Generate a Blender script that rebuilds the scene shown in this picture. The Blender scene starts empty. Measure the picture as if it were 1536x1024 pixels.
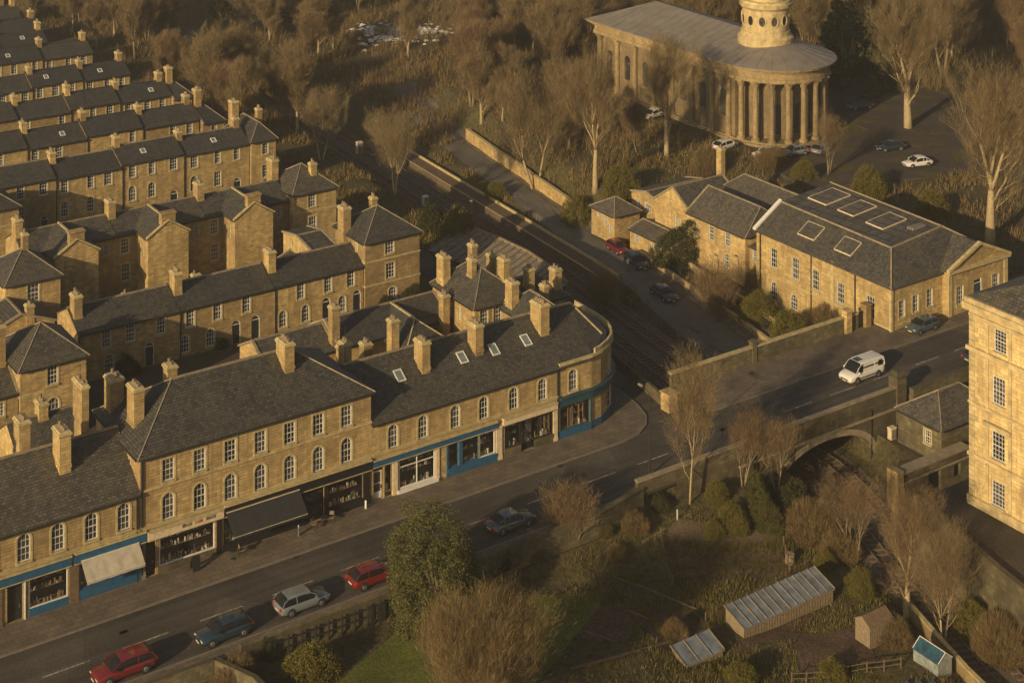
import bpy, math, random
from mathutils import Vector, Matrix
random.seed(7)
sc = bpy.context.scene
COL = sc.collection
R = math.radians
WL = {}
# ---------------------------------------------------------------- materials
def nmat(name):
    m = bpy.data.materials.new(name); m.use_nodes = True
    nt = m.node_tree; nt.nodes.clear()
    out = nt.nodes.new('ShaderNodeOutputMaterial'); b = nt.nodes.new('ShaderNodeBsdfPrincipled')
    nt.links.new(b.outputs[0], out.inputs[0])
    return m, nt, b
def N(nt, t, **kw):
    n = nt.nodes.new(t)
    for k, v in kw.items():
        if hasattr(n, k): setattr(n, k, v)
        else: n.inputs[k.replace('_', ' ')].default_value = v
    return n
def L(nt, a, b): nt.links.new(a, b)
def c4(c): return (c[0], c[1], c[2], 1)
def ramp(nt, src, stops):
    r = nt.nodes.new('ShaderNodeValToRGB'); L(nt, src, r.inputs[0])
    e = r.color_ramp.elements
    e[0].position, e[0].color = stops[0][0], c4(stops[0][1]); e[1].position, e[1].color = stops[-1][0], c4(stops[-1][1])
    for p, c in stops[1:-1]:
        k = e.new(p); k.color = c4(c)
    return r.outputs[0]
def mix(nt, f, a, b, mode='MIX'):
    n = nt.nodes.new('ShaderNodeMix'); n.data_type = 'RGBA'; n.blend_type = mode
    for i, s in ((0, f), (6, a), (7, b)):
        if hasattr(s, 'is_linked') or hasattr(s, 'links'): L(nt, s, n.inputs[i])
        else: n.inputs[i].default_value = s if i == 0 else c4(s)
    return n.outputs[2]
def noise(nt, scale, vec=None, detail=4, rough=.6):
    n = N(nt, 'ShaderNodeTexNoise'); n.inputs['Scale'].default_value = scale
    n.inputs['Detail'].default_value = detail; n.inputs['Roughness'].default_value = rough
    if vec is None:
        g = N(nt, 'ShaderNodeNewGeometry'); vec = g.outputs['Position']
    L(nt, vec, n.inputs['Vector']); return n.outputs['Fac']
def surfvec(nt, zs=1.0):
    """masonry coordinates in metres: along the surface, and up"""
    g = N(nt, 'ShaderNodeNewGeometry')
    cr = N(nt, 'ShaderNodeVectorMath', operation='CROSS_PRODUCT'); L(nt, g.outputs['True Normal'], cr.inputs[0]); cr.inputs[1].default_value = (0, 0, 1)
    nn = N(nt, 'ShaderNodeVectorMath', operation='NORMALIZE'); L(nt, cr.outputs[0], nn.inputs[0])
    d = N(nt, 'ShaderNodeVectorMath', operation='DOT_PRODUCT'); L(nt, g.outputs['Position'], d.inputs[0]); L(nt, nn.outputs[0], d.inputs[1])
    s = N(nt, 'ShaderNodeSeparateXYZ'); L(nt, g.outputs['Position'], s.inputs[0])
    mz = N(nt, 'ShaderNodeMath', operation='MULTIPLY'); L(nt, s.outputs[2], mz.inputs[0]); mz.inputs[1].default_value = zs
    c = N(nt, 'ShaderNodeCombineXYZ'); L(nt, d.outputs['Value'], c.inputs[0]); L(nt, mz.outputs[0], c.inputs[1])
    return c.outputs[0], g.outputs['Position']
def bump(nt, b, h, strength=.3, dist=.03):
    n = N(nt, 'ShaderNodeBump'); n.inputs['Strength'].default_value = strength; n.inputs['Distance'].default_value = dist
    L(nt, h, n.inputs['Height']); L(nt, n.outputs[0], b.inputs['Normal'])
MT = {}
def stone(name, col, bw=.62, bh=.21, contrast=.35, dirt=.5):
    m, nt, b = nmat(name)
    v, pos = surfvec(nt)
    br = N(nt, 'ShaderNodeTexBrick'); L(nt, v, br.inputs['Vector'])
    br.inputs['Scale'].default_value = 1; br.inputs['Brick Width'].default_value = bw; br.inputs['Row Height'].default_value = bh
    br.inputs['Mortar Size'].default_value = .02; br.inputs['Mortar Smooth'].default_value = .3
    br.inputs['Color1'].default_value = c4([k*(1-contrast) for k in col]); br.inputs['Color2'].default_value = c4([min(1, k*(1+contrast*.7)) for k in col])
    br.inputs['Mortar'].default_value = c4([k*.38 for k in col])
    mp = N(nt, 'ShaderNodeMapping'); mp.inputs['Scale'].default_value = (.5, 2.2, 1); L(nt, v, mp.inputs[0])
    n0 = noise(nt, 2.0, mp.outputs[0], 3)
    c = mix(nt, ramp(nt, n0, [(.3, (0, 0, 0)), (.7, (.55, .55, .55))]), br.outputs['Color'], [k*1.15 for k in col])
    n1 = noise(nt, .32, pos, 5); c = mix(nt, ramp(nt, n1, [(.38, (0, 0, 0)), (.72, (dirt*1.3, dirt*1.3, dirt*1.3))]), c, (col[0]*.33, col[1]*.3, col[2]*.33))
    n3 = noise(nt, 1.7, pos, 3); c = mix(nt, 1.0, c, ramp(nt, n3, [(.35, (.82, .8, .78)), (.65, (1.15, 1.13, 1.08))]), 'MULTIPLY')
    oi = N(nt, 'ShaderNodeObjectInfo'); c = mix(nt, 1.0, c, ramp(nt, oi.outputs['Random'], [(0, (.66, .64, .64)), (.35, (.92, .9, .9)), (.7, (1.0, 1.0, .97)), (1, (1.15, 1.13, 1.1))]), 'MULTIPLY')
    mp2 = N(nt, 'ShaderNodeMapping'); mp2.inputs['Scale'].default_value = (1.6, 1.6, .22); L(nt, pos, mp2.inputs[0])
    n2 = noise(nt, 1.0, mp2.outputs[0], 5)
    c = mix(nt, ramp(nt, n2, [(.46, (0, 0, 0)), (.7, (.7, .7, .7))]), c, (col[0]*.45, col[1]*.42, col[2]*.4))
    L(nt, c, b.inputs['Base Color']); b.inputs['Roughness'].default_value = .9
    bump(nt, b, br.outputs['Fac'], .5, -.03)
    return m
def slate(name, col, moss=.25):
    m, nt, b = nmat(name)
    v, pos = surfvec(nt, 1.9)
    br = N(nt, 'ShaderNodeTexBrick'); L(nt, v, br.inputs['Vector'])
    br.inputs['Scale'].default_value = 1; br.inputs['Brick Width'].default_value = .36; br.inputs['Row Height'].default_value = .27
    br.inputs['Mortar Size'].default_value = .028; br.inputs['Mortar Smooth'].default_value = .4
    br.inputs['Color1'].default_value = c4([k*.6 for k in col]); br.inputs['Color2'].default_value = c4([k*1.5 for k in col]); br.inputs['Mortar'].default_value = c4([k*.3 for k in col])
    n1 = noise(nt, .5, pos, 6, .7)
    c = mix(nt, ramp(nt, n1, [(.4, (0, 0, 0)), (.72, (moss*2, moss*2, moss*2))]), br.outputs['Color'], (col[0]*1.5, col[1]*1.35, col[2]*.85))
    mp = N(nt, 'ShaderNodeMapping'); mp.inputs['Scale'].default_value = (2.5, .12, 1); L(nt, v, mp.inputs[0])
    n2 = noise(nt, 1.2, mp.outputs[0], 4); c = mix(nt, ramp(nt, n2, [(.45, (0, 0, 0)), (.75, (.5, .5, .5))]), c, [k*.45 for k in col])
    oi = N(nt, 'ShaderNodeObjectInfo'); c = mix(nt, 1.0, c, ramp(nt, oi.outputs['Random'], [(0, (.75, .77, .8)), (1, (1.2, 1.15, 1.08))]), 'MULTIPLY')
    n5 = noise(nt, 7., pos, 2); c = mix(nt, 1.0, c, ramp(nt, n5, [(.35, (.8, .8, .8)), (.66, (1.2, 1.2, 1.15))]), 'MULTIPLY')
    L(nt, c, b.inputs['Base Color']); b.inputs['Roughness'].default_value = .62
    bump(nt, b, br.outputs['Fac'], .8, -.035)
    return m
def plain(name, col, rough=.7, var=.25, sc_=3., metal=0, coat=0, spec=None):
    m, nt, b = nmat(name)
    n1 = noise(nt, sc_, None, 5)
    c = ramp(nt, n1, [(.3, [k*(1-var) for k in col]), (.7, [min(1, k*(1+var)) for k in col])])
    L(nt, c, b.inputs['Base Color']); b.inputs['Roughness'].default_value = rough; b.inputs['Metallic'].default_value = metal
    b.inputs['Coat Weight'].default_value = coat
    if spec is not None: b.inputs['Specular IOR Level'].default_value = spec
    return m
def ground(name, stops, scale=.25, fine=6., bs=.4, stripes=None, rough=.95):
    m, nt, b = nmat(name)
    n1 = noise(nt, scale, None, 8, .65); c = ramp(nt, n1, stops)
    n2 = noise(nt, fine, None, 4, .7)
    c = mix(nt, 1.0, c, ramp(nt, n2, [(.3, (.45, .45, .45)), (.7, (1.5, 1.45, 1.4))]), 'MULTIPLY')
    L(nt, c, b.inputs['Base Color']); b.inputs['Roughness'].default_value = rough; bump(nt, b, n2, bs, .15)
    b.inputs['Specular IOR Level'].default_value = .2
    return m
STO = (.50, .365, .16)
MT['stone'] = stone('terrace_stone', STO)
MT['stone2'] = stone('shop_stone', (.485, .355, .158), .8, .25, .28, .45)
MT['stone_pale'] = stone('mill_stone', (.62, .465, .22), .9, .32, .2, .35)
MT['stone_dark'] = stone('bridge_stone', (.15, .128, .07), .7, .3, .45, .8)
MT['ashlar'] = stone('church_stone', (.31, .235, .12), 1.1, .42, .15, .35)
MT['trim'] = plain('stone_trim', (.40, .32, .16), .85, .3, 2.)
MT['trimpale'] = plain('pale_stone_trim', (.44, .34, .17), .85, .35, 1.2)
MT['slate'] = slate('slate', (.063, .059, .053))
MT['slate2'] = slate('slate_far', (.044, .043, .042), .15)
MT['slate3'] = slate('slate_library', (.085, .077, .068), .3)
MT['lead'] = plain('lead_roof', (.19, .165, .14), .6, .18, .6)
MT['white'] = plain('white_paint', (.62, .6, .54), .5, .08)
MT['cream'] = plain('cream_paint', (.55, .45, .30), .6, .2)
MT['blue'] = plain('blue_paint', (.02, .085, .17), .5, .2)
MT['teal'] = plain('teal_paint', (.02, .06, .08), .5, .2)
MT['black'] = plain('black_paint', (.012, .012, .014), .5, .3)
MT['door'] = plain('dark_door_paint', (.02, .022, .022), .45, .3)
MT['wood'] = plain('weathered_wood', (.2, .15, .09), .9, .35, 5.)
MT['woodred'] = plain('brown_wood', (.13, .085, .05), .9, .35, 5.)
MT['canvas'] = plain('beige_canvas', (.40, .35, .27), .85, .18, 1.5)
MT['blackcanvas'] = plain('black_canvas', (.018, .018, .02), .8, .25)
MT['kerbstone'] = plain('kerb_stone', (.16, .13, .10), .85, .25)
MT['ridge'] = plain('ridge_stone', (.25, .2, .13), .85, .3, 2.)
MT['terracotta'] = plain('chimney_pot_clay', (.22, .16, .10), .85, .3)
MT['iron'] = plain('dark_iron', (.02, .02, .02), .6, .3)
MT['bark'] = plain('bark', (.19, .145, .085), .95, .35, 4.)
MT['barkl'] = plain('pale_bark', (.34, .26, .14), .95, .3, 4.)
MT['rubber'] = plain('tyre_rubber', (.015, .015, .015), .85, .2)
MT['rim'] = plain('wheel_rim', (.35, .35, .36), .35, .1, metal=.8)
MT['steel'] = plain('rail_steel', (.22, .17, .13), .45, .3, metal=.6)
MT['skin'] = plain('skin', (.5, .3, .2), .6, .05)
def glassm(name, base, tr=0.):
    m, nt, b = nmat(name)
    oi = N(nt, 'ShaderNodeObjectInfo')
    n1 = noise(nt, 1.1, None, 2)
    ad = N(nt, 'ShaderNodeMath', operation='ADD'); L(nt, n1, ad.inputs[0]); L(nt, oi.outputs['Random'], ad.inputs[1])
    c = ramp(nt, ad.outputs[0], [(.6, base), (.95, [k*1.6 for k in base]), (1.12, [k*3 for k in base]), (1.3, [min(1, k*8+.03) for k in base])])
    L(nt, c, b.inputs['Base Color']); b.inputs['Roughness'].default_value = .12; b.inputs['Specular IOR Level'].default_value = .5
    if tr:
        out = [n for n in nt.nodes if n.type == 'OUTPUT_MATERIAL'][0]
        ms = N(nt, 'ShaderNodeMixShader'); t = N(nt, 'ShaderNodeBsdfTransparent'); gl = N(nt, 'ShaderNodeBsdfGlossy'); gl.inputs['Roughness'].default_value = .05
        ms.inputs[0].default_value = 1-tr; L(nt, t.outputs[0], ms.inputs[1]); L(nt, gl.outputs[0], ms.inputs[2]); L(nt, ms.outputs[0], out.inputs[0])
    return m
MT['glass'] = glassm('window_glass', (.022, .020, .018))
MT['shopglass'] = glassm('shop_glass', (.02, .02, .02), .9)
MT['carglass'] = plain('car_glass', (.012, .013, .015), .08, .1)
MT['skylight'] = plain('skylight_glass', (.16, .19, .19), .15, .3)
def paint(name, col, rough=.3):
    return plain(name, col, rough*.8, .06, 2., coat=1.)
MT['p_red'] = paint('red_car_paint', (.14, .012, .012)); MT['p_blue'] = paint('navy_car_paint', (.016, .032, .05))
MT['p_silver'] = paint('silver_car_paint', (.15, .17, .18), .35); MT['p_white'] = paint('white_car_paint', (.66, .62, .56)); MT['p_dark'] = paint('black_car_paint', (.018, .022, .03))
MT['p_slate'] = paint('grey_car_paint', (.05, .07, .085))
def lampm(name, col):
    m, nt, b = nmat(name); b.inputs['Base Color'].default_value = c4(col); b.inputs['Roughness'].default_value = .2; return m
MT['headlamp'] = lampm('headlamp_lens', (.6, .6, .58)); MT['tail'] = lampm('tail_lamp', (.35, .02, .01))
def leafm(name, a, b_, rough=.9):
    m, nt, b = nmat(name)
    n1 = noise(nt, 1.3, None, 4); oi = N(nt, 'ShaderNodeNewGeometry')
    c = ramp(nt, n1, [(.3, a), (.7, b_)])
    c = mix(nt, 1.0, c, ramp(nt, oi.outputs['Random Per Island'], [(0, (.6, .6, .6)), (1, (1.4, 1.35, 1.2))]), 'MULTIPLY')
    L(nt, c, b.inputs['Base Color']); b.inputs['Roughness'].default_value = rough; b.inputs['Specular IOR Level'].default_value = .15
    return m
MT['leaf'] = leafm('evergreen_leaf', (.06, .064, .024), (.125, .122, .042))
MT['olive'] = leafm('olive_leaf', (.085, .08, .018), (.15, .125, .03))
MT['brownleaf'] = leafm('brown_twigs', (.115, .082, .04), (.21, .15, .074))
MT['twig'] = leafm('twigs', (.12, .088, .048), (.23, .17, .092))
MT['twigred'] = leafm('reddish_twigs', (.125, .086, .048), (.225, .155, .088))
MT['ivy'] = leafm('dark_ivy', (.03, .036, .014), (.06, .06, .02))
MT['scrub'] = leafm('scrub', (.085, .078, .026), (.17, .14, .055))
MT['terrain'] = ground('rough_ground', [(.3, (.055, .045, .022)), (.45, (.085, .07, .035)), (.58, (.078, .07, .028)), (.72, (.12, .098, .045))], .13, 2.2, .8)
MT['lawn'] = ground('lawn_grass', [(.3, (.085, .10, .02)), (.7, (.14, .15, .03))], .3, 5, .4)
MT['soil'] = ground('dark_soil', [(.3, (.07, .047, .032)), (.7, (.125, .085, .056))], .6, 4, .9)
MT['path'] = ground('trodden_path', [(.3, (.10, .075, .05)), (.7, (.15, .11, .07))], .5, 5, .3)
MT['asphalt'] = ground('asphalt', [(.3, (.062, .056, .05)), (.5, (.076, .069, .061)), (.7, (.095, .085, .075))], .22, 9, .1, rough=.8)
def wear(m):
    nt = m.node_tree; b = [n for n in nt.nodes if n.type == 'BSDF_PRINCIPLED'][0]; src = b.inputs['Base Color'].links[0].from_socket
    g = N(nt, 'ShaderNodeNewGeometry'); mp = N(nt, 'ShaderNodeMapping'); mp.inputs['Scale'].default_value = (.035, .9, 1); L(nt, g.outputs['Position'], mp.inputs[0])
    n1 = noise(nt, 1.0, mp.outputs[0], 4); c = mix(nt, 1.0, src, ramp(nt, n1, [(.36, (.72, .72, .73)), (.62, (1.15, 1.13, 1.1))]), 'MULTIPLY')
    v = N(nt, 'ShaderNodeTexVoronoi'); v.inputs['Scale'].default_value = .16; L(nt, g.outputs['Position'], v.inputs['Vector'])
    c = mix(nt, 1.0, c, ramp(nt, v.outputs['Color'], [(.3, (.86, .86, .86)), (.7, (1.1, 1.1, 1.1))]), 'MULTIPLY'); L(nt, c, b.inputs['Base Color'])
wear(MT['asphalt'])
MT['asphalt_pale'] = ground('pale_tarmac', [(.3, (.10, .092, .082)), (.7, (.15, .135, .12))], .3, 8, .15)
MT['yard'] = ground('yard_tarmac', [(.3, (.05, .042, .034)), (.7, (.085, .07, .055))], .25, 7, .2)
MT['ballast'] = ground('ballast', [(.3, (.09, .074, .058)), (.7, (.16, .13, .10))], .5, 12, .9)
MT['linepaint'] = ground('worn_line_paint', [(.35, (.16, .14, .11)), (.6, (.42, .38, .31))], 2., 8, .1)
def paving():
    m, nt, b = nmat('stone_paving'); g = N(nt, 'ShaderNodeNewGeometry')
    br = N(nt, 'ShaderNodeTexBrick'); L(nt, g.outputs['Position'], br.inputs['Vector']); br.inputs['Scale'].default_value = 1
    br.inputs['Brick Width'].default_value = .9; br.inputs['Row Height'].default_value = .6; br.inputs['Mortar Size'].default_value = .02
    br.inputs['Color1'].default_value = (.115, .092, .066, 1); br.inputs['Color2'].default_value = (.165, .13, .093, 1); br.inputs['Mortar'].default_value = (.05, .04, .03, 1)
    n1 = noise(nt, .5, None, 6); c = mix(nt, 1.0, br.outputs['Color'], ramp(nt, n1, [(.3, (.6, .6, .6)), (.7, (1.15, 1.1, 1.05))]), 'MULTIPLY')
    L(nt, c, b.inputs['Base Color']); b.inputs['Roughness'].default_value = .85
    return m
MT['paving'] = paving()
# ---------------------------------------------------------------- mesh helper
class M:
    def __init__(s): s.v = []; s.f = []; s.mi = []
    def add(s, vs, fs, mi=0):
        o = len(s.v); s.v += [tuple(p) for p in vs]
        for f in fs: s.f.append(tuple(i+o for i in f)); s.mi.append(mi)
        return s
    def face(s, *ps, mi=0): return s.add(ps, [tuple(range(len(ps)))], mi)
    def box(s, x0, x1, y0, y1, z0, z1, mi=0):
        return s.add([(x0,y0,z0),(x1,y0,z0),(x1,y1,z0),(x0,y1,z0),(x0,y0,z1),(x1,y0,z1),(x1,y1,z1),(x0,y1,z1)],
            [(0,3,2,1),(4,5,6,7),(0,1,5,4),(1,2,6,5),(2,3,7,6),(3,0,4,7)], mi)
    def frust(s, x0, x1, y0, y1, z0, z1, e, mi=0):
        return s.add([(x0,y0,z0),(x1,y0,z0),(x1,y1,z0),(x0,y1,z0),(x0-e,y0-e,z1),(x1+e,y0-e,z1),(x1+e,y1+e,z1),(x0-e,y1+e,z1)],
            [(0,3,2,1),(4,5,6,7),(0,1,5,4),(1,2,6,5),(2,3,7,6),(3,0,4,7)], mi)
    def prism(s, pts, z0, z1, mi=0):
        n = len(pts)
        return s.add([(p[0],p[1],z0) for p in pts]+[(p[0],p[1],z1) for p in pts],
            [tuple(range(n-1,-1,-1)), tuple(range(n,2*n))]+[(i,(i+1)%n,(i+1)%n+n,i+n) for i in range(n)], mi)
    def beam(s, a, b, w, h, mi=0):
        """box along a->b of width w and height h, standing on the line a-b"""
        a = Vector(a); b = Vector(b); d = (b-a); d.z = 0; d.normalize(); n = Vector((-d.y, d.x, 0))*w/2; u = Vector((0,0,h))
        return s.add([a-n, b-n, b+n, a+n, a-n+u, b-n+u, b+n+u, a+n+u], [(0,3,2,1),(4,5,6,7),(0,1,5,4),(1,2,6,5),(2,3,7,6),(3,0,4,7)], mi)
    def cyl(s, x, y, z0, z1, r0, r1=None, n=10, mi=0, caps=True):
        r1 = r0 if r1 is None else r1
        vs = [(x+r*math.cos(2*math.pi*i/n), y+r*math.sin(2*math.pi*i/n), z) for r, z in ((r0,z0),(r1,z1)) for i in range(n)]
        fs = [(i,(i+1)%n,(i+1)%n+n,i+n) for i in range(n)]
        if caps: fs += [tuple(range(n-1,-1,-1)), tuple(range(n,2*n))]
        return s.add(vs, fs, mi)
    def tube(s, pts, rad, n=5, mi=0):
        o = len(s.v); k = len(pts)
        for i, p in enumerate(pts):
            p = Vector(p); d = (Vector(pts[min(i+1,k-1)])-Vector(pts[max(i-1,0)]))
            if d.length < 1e-6: d = Vector((0,0,1))
            d.normalize(); a = d.orthogonal().normalized() if abs(d.z) < .99 else Vector((1,0,0)); a = (a-d*a.dot(d)).normalized(); b = d.cross(a)
            r = rad[i]
            for j in range(n):
                t = 2*math.pi*j/n; q = p+a*r*math.cos(t)+b*r*math.sin(t); s.v.append(tuple(q))
        for i in range(k-1):
            for j in range(n):
                s.f.append((o+i*n+j, o+i*n+(j+1)%n, o+(i+1)*n+(j+1)%n, o+(i+1)*n+j)); s.mi.append(mi)
        s.f.append(tuple(o+j for j in range(n-1,-1,-1))); s.mi.append(mi)
        s.f.append(tuple(o+(k-1)*n+j for j in range(n))); s.mi.append(mi)
        return s
    def mesh(s, name, mats, off=(0,0,0), smooth=False):
        me = bpy.data.meshes.new(name)
        me.from_pydata([(p[0]-off[0], p[1]-off[1], p[2]-off[2]) for p in s.v], [], s.f)
        if not isinstance(mats, (list, tuple)): mats = [mats]
        for m in mats: me.materials.append(MT[m] if isinstance(m, str) else m)
        me.polygons.foreach_set('material_index', s.mi)
        if smooth: me.polygons.foreach_set('use_smooth', [True]*len(s.f))
        me.update(); return me
    def build(s, name, mats, parent=None, smooth=False, local=False):
        off = (0,0,0)
        if parent is not None and not local: off = WL[parent.name]
        o = bpy.data.objects.new(name, s.mesh(name, mats, off, smooth)); COL.objects.link(o)
        if parent is not None: o.parent = parent
        WL[o.name] = WL[parent.name] if parent is not None else (0,0,0); s.n = o.name
        return o
def setp(o, label=None, cat=None, group=None, kind=None):
    for k, v in (('label', label), ('category', cat), ('group', group), ('kind', kind)):
        if v: o[k] = v
    return o
def empty(name, loc, label, cat, group=None, rz=0):
    o = bpy.data.objects.new(name, None); COL.objects.link(o); o.location = loc; o.rotation_euler.z = rz
    o.empty_display_size = .5; WL[o.name] = tuple(loc); return setp(o, label, cat, group)
def struct(o): return setp(o, kind='structure')
def inst(name, me, parent, loc, rz=0):
    o = bpy.data.objects.new(name, me); COL.objects.link(o); o.parent = parent
    w = WL[parent.name] if parent is not None else (0,0,0)
    o.location = (loc[0]-w[0], loc[1]-w[1], loc[2]-w[2]); o.rotation_euler.z = rz; WL[o.name] = tuple(loc); return o
def kid(name, me, parent):
    o = bpy.data.objects.new(name, me); COL.objects.link(o); o.parent = parent; return o
def copy_tree(o, loc=None, rz=None, label=None, group=None, scale=None):
    c = o.copy(); COL.objects.link(c)
    for ch in o.children:
        d = ch.copy(); COL.objects.link(d); d.parent = c
        for g in ch.children:
            e = g.copy(); COL.objects.link(e); e.parent = d
    if loc is not None: c.location = loc
    if rz is not None: c.rotation_euler.z = rz
    if scale is not None: c.scale = scale
    if label: c['label'] = label
    if group: c['group'] = group
    return c
# ---------------------------------------------------------------- windows and doors (origin bottom centre, facing -y)
WP = {}
DEP = .13
def arch_pts(w, h, r, n=8):
    """outline of an opening, from bottom left up and over: (u,z)"""
    if r <= 0: return [(-w/2, 0), (-w/2, h), (w/2, h), (w/2, 0)]
    pts = [(-w/2, 0), (-w/2, h-r)]
    for i in range(1, n):
        a = math.pi*(1-i/n); pts.append((w/2*math.cos(a), h-r+r*math.sin(a)))
    return pts+[(w/2, h-r), (w/2, 0)]
def win_meshes(w, h, r, cols, rows, lod):
    key = (w, h, r, cols, rows, lod)
    if key in WP: return WP[key]
    g = M(); pts = arch_pts(w, h, r); g.face(*[(u, DEP, z) for u, z in pts])
    # a dark curtain edge / blind just behind keeps panes from reading flat
    f = M(); t = .075
    for a, b in zip(pts, pts[1:]+pts[:1]):
        ca = (a[0]*(1-2*t/w), max(t, min(h-t, a[1]*(1-2*t/h)+t)) if a[1] > 0 else t); cb = (b[0]*(1-2*t/w), max(t, min(h-t, b[1]*(1-2*t/h)+t)) if b[1] > 0 else t)
        y0, y1 = DEP-.06, DEP-.003
        f.add([(a[0],y0,a[1]),(b[0],y0,b[1]),(cb[0],y0,cb[1]),(ca[0],y0,ca[1]),(a[0],y1,a[1]),(b[0],y1,b[1]),(cb[0],y1,cb[1]),(ca[0],y1,ca[1])],
            [(0,1,2,3),(3,2,6,7),(0,4,5,1)])
    yb0, yb1 = DEP-.035, DEP-.004; hh = h-.04
    def topz(u): return hh if r <= 0 else h-r+r*math.sqrt(max(0, 1-(2*u/w)**2))-.03
    for i in range(1, cols):
        u = -w/2+w*i/cols; f.box(u-.016, u+.016, yb0, yb1, .05, topz(u))
    for j in range(1, rows):
        z = h*j/rows; e = .032 if j*2 == rows else .016
        hw = w/2-.03 if (r <= 0 or z < h-r) else w/2*math.sqrt(max(0, 1-((z-(h-r))/r)**2))-.03
        f.box(-hw, hw, yb0-(.02 if e > .02 else .002), yb1+.001, z-e, z+e)
    s = M(); s.box(-w/2-.12, w/2+.12, -.12, DEP, -.14, 0)
    l = M(); t2 = .16; y0 = -.035
    out = []
    for i, (u, z) in enumerate(pts):
        if z == 0: out.append((u+(-t2 if u < 0 else t2), 0))
        elif r <= 0: out.append((u+(-t2 if u < 0 else t2), z+t2))
        else:
            zz = max(0, z-(h-r)); d = Vector((u, zz)); d.normalize(); out.append((u+d.x*t2, z+d.y*t2))
    for i in range(len(pts)-1):
        a, b, c, d = pts[i], pts[i+1], out[i+1], out[i]
        l.add([(a[0],y0,a[1]),(b[0],y0,b[1]),(c[0],y0,c[1]),(d[0],y0,d[1]),(c[0],.003,c[1]),(d[0],.003,d[1]),(a[0],.01,a[1]),(b[0],.01,b[1])], [(0,3,2,1),(3,5,4,2),(0,1,7,6)])
    WP[key] = (g.mesh('window', 'glass'), f.mesh('frame', 'white'), s.mesh('sill', 'trim'), l.mesh('surround', 'trim'))
    return WP[key]
LASTB = [None]
FACE = {'S': 0, 'W': -math.pi/2, 'E': math.pi/2, 'N': math.pi}
def window(parent, loc, rz, w, h, r=0, cols=3, rows=4, lod=0, surround=True):
    g, f, s, l = win_meshes(w, h, r, cols, rows, lod)
    o = inst('window', g, parent, loc, rz); kid('frame', f, o); kid('sill', s, o)
    if surround: kid('surround', l, o)
    return o
def door(parent, loc, rz, w, h, r=0, mat='door'):
    key = ('door', w, h, r, mat)
    if key not in WP:
        d = M(); hd = h-r if r > 0 else h-.5; d.box(-w/2+.07, w/2-.07, DEP-.05, DEP, 0, hd)
        for u0, u1 in ((-w/2+.17, -.05), (.05, w/2-.17)):
            for z0, z1 in ((.15, .8), (.95, hd-.15)): d.box(u0, u1, DEP-.075, DEP-.049, z0, z1)
        f = M(); pts = arch_pts(w, h, r)
        for a, b in zip(pts, pts[1:]):
            ca = (a[0]*(1-.14/w), a[1]*(1-.07/h)); cb = (b[0]*(1-.14/w), b[1]*(1-.07/h))
            y0, y1 = DEP-.09, DEP
            f.add([(a[0],y0,a[1]),(b[0],y0,b[1]),(cb[0],y0,cb[1]),(ca[0],y0,ca[1]),(cb[0],y1,cb[1]),(ca[0],y1,ca[1])], [(0,1,2,3),(3,2,4,5)])
        f.box(-w/2+.03, w/2-.03, DEP-.085, DEP-.01, hd, hd+.06)
        t = M(); pp = [(u, z) for u, z in pts if z > hd-.001]; pp = [(-w/2, hd)]+pp+[(w/2, hd)] if r <= 0 else pp
        t.face(*[(u, DEP-.02, z) for u, z in pp])
        hn = M(); hn.box(w/2-.2, w/2-.14, DEP-.14, DEP-.05, 1.0, 1.12)
        WP[key] = (d.mesh('door', mat), f.mesh('frame', 'white'), t.mesh('fanlight', 'glass'), hn.mesh('handle', 'rim'))
    d, f, t, hn = WP[key]
    o = inst('door', d, parent, loc, rz); kid('frame', f, o); kid('fanlight', t, o); kid('handle', hn, o)
    return o
def wall_face(m, p0, p1, z0, z1, ops=(), dep=DEP, mi=0):
    """wall from p0 to p1 (outside on the right) with recessed openings (u, zb, w, h, r)"""
    d = Vector((p1[0]-p0[0], p1[1]-p0[1])); ln = d.length; d /= ln; n = Vector((-d.y, d.x))  # inward
    def P(u, z, q=0): return (p0[0]+d.x*u+n.x*q, p0[1]+d.y*u+n.y*q, z)
    us = sorted({0, ln} | {round(o[0]-o[2]/2, 4) for o in ops} | {round(o[0]+o[2]/2, 4) for o in ops})
    zs = sorted({z0, z1} | {round(o[1], 4) for o in ops} | {round(o[1]+o[3], 4) for o in ops})
    us = [u for u in us if -1e-6 <= u <= ln+1e-6]; zs = [z for z in zs if z0-1e-6 <= z <= z1+1e-6]
    for a, b in zip(us, us[1:]):
        # merge vertically
        run = None
        for c, e in zip(zs, zs[1:]):
            cu, cz = (a+b)/2, (c+e)/2
            hit = any(abs(cu-o[0]) < o[2]/2 and o[1] < cz < o[1]+o[3] for o in ops)
            if hit:
                if run is not None: m.face(P(a, run), P(b, run), P(b, c), P(a, c), mi=mi); run = None
            elif run is None: run = c
        if run is not None: m.face(P(a, run), P(b, run), P(b, z1), P(a, z1), mi=mi)
    for u, zb, w, h, r in [o[:5] for o in ops]:
        pts = arch_pts(w, h, r)
        for a, b in zip(pts, pts[1:]+pts[:1]):
            m.face(P(u+a[0], zb+a[1]), P(u+b[0], zb+b[1]), P(u+b[0], zb+b[1], dep), P(u+a[0], zb+a[1], dep), mi=mi)
        if r > 0:
            half = len(pts)//2
            m.face(P(u-w/2, zb+h), *[P(u+q[0], zb+q[1]) for q in reversed(pts[1:half+1])], mi=mi)
            m.face(P(u+w/2, zb+h), *[P(u+q[0], zb+q[1]) for q in reversed(pts[half:-1])], mi=mi)
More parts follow.
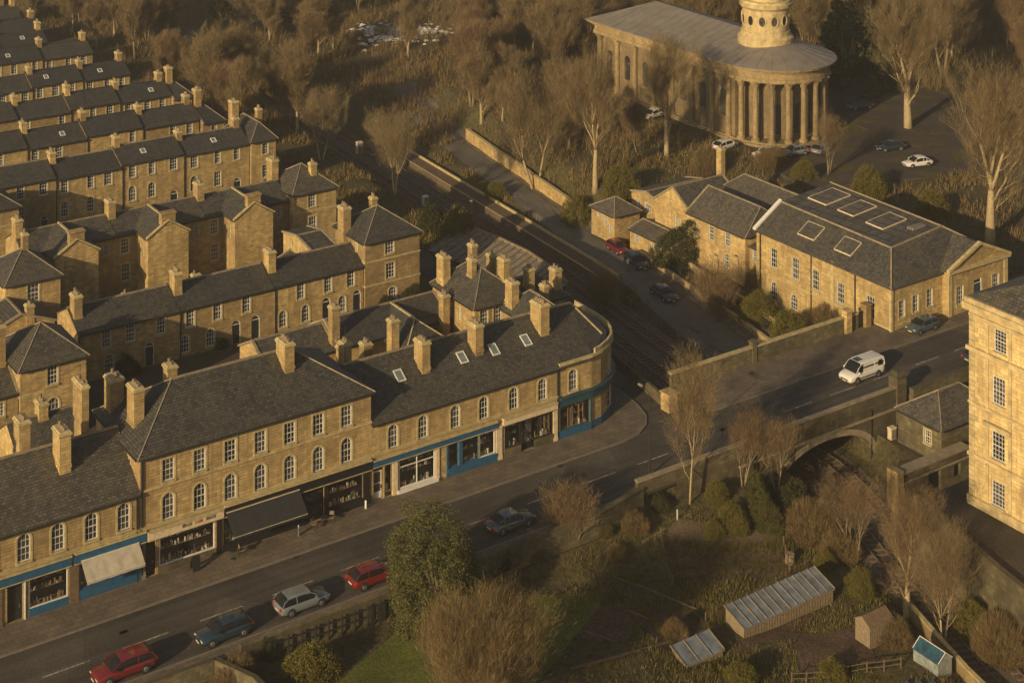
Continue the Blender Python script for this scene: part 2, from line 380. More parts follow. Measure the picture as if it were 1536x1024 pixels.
def solid_roof(m, polys, th=.14, mi=0):
    """upward polygons given a thickness, closed at their free edges"""
    key = lambda p: (round(p[0], 3), round(p[1], 3), round(p[2], 3))
    cnt = {}
    for p in polys:
        for a, b in zip(p, p[1:]+p[:1]): cnt[frozenset((key(a), key(b)))] = cnt.get(frozenset((key(a), key(b))), 0)+1
    for p in polys:
        m.face(*p, mi=mi); m.face(*[(q[0], q[1], q[2]-th) for q in reversed(p)], mi=mi)
        for a, b in zip(p, p[1:]+p[:1]):
            if cnt[frozenset((key(a), key(b)))] == 1:
                m.face(a, (a[0], a[1], a[2]-th), (b[0], b[1], b[2]-th), b, mi=mi)
def roof_geo(x0, x1, y0, y1, ze, rise, hl=0, hr=0, axis='x', oh=.28, g=.06, yr=None):
    """ridge along axis; hl/hr hip insets at the low/high end (0 = gable). returns polys, ridge segments, hip segments"""
    if axis == 'y': 
        polys, rid, hips, ga = roof_geo(y0, y1, x0, x1, ze, rise, hl, hr, 'x', oh, g, yr)
        sw = lambda p: (p[1], p[0], p[2])
        return [[sw(p) for p in reversed(q)] for q in polys], [tuple(map(sw, s)) for s in rid], [tuple(map(sw, s)) for s in hips], ga
    yc = (y0+y1)/2 if yr is None else yr
    sf = rise/(yc-y0); sb = rise/(y1-yc); zt = ze+rise
    zf, zb = ze-sf*oh, ze-sb*oh
    xl = x0-(oh if hl else g); xr = x1+(oh if hr else g)
    rl = x0+hl if hl else xl; rr = x1-hr if hr else xr
    if hl and hl+hr >= (x1-x0)-1e-3: rl = rr = x0+(x1-x0)*hl/(hl+hr) if hr else x1
    A = (xl, y0-oh, zf); B = (xr, y0-oh, zf); C = (xr, y1+oh, zb); D = (xl, y1+oh, zb); E_ = (rl, yc, zt); F = (rr, yc, zt)
    pt = abs(rl-rr) < 1e-3
    polys = [[A, B, F] if pt else [A, B, F, E_], [C, D, E_] if pt else [C, D, E_, F]]
    hips = []
    if hl: polys.append([D, A, E_]); hips += [(A, E_), (D, E_)]
    if hr: polys.append([B, C, F]); hips += [(B, F), (C, F)]
    rid = [] if pt else [(E_, F)]
    return polys, rid, hips, zt
def chimney(parent, x, y, zb, zt, w=.9, d=1.5, pots=3, mat='stone', axis='y'):
    if axis == 'x': w, d = d, w
    m = M(); m.box(x-w/2, x+w/2, y-d/2, y+d/2, zb-.8, zt-.45)
    m.box(x-w/2-.05, x+w/2+.05, y-d/2-.05, y+d/2+.05, zb-.05, zb+.22)
    c = m.build('chimney', mat, parent)
    k = M(); k.frust(x-w/2, x+w/2, y-d/2, y+d/2, zt-.45, zt-.3, .09); k.box(x-w/2-.09, x+w/2+.09, y-d/2-.09, y+d/2+.09, zt-.3, zt-.14); k.frust(x-w/2-.02, x+w/2+.02, y-d/2-.02, y+d/2+.02, zt-.14, zt, -.05)
    k.build('cap', 'trim', c)
    for i in range(pots):
        p = M(); t = (i+.5)/pots-.5
        px, py = (x, y+t*d*.85) if axis == 'y' else (x+t*w*.85, y)
        hh = random.uniform(.15, .38); p.cyl(px, py, zt-.02, zt+hh, .15, .11, 8); p.cyl(px, py, zt+hh-.02, zt+hh+.06, .15, .15, 8)
        p.build('chimney_pot', 'terracotta', c)
    if random.random() < .3:
        a = M(); a.tube([(x, y, zt), (x, y, zt+1.3)], [.02, .02], 4); a.tube([(x-.45, y, zt+1.2), (x+.45, y, zt+1.28)], [.015, .015], 4)
        for i in range(5): a.tube([(x-.4+i*.2, y-.22, zt+1.21+i*.01), (x-.4+i*.2, y+.22, zt+1.21+i*.01)], [.012, .012], 3)
        a.build('aerial', 'iron', c)
    return c
def building(name, label, x0, x1, y0, y1, z0, ze, rise, hl=0, hr=0, axis='x', S=(), W=(), E=(), Nn=(), chims=(), group=None, mat='stone', rmat='slate',
             string=(), cat='house', yr=None, doors=(), pipes=(), verge=True, trim='trim', lod=0, gut=True, cols=3, oh=.28):
    """S/W/E/Nn: windows (pos, zbottom, w, h, r) with pos the x (or y) of the centre; doors the same with side letter first"""
    t = empty(name, ((x0+x1)/2, (y0+y1)/2, z0), label, cat, group); LASTB[0] = t
    m = M()
    dd = {'S': [], 'W': [], 'E': [], 'N': []}
    for s, p, zb, w, h, r in doors: dd[s].append((p, zb, w, h, r))
    ws = {'S': [(p-x0, zb, w, h, r) for p, zb, w, h, r in list(S)+dd['S']], 'E': [(p-y0, zb, w, h, r) for p, zb, w, h, r in list(E)+dd['E']],
          'N': [(x1-p, zb, w, h, r) for p, zb, w, h, r in list(Nn)+dd['N']], 'W': [(y1-p, zb, w, h, r) for p, zb, w, h, r in list(W)+dd['W']]}
    zb0 = z0-.6
    wall_face(m, (x0, y0), (x1, y0), zb0, ze, ws['S']); wall_face(m, (x1, y0), (x1, y1), zb0, ze, ws['E'])
    wall_face(m, (x1, y1), (x0, y1), zb0, ze, ws['N']); wall_face(m, (x0, y1), (x0, y0), zb0, ze, ws['W'])
    polys, rid, hips, zt = roof_geo(x0, x1, y0, y1, ze, rise, hl, hr, axis, yr=yr, oh=oh)
    if axis == 'x':
        yc = (y0+y1)/2 if yr is None else yr
        if not hl: m.face((x0, y1, ze), (x0, y0, ze), (x0, yc, zt-.1))
        if not hr: m.face((x1, y0, ze), (x1, y1, ze), (x1, yc, zt-.1))
    else:
        xc_ = (x0+x1)/2 if yr is None else yr
        if not hl: m.face((x0, y0, ze), (x1, y0, ze), (xc_, y0, zt-.1))
        if not hr: m.face((x1, y1, ze), (x0, y1, ze), (xc_, y1, zt-.1))
    m.build('wall', mat, t)
    r = M(); solid_roof(r, polys); ro = r.build('roof', rmat, t)
    q = M(); trr = trim if trim != 'trim' else 'ridge'
    for a, b in rid: q.beam((a[0], a[1], a[2]-.05), (b[0], b[1], b[2]-.05), .22, .12)
    for a, b in hips: q.tube([(a[0], a[1], a[2]+.0), (b[0], b[1], b[2]+.02)], [.07, .07], 4)
    if verge and not hl or verge and not hr:
        for end, hp in ((0, hl), (1, hr)):
            if hp: continue
            if axis == 'x':
                xe = (x0, x1)[end]; yc = (y0+y1)/2 if yr is None else yr
                for ya, yb in ((y0-.25, yc), (y1+.25, yc)):
                    za = ze-abs(ya-(y0 if ya < yc else y1))*rise/(abs(yc-(y0 if ya < yc else y1)))
                    d = Vector((0, yb-ya, 0)); q.add([(xe-.14, ya, za-.1), (xe+.14, ya, za-.1), (xe+.14, yb, zt-.1), (xe-.14, yb, zt-.1), (xe-.14, ya, za+.12), (xe+.14, ya, za+.12), (xe+.14, yb, zt+.12), (xe-.14, yb, zt+.12)],
                        [(0,3,2,1),(4,5,6,7),(0,1,5,4),(1,2,6,5),(2,3,7,6),(3,0,4,7)])
            else:
                ye = (y0, y1)[end]; xm = (x0+x1)/2 if yr is None else yr
                for xa in (x0-.25, x1+.25):
                    za = ze-.25*rise/abs(xm-(x0 if xa < xm else x1))
                    q.add([(xa, ye-.14, za-.1), (xa, ye+.14, za-.1), (xm, ye+.14, zt-.1), (xm, ye-.14, zt-.1), (xa, ye-.14, za+.12), (xa, ye+.14, za+.12), (xm, ye+.14, zt+.12), (xm, ye-.14, zt+.12)],
                        [(0,3,2,1),(4,5,6,7),(0,1,5,4),(1,2,6,5),(2,3,7,6),(3,0,4,7)])
    q.build('ridge_tiles', trr, ro)
    if gut:
        u = M(); sl = rise/((y1-y0)/2) if axis == 'x' else rise/((x1-x0)/2)
        ez = ze-.28*sl-.2
        if axis == 'x' or hl: u.box(x0, x1, y0-.36, y0-.24, ez, ez+.12)
        if axis == 'y' or hl: u.box(x0-.36, x0-.24, y0, y1, ez, ez+.12)
        for px in pipes: u.box(px-.05, px+.05, y0-.13, y0-.02, z0, ze)
        u.build('gutter', 'iron', t)
    if string:
        u = M()
        for z in string:
            u.box(x0-.07, x1+.07, y0-.08, y0+.02, z-.12, z+.08); u.box(x0-.08, x0+.02, y0+.022, y1, z-.12, z+.08)
        u.build('string_course', trim, t)
    for p, zb, w, h, rr in S: window(t, (p, y0, zb), 0, w, h, rr, cols=cols, lod=lod)
    for p, zb, w, h, rr in W: window(t, (x0, p, zb), FACE['W'], w, h, rr, cols=cols, lod=lod)
    for p, zb, w, h, rr in E: window(t, (x1, p, zb), FACE['E'], w, h, rr, cols=cols, lod=lod)
    for p, zb, w, h, rr in Nn: window(t, (p, y1, zb), FACE['N'], w, h, rr, cols=cols, lod=lod)
    for s, p, zb, w, h, rr in doors:
        door(t, {'S': (p, y0, zb), 'W': (x0, p, zb), 'E': (x1, p, zb), 'N': (p, y1, zb)}[s], FACE[s], w, h, rr)
    for c in chims:
        x, y, zbk, ztk = c[:4]; kw = dict(zip(('w', 'd', 'pots'), c[4:7])); chimney(t, x, y, zbk, ztk, mat=mat, **kw)
    return t
# ---------------------------------------------------------------- camera, light, air
F_, HZ, HC = 2460., -534., 76.
AN = math.atan2(3628, 2460); SA, CA = math.sin(AN), math.cos(AN)
cam = bpy.data.cameras.new('camera'); co = bpy.data.objects.new('camera', cam); COL.objects.link(co); sc.camera = co
cam.sensor_width = 36; cam.sensor_fit = 'HORIZONTAL'; cam.lens = F_/1536*36; cam.shift_y = -(512-HZ)/1536; cam.clip_start = 1; cam.clip_end = 6000
co.location = (0, 0, HC)
rt, fw, up = Vector((SA, -CA, 0)), Vector((CA, SA, 0)), Vector((0, 0, 1))
co.rotation_euler = Matrix((rt, up, -fw)).transposed().to_euler()
EL, AZ = R(18), R(22)   # light travels towards +x turned AZ towards +y
sund = Vector((math.cos(EL)*math.cos(AZ), math.cos(EL)*math.sin(AZ), -math.sin(EL)))
sl = bpy.data.lights.new('sun', 'SUN'); sl.energy = 5.0; sl.angle = R(.6); sl.color = (1.0, .765, .445)
so = bpy.data.objects.new('sun', sl); COL.objects.link(so); so.rotation_euler = sund.to_track_quat('-Z', 'Y').to_euler(); so.location = (-50, 60, 120)
w = bpy.data.worlds.new('World'); sc.world = w; w.use_nodes = True; nt = w.node_tree
bg = nt.nodes['Background']; sky = nt.nodes.new('ShaderNodeTexSky'); sky.sky_type = 'NISHITA'; sky.sun_disc = False
sky.sun_elevation = EL; td = -sund; sky.sun_rotation = math.atan2(td.x, td.y); sky.dust_density = 4.0; sky.air_density = 1.0; sky.ozone_density = .6
mx = nt.nodes.new('ShaderNodeMix'); mx.data_type = 'RGBA'; mx.blend_type = 'MULTIPLY'; mx.inputs[0].default_value = 1; mx.inputs[7].default_value = (.92, .97, 1.0, 1)
nt.links.new(sky.outputs[0], mx.inputs[6]); nt.links.new(mx.outputs[2], bg.inputs[0]); bg.inputs[1].default_value = .066
sc.view_settings.view_transform = 'Standard'; sc.view_settings.look = 'None'; sc.view_settings.exposure = .08
sc.cycles.use_adaptive_sampling = True; sc.cycles.max_bounces = 6; sc.cycles.transparent_max_bounces = 8
sc.cycles.volume_bounces = 0
# ---------------------------------------------------------------- the lie of the land
def interp(t, tab):
    if t <= tab[0][0]: return tab[0][1]
    for (a, va), (b, vb) in zip(tab, tab[1:]):
        if t <= b: return va+(vb-va)*(t-a)/(b-a)
    return tab[-1][1]
def sm(a, b, t):
    t = max(0, min(1, (t-a)/(b-a))); return t*t*(3-2*t)
RAIL = [(60, 97), (84, 104), (94, 107.6), (105, 111.8), (115, 115), (130, 116.2), (145, 118.2), (158, 120), (168, 121.6), (190, 123.2), (210, 124.5), (240, 126.5), (300, 131), (400, 142), (600, 170)]
ROADL = [(131, 120.5), (139, 122.2), (155, 125.3), (167, 128.3), (193, 132.), (215, 136), (300, 150)]
ROADR = [(131, 126.4), (139, 127.6), (145, 128.8), (155, 130.2), (186, 135.2), (215, 140), (300, 155)]
def rail(y): return interp(y, RAIL)
ZR = -5.0
def terrain(x, y):
    xr = rail(y); d = x-xr
    if y >= 129:
        ze = -3.2+3.2*sm(172, 186, y)+3.2*sm(150, 168, x)*(1-sm(172, 186, y))
        side = -4.0*(1-sm(222, 250, y))-1.0*sm(222, 250, y)
        if d < 0: z = (0)*1.0
        else: z = side+(ze-side)*sm(interp(y, ROADR)+.5, interp(y, ROADR)+5, x)
        lo = 4.6 if d < 0 else 4.6+2.1*sm(160, 168, y)*(1-sm(225, 240, y))
        if abs(d) < lo: return ZR
        k = sm(lo, lo+(6. if d < 0 else 2.2), abs(d)); return ZR+(z-ZR)*k
    if y >= (116.3 if x > 91.5 else 115.1):
        if abs(d) < 6.3 : return ZR
        return ZR+(0-ZR)*sm(6.3, 7.0, abs(d))
    # south of the street
    south = interp(x, [(60, -1.2), (72, -1.8), (82, -3.2), (90, -4.0), (104, -4.3)])
    edge = interp(x, [(70, .9), (84, 3.5), (105, 6)])
    z = south*(sm(114.3, 114.3-edge-.3, y)*.55+.45*(sm(116.1, 115.1, y) if x > 91.5 else sm(115.0, 114.0, y)))
    if x > 118: z = -2.9*sm(116.2, 115.1, y)
    if d > 0:
        hi = -4.6*sm(100.2, 101.2, y)+1.7*sm(106.3, 107.3, y)
        zz = hi if y < 112.5 else z
        e_ = 4.9+1.4*sm(109, 111, y); k = sm(e_, e_+.6, d); return ZR+(zz-ZR)*k
    k = sm(3.6, 6.5, -d); return ZR+(z-ZR)*k
def axis_list(a, b, st, far):
    l = []; x = a
    while x <= b+1e-6: l.append(x); x += st
    s = st; lo = [a]; hi = [b]
    while hi[-1] < far: s *= 1.35; hi.append(hi[-1]+s); lo.append(lo[-1]-s)
    return sorted(set(lo+l+hi))
xs = axis_list(36, 216, 1.0, 2600); ys = axis_list(76, 300, 1.0, 2600)
def tz(x, y):
    z = terrain(x, y)
    n = .0
    if y > 129 and x > 134 or y < 113: n = .18*(math.sin(x*.7+math.sin(y*.33)*2)+math.sin(y*.9+math.cos(x*.41)*2))*.5
    if x > rail(y)+5.4 and y < 101: n = 0
    n *= sm(7, 12, abs(x-rail(y)))
    far = max(0, max(x-240, y-330))
    return z+n+far*.02
m = M(); nx = len(xs)
m.v = [(x, y, tz(x, y)) for y in ys for x in xs]
for j in range(len(ys)-1):
    for i in range(nx-1):
        m.f.append((j*nx+i, j*nx+i+1, (j+1)*nx+i+1, (j+1)*nx+i)); m.mi.append(0)
struct(m.build('ground', 'terrain', smooth=True))
def drape(name, pts_l, pts_r, mat, dz=.03, kind='structure', n=6, zf=None):
    """strip between two polylines of equal length laid on the ground"""
    m = M()
    for (a, b) in zip(pts_l, pts_r):
        for i in range(n+1):
            t = i/n; x = a[0]+(b[0]-a[0])*t; y = a[1]+(b[1]-a[1])*t
            m.v.append((x, y, (zf if zf is not None else tz(x, y))+dz))
    for j in range(len(pts_l)-1):
        for i in range(n):
            a = j*(n+1)+i; m.f.append((a, a+1, a+n+2, a+n+1)); m.mi.append(0)
    o = m.build(name, mat); o['kind'] = kind; return o
def rect(name, x0, x1, y0, y1, z, mat, kind='structure'):
    m = M(); m.face((x0, y0, z), (x1, y0, z), (x1, y1, z), (x0, y1, z)); o = m.build(name, mat); o['kind'] = kind; return o
# Victoria street with its bridge deck
def slab(name, pts, z0, z1, mat):
    m = M(); m.prism(pts, z0, z1); return struct(m.build(name, mat))
slab('road', [(-60, 115), (300, 115), (300, 123.3), (-60, 123.3)], -.35, .03, 'asphalt')
# junction with the lane beside the corner shop
corner = [(96.5, 123.3), (98.6, 123.7), (100.3, 124.7), (101.5, 126.2), (102.2, 128.4), (102.6, 131), (103, 140)]
slab('lane_road', [(96.5, 123.3), (107.5, 123.3), (105.6, 126.2), (105.4, 137), (106, 175), (106, 330), (101.6, 330), (102, 175), (103, 140), (102.6, 131), (102.2, 128.4), (101.5, 126.2), (100.3, 124.7), (98.6, 123.7)], -.3, .026, 'asphalt')
slab('pavement', [(-60, 123.3)]+corner+[(102.4, 140), (101.6, 134), (100.2, 140), (96, 140), (-60, 127.4)], -.3, .14, 'paving')
slab('pavement_bridge_side', [(107.5, 123.3), (300, 123.3), (300, 129), (107.5, 129)], -.3, .142, 'paving')
slab('pavement_garden_side', [(-60, 113.7), (86, 113.7), (91, 114.8), (91, 115), (-60, 115)], -.3, .138, 'paving')
m = M(); 
for a, b in zip([(-60, 123.3)]+corner, corner): m.beam((a[0], a[1], .02), (b[0], b[1], .02), .16, .135)
m.beam((107.5, 123.27, .02), (300, 123.27, .02), .16, .136); m.beam((-60, 115.05, .02), (91, 115.05, .02), .16, .134)
struct(m.build('kerb', 'kerbstone'))
m = M()
for k in range(-4, 40):
    x = 20.5+k*6.2
    if x > 98 and x < 104: continue
    m.face((x, 119.15, .036), (x+3.6, 119.15, .036), (x+3.6, 119.27, .036), (x, 119.27, .036))
struct(m.build('road_markings', 'linepaint'))
rp = random.Random(12); m = M()
for i in range(14):
    x = rp.uniform(40, 135); y = rp.uniform(115.8, 121.5); w_ = rp.uniform(.6, 3.5); h_ = rp.uniform(.5, 1.1); m.face((x, y, .033), (x+w_, y+.05, .033), (x+w_, y+h_, .033), (x, y+h_-.05, .033))
struct(m.build('road_patches', 'yard'))
for i, x in enumerate((47.5, 61.5, 74.0, 88.5, 110.5)):
    t = M(); t.box(x, x+.5, 122.8, 123.18, .02, .045); t.build('drain_grate', 'iron')
    setp(bpy.context.scene.objects[t.n], ('iron drain grate in the gutter before the blue fascia at the left', 'iron drain grate in the gutter before the black awning', 'iron drain grate in the gutter before the white shopfront', 'iron drain grate in the gutter before the cream fascia of the shop row', 'iron drain grate in the gutter on the bridge')[i], 'drain grate')
m = M()
for y0 in (123.0, 115.45):
    m.face((36, y0, .036), (96, y0, .036), (96, y0+.08, .036), (36, y0+.08, .036))
# side road
ysd = [129.2+i*2 for i in range(60)]
drape('side_road', [(interp(y, ROADL), y) for y in ysd], [(interp(y, ROADR), y) for y in ysd], 'asphalt_pale', .05)
drape('side_pavement', [(interp(y, ROADR)+.05, y) for y in ysd], [(interp(y, ROADR)+1.5, y) for y in ysd], 'paving', .1, n=2)
m = M(); m2 = M()
for y in range(164, 222, 3):
    a, b = rail(y)+4.2, rail(y+3)+4.2
    m.add([(a, y, ZR-.2), (b, y+3, ZR-.2), (b+2.3, y+3, ZR-.2), (a+2.3, y, ZR-.2), (a, y, -4.1), (b, y+3, -4.1), (b+2.3, y+3, -4.1), (a+2.3, y, -4.1)], [(4,5,6,7)[::-1], (0,1,5,4)[::-1], (2,3,7,6)[::-1]])
    m2.beam((a+.12, y, -4.1), (b+.12, y+3, -4.1), .22, .03); m2.beam((a+2.3, y, -4.2), (b+2.3, y+3, -4.2), .2, .45)
struct(m.build('platform', 'path')); struct(m2.build('platform_edge', 'trim'))
0 and drape('platform_path', [(rail(y)+4.7, y) for y in range(150, 216, 3)], [(rail(y)+6.6, y) for y in range(150, 216, 3)], 'path', .35, n=2, zf=-4.4)
yr_ = [62+i*2 for i in range(140)]
drape('ballast', [(rail(y)-4.1, y) for y in yr_], [(rail(y)+4.1, y) for y in yr_], 'ballast', .06, kind='stuff', n=2, zf=ZR)
trk = empty('railway_track', (rail(160), 160, ZR), 'pair of railway tracks in the cutting under the road bridge', 'railway track')
for c_ in (-1.95, 1.95):
    ms_ = M(); y = 70
    while y < 260:
        x = rail(y)+c_; dx = (rail(y+1)-rail(y-1))/2; d = Vector((1, -dx, 0)).normalized()
        if y < 200 or int(y) % 2 == 0: ms_.beam((x-d.x*1.25, y-d.y*1.25, ZR+.07), (x+d.x*1.25, y+d.y*1.25, ZR+.07), .25, .12)
        y += .75
    s = ms_.build('sleepers', 'woodred', trk)
    for g_ in (-.72, .72):
        m = M()
        for y in range(62, 330, 3): m.beam((rail(y)+c_+g_, y, ZR+.19), (rail(y+3)+c_+g_, y+3, ZR+.19), .09, .15)
        m.build('rail', 'steel', trk)
# yard, lanes among the terraces
for i, (y0, y1) in enumerate(((173.5, 180.6), (192.5, 207.9), (217.5, 223.3), (231.2, 237.4), (245.2, 252.8), (261, 269.5), (277.5, 281.5))):
    rect('terrace_lane', 20, 101.5, y0, y1, .03, 'yard')
rect('street_behind_shops', 40, 101.6, 137.1, 164, .022, 'yard')
slab('mill_forecourt', [(110.6, 97.5), (110.4, 96.5), (107.9, 88), (106, 78), (106, 40), (300, 40), (300, 100.3), (111, 100.3)], -.5, .04, 'yard')
slab('church_car_park', [(163, 166), (186, 158), (215, 168), (215, 215), (192, 215), (190, 180), (165, 181)], -.4, .06, 'yard')
rect('lower_yard', 122.0, 134, 106.6, 114.9, -2.86, 'yard')
rect('lower_yard', 119.2, 134, 106.9, 109, -2.858, 'yard')
# garden plots
def plot(name, pts, mat, z): 
    m = M(); n = len(pts)
    xs_ = [p[0] for p in pts]; ys_ = [p[1] for p in pts]
    # subdivided quad
    a, b, c, d = [Vector((p[0], p[1], 0)) for p in pts]; k = 14
    for j in range(k+1):
        for i in range(k+1):
            p = (a*(1-i/k)+b*i/k)*(1-j/k)+(d*(1-i/k)+c*i/k)*j/k
            m.v.append((p.x, p.y, tz(p.x, p.y)+z))
    for j in range(k):
        for i in range(k): m.f.append((j*(k+1)+i, j*(k+1)+i+1, (j+1)*(k+1)+i+1, (j+1)*(k+1)+i)); m.mi.append(0)
    o = m.build(name, mat); o['kind'] = 'structure'
def P3(px, py, z=0.):
    D = F_*(HC-z)/(py-HZ); r = (px-768)/F_*D
    return (SA*r+CA*D, -CA*r+SA*D)
def gz(px, py):
    z = 0
    for _ in range(5): x, y = P3(px, py, z); z = z*.4+.6*terrain(x, y)
    return x, y, tz(x, y)
# ---------------------------------------------------------------- shops
DISP = [plain('goods_pale', (.42, .38, .3), .7, .3), plain('goods_brown', (.17, .11, .06), .7, .4), plain('goods_dark', (.05, .045, .04), .6, .4), plain('goods_green', (.08, .11, .06), .8, .4), plain('goods_red', (.25, .05, .03), .7, .3), MT['wood']]
def shop_open(x0, x1, z1=3.2, z0=.15): return ((x0+x1)/2, z0, x1-x0, z1-z0, 0)
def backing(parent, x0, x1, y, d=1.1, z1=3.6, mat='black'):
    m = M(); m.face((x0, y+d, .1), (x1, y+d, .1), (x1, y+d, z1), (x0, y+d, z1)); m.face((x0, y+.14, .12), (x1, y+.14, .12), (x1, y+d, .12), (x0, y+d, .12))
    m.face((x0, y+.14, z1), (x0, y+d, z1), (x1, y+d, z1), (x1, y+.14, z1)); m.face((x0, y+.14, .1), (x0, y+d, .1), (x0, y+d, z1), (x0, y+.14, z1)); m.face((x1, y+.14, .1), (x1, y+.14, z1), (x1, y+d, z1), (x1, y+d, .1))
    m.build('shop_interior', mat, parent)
def display(parent, x0, x1, y, zb, zt, n, seed, tall=False):
    rn = random.Random(seed); m = M()
    m.box(x0, x1, y+.16, y+.95, zb-.08, zb, 5)
    k = 0
    for lev in (zb, zb+(zt-zb)*.42, zb+(zt-zb)*.72):
        if lev > zb: m.box(x0+.1, x1-.1, y+.55, y+.9, lev-.04, lev, 1)
        for i in range(n):
            x = rn.uniform(x0+.15, x1-.15); w_ = rn.uniform(.06, .2); h_ = rn.uniform(.12, .55 if lev == zb else .4); yy = rn.uniform(y+.25, y+.6) if lev == zb else rn.uniform(y+.58, y+.75)
            q = rn.random(); mi = rn.choice([0, 0, 1, 1, 2, 3, 5]) if q < .95 else 4
            if rn.random() < .5: m.cyl(x, yy, lev, lev+h_, w_*.6, w_*rn.uniform(.2, .6), 7, mi)
            else: m.box(x-w_/2, x+w_/2, yy-.06, yy+.08, lev, lev+h_, mi)
    if tall:
        for i in range(int((x1-x0)*3)):
            x = rn.uniform(x0+.1, x1-.1); m.box(x-.06, x+.08, y+.4, y+.5, zb, zt-rn.uniform(.1, .6), rn.choice([1, 1, 2, 5]))
    m.build('window_display', DISP, parent)
def shopwin(parent, x0, x1, y, zb, zt, fmat='white', mull=(), trans=None, t=.08, disp=8, seed=1, tall=False):
    g = M(); g.face((x0, y+.1, zb), (x1, y+.1, zb), (x1, y+.1, zt), (x0, y+.1, zt))
    o = g.build('shop_window', 'shopglass', parent)
    f = M(); ya, yb = y+.03, y+.13
    f.box(x0, x0+t, ya, yb, zb, zt); f.box(x1-t, x1, ya, yb, zb, zt); f.box(x0+t, x1-t, ya, yb, zb, zb+t); f.box(x0+t, x1-t, ya, yb, zt-t, zt)
    for u in mull: f.box(u-t*.4, u+t*.4, ya+.01, yb-.01, zb+t, zt-t)
    if trans: f.box(x0+t, x1-t, ya+.012, yb-.012, trans-t*.4, trans+t*.4)
    f.build('frame', fmat, o); f = None
    if disp: display(o, x0+.05, x1-.05, y, zb+.02, zt, int(disp*(x1-x0)/2.), seed, tall)
    return o
def part_box(parent, name, mat, *b):
    m = M(); m.box(*b); return m.build(name, mat, parent)
def shopdoor(parent, x0, x1, y, z1, mat, fan=.6, glass=True):
    m = M(); t = .12; ya, yb = y+.28, y+.33; zt = z1-fan
    m.box(x0, x0+t, ya, yb, .14, zt); m.box(x1-t, x1, ya, yb, .14, zt); m.box(x0+t, x1-t, ya, yb, .14, .75); m.box(x0+t, x1-t, ya, yb, zt-t, zt); m.box(x0+t, x1-t, ya, yb, 1.45, 1.53)
    d = m.build('shop_door', mat, parent)
    g = M(); g.face((x0+t, y+.3, .75), (x1-t, y+.3, .75), (x1-t, y+.3, zt-t), (x0+t, y+.3, zt-t)); g.face((x0, y+.3, zt), (x1, y+.3, zt), (x1, y+.3, z1), (x0, y+.3, z1)); g.build('pane', 'glass', d)
    h = M(); h.box(x1-t-.06, x1-t, ya-.05, ya, 1.0, 1.3); h.build('handle', 'rim', d)
    return d
def awning(parent, x0, x1, y, zt, out, drop, mat, barmat='white'):
    m = M(); n = 12
    for i in range(n):
        a = x0+(x1-x0)*i/n; b = x0+(x1-x0)*(i+1)/n
        s0 = .02*math.sin(i*2.1); s1 = .02*math.sin((i+1)*2.1)
        m.add([(a, y-.02, zt), (b, y-.02, zt), (b, y-out, zt-drop+s1), (a, y-out, zt-drop+s0), (a, y-.02, zt-.03), (b, y-.02, zt-.03), (b, y-out, zt-drop+s1-.03), (a, y-out, zt-drop+s0-.03)], [(0,3,2,1),(4,5,6,7)])
        m.face((a, y-out, zt-drop+s0), (b, y-out, zt-drop+s1), (b, y-out, zt-drop+s1-.22), (a, y-out, zt-drop+s0-.22))
    a_ = m.build('awning', mat, parent)
    b = M(); b.box(x0, x1, y-.1, y-.01, zt, zt+.06); b.box(x0, x1, y-out-.03, y-out, zt-drop-.02, zt-drop+.02); b.build('awning_bar', barmat, a_)
    for xx in (x0+.05, x1-.05):
        c = M(); c.beam((xx, y-.02, zt-drop-.0), (xx, y-out, zt-drop-.05), .03, .03); c.build('arm', 'iron', a_)
    return a_
Y0 = 127.0
def fascia(parent, x0, x1, mat, z0=3.25, z1=3.95, proud=.18, y=Y0):
    m = M(); m.box(x0, x1, y-proud, y-.002, z0, z1); f = m.build('fascia', mat, parent)
    c = M(); c.box(x0, x1, y-proud-.14, y-.003, z1, z1+.1); c.box(x0, x1, y-proud-.05, y-.001, z0-.06, z0); c.build('cornice', 'trim', f); return f
def pil(parent, x0, x1, mat, z1=3.25, proud=.1):
    m = M(); m.box(x0, x1, Y0-proud, Y0-.004, .14, z1); m.box(x0-.03, x1+.03, Y0-proud-.04, Y0-.006, .14, .5); m.box(x0-.03, x1+.03, Y0-proud-.04, Y0-.006, z1-.2, z1-.05); m.build('pilaster', mat, parent)
def skylight(parent, x, y, ze, sl_, y0, w=.85, h=1.25):
    """rooflight on a slope rising towards +y"""
    n = math.hypot(1, sl_); dy = h/n/2; z = ze+sl_*(y-y0)
    def Q(u, v, e): return (x+u, y+v*dy-e*sl_/n, z+v*dy*sl_+e/n)
    m = M(); e = .1; t = .09
    def bar(u0, u1, v0, v1):
        m.add([Q(u0,v0,.0),Q(u1,v0,.0),Q(u1,v1,.0),Q(u0,v1,.0),Q(u0,v0,e),Q(u1,v0,e),Q(u1,v1,e),Q(u0,v1,e)], [(0,3,2,1),(4,5,6,7),(0,1,5,4),(1,2,6,5),(2,3,7,6),(3,0,4,7)])
    k = t/dy; bar(-w/2, -w/2+t, -1, 1); bar(w/2-t, w/2, -1, 1); bar(-w/2+t, w/2-t, -1, -1+k); bar(-w/2+t, w/2-t, 1-k, 1)
    f = m.build('rooflight', 'white', parent); g = M(); g.face(Q(-w/2+t,-1+k,.06), Q(w/2-t,-1+k,.06), Q(w/2-t,1-k,.06), Q(-w/2+t,1-k,.06)); g.build('pane', 'skylight', f)
def street_band(t, x0, x1, z=3.98):
    m = M(); m.box(x0, x1, Y0-.13, Y0-.001, z+.1, z+.28); m.box(x0, x1, Y0-.2, Y0-.0015, z+.28, z+.36); m.build('string_course', 'trim', t)
W1 = (1.05, 2.15, .42)
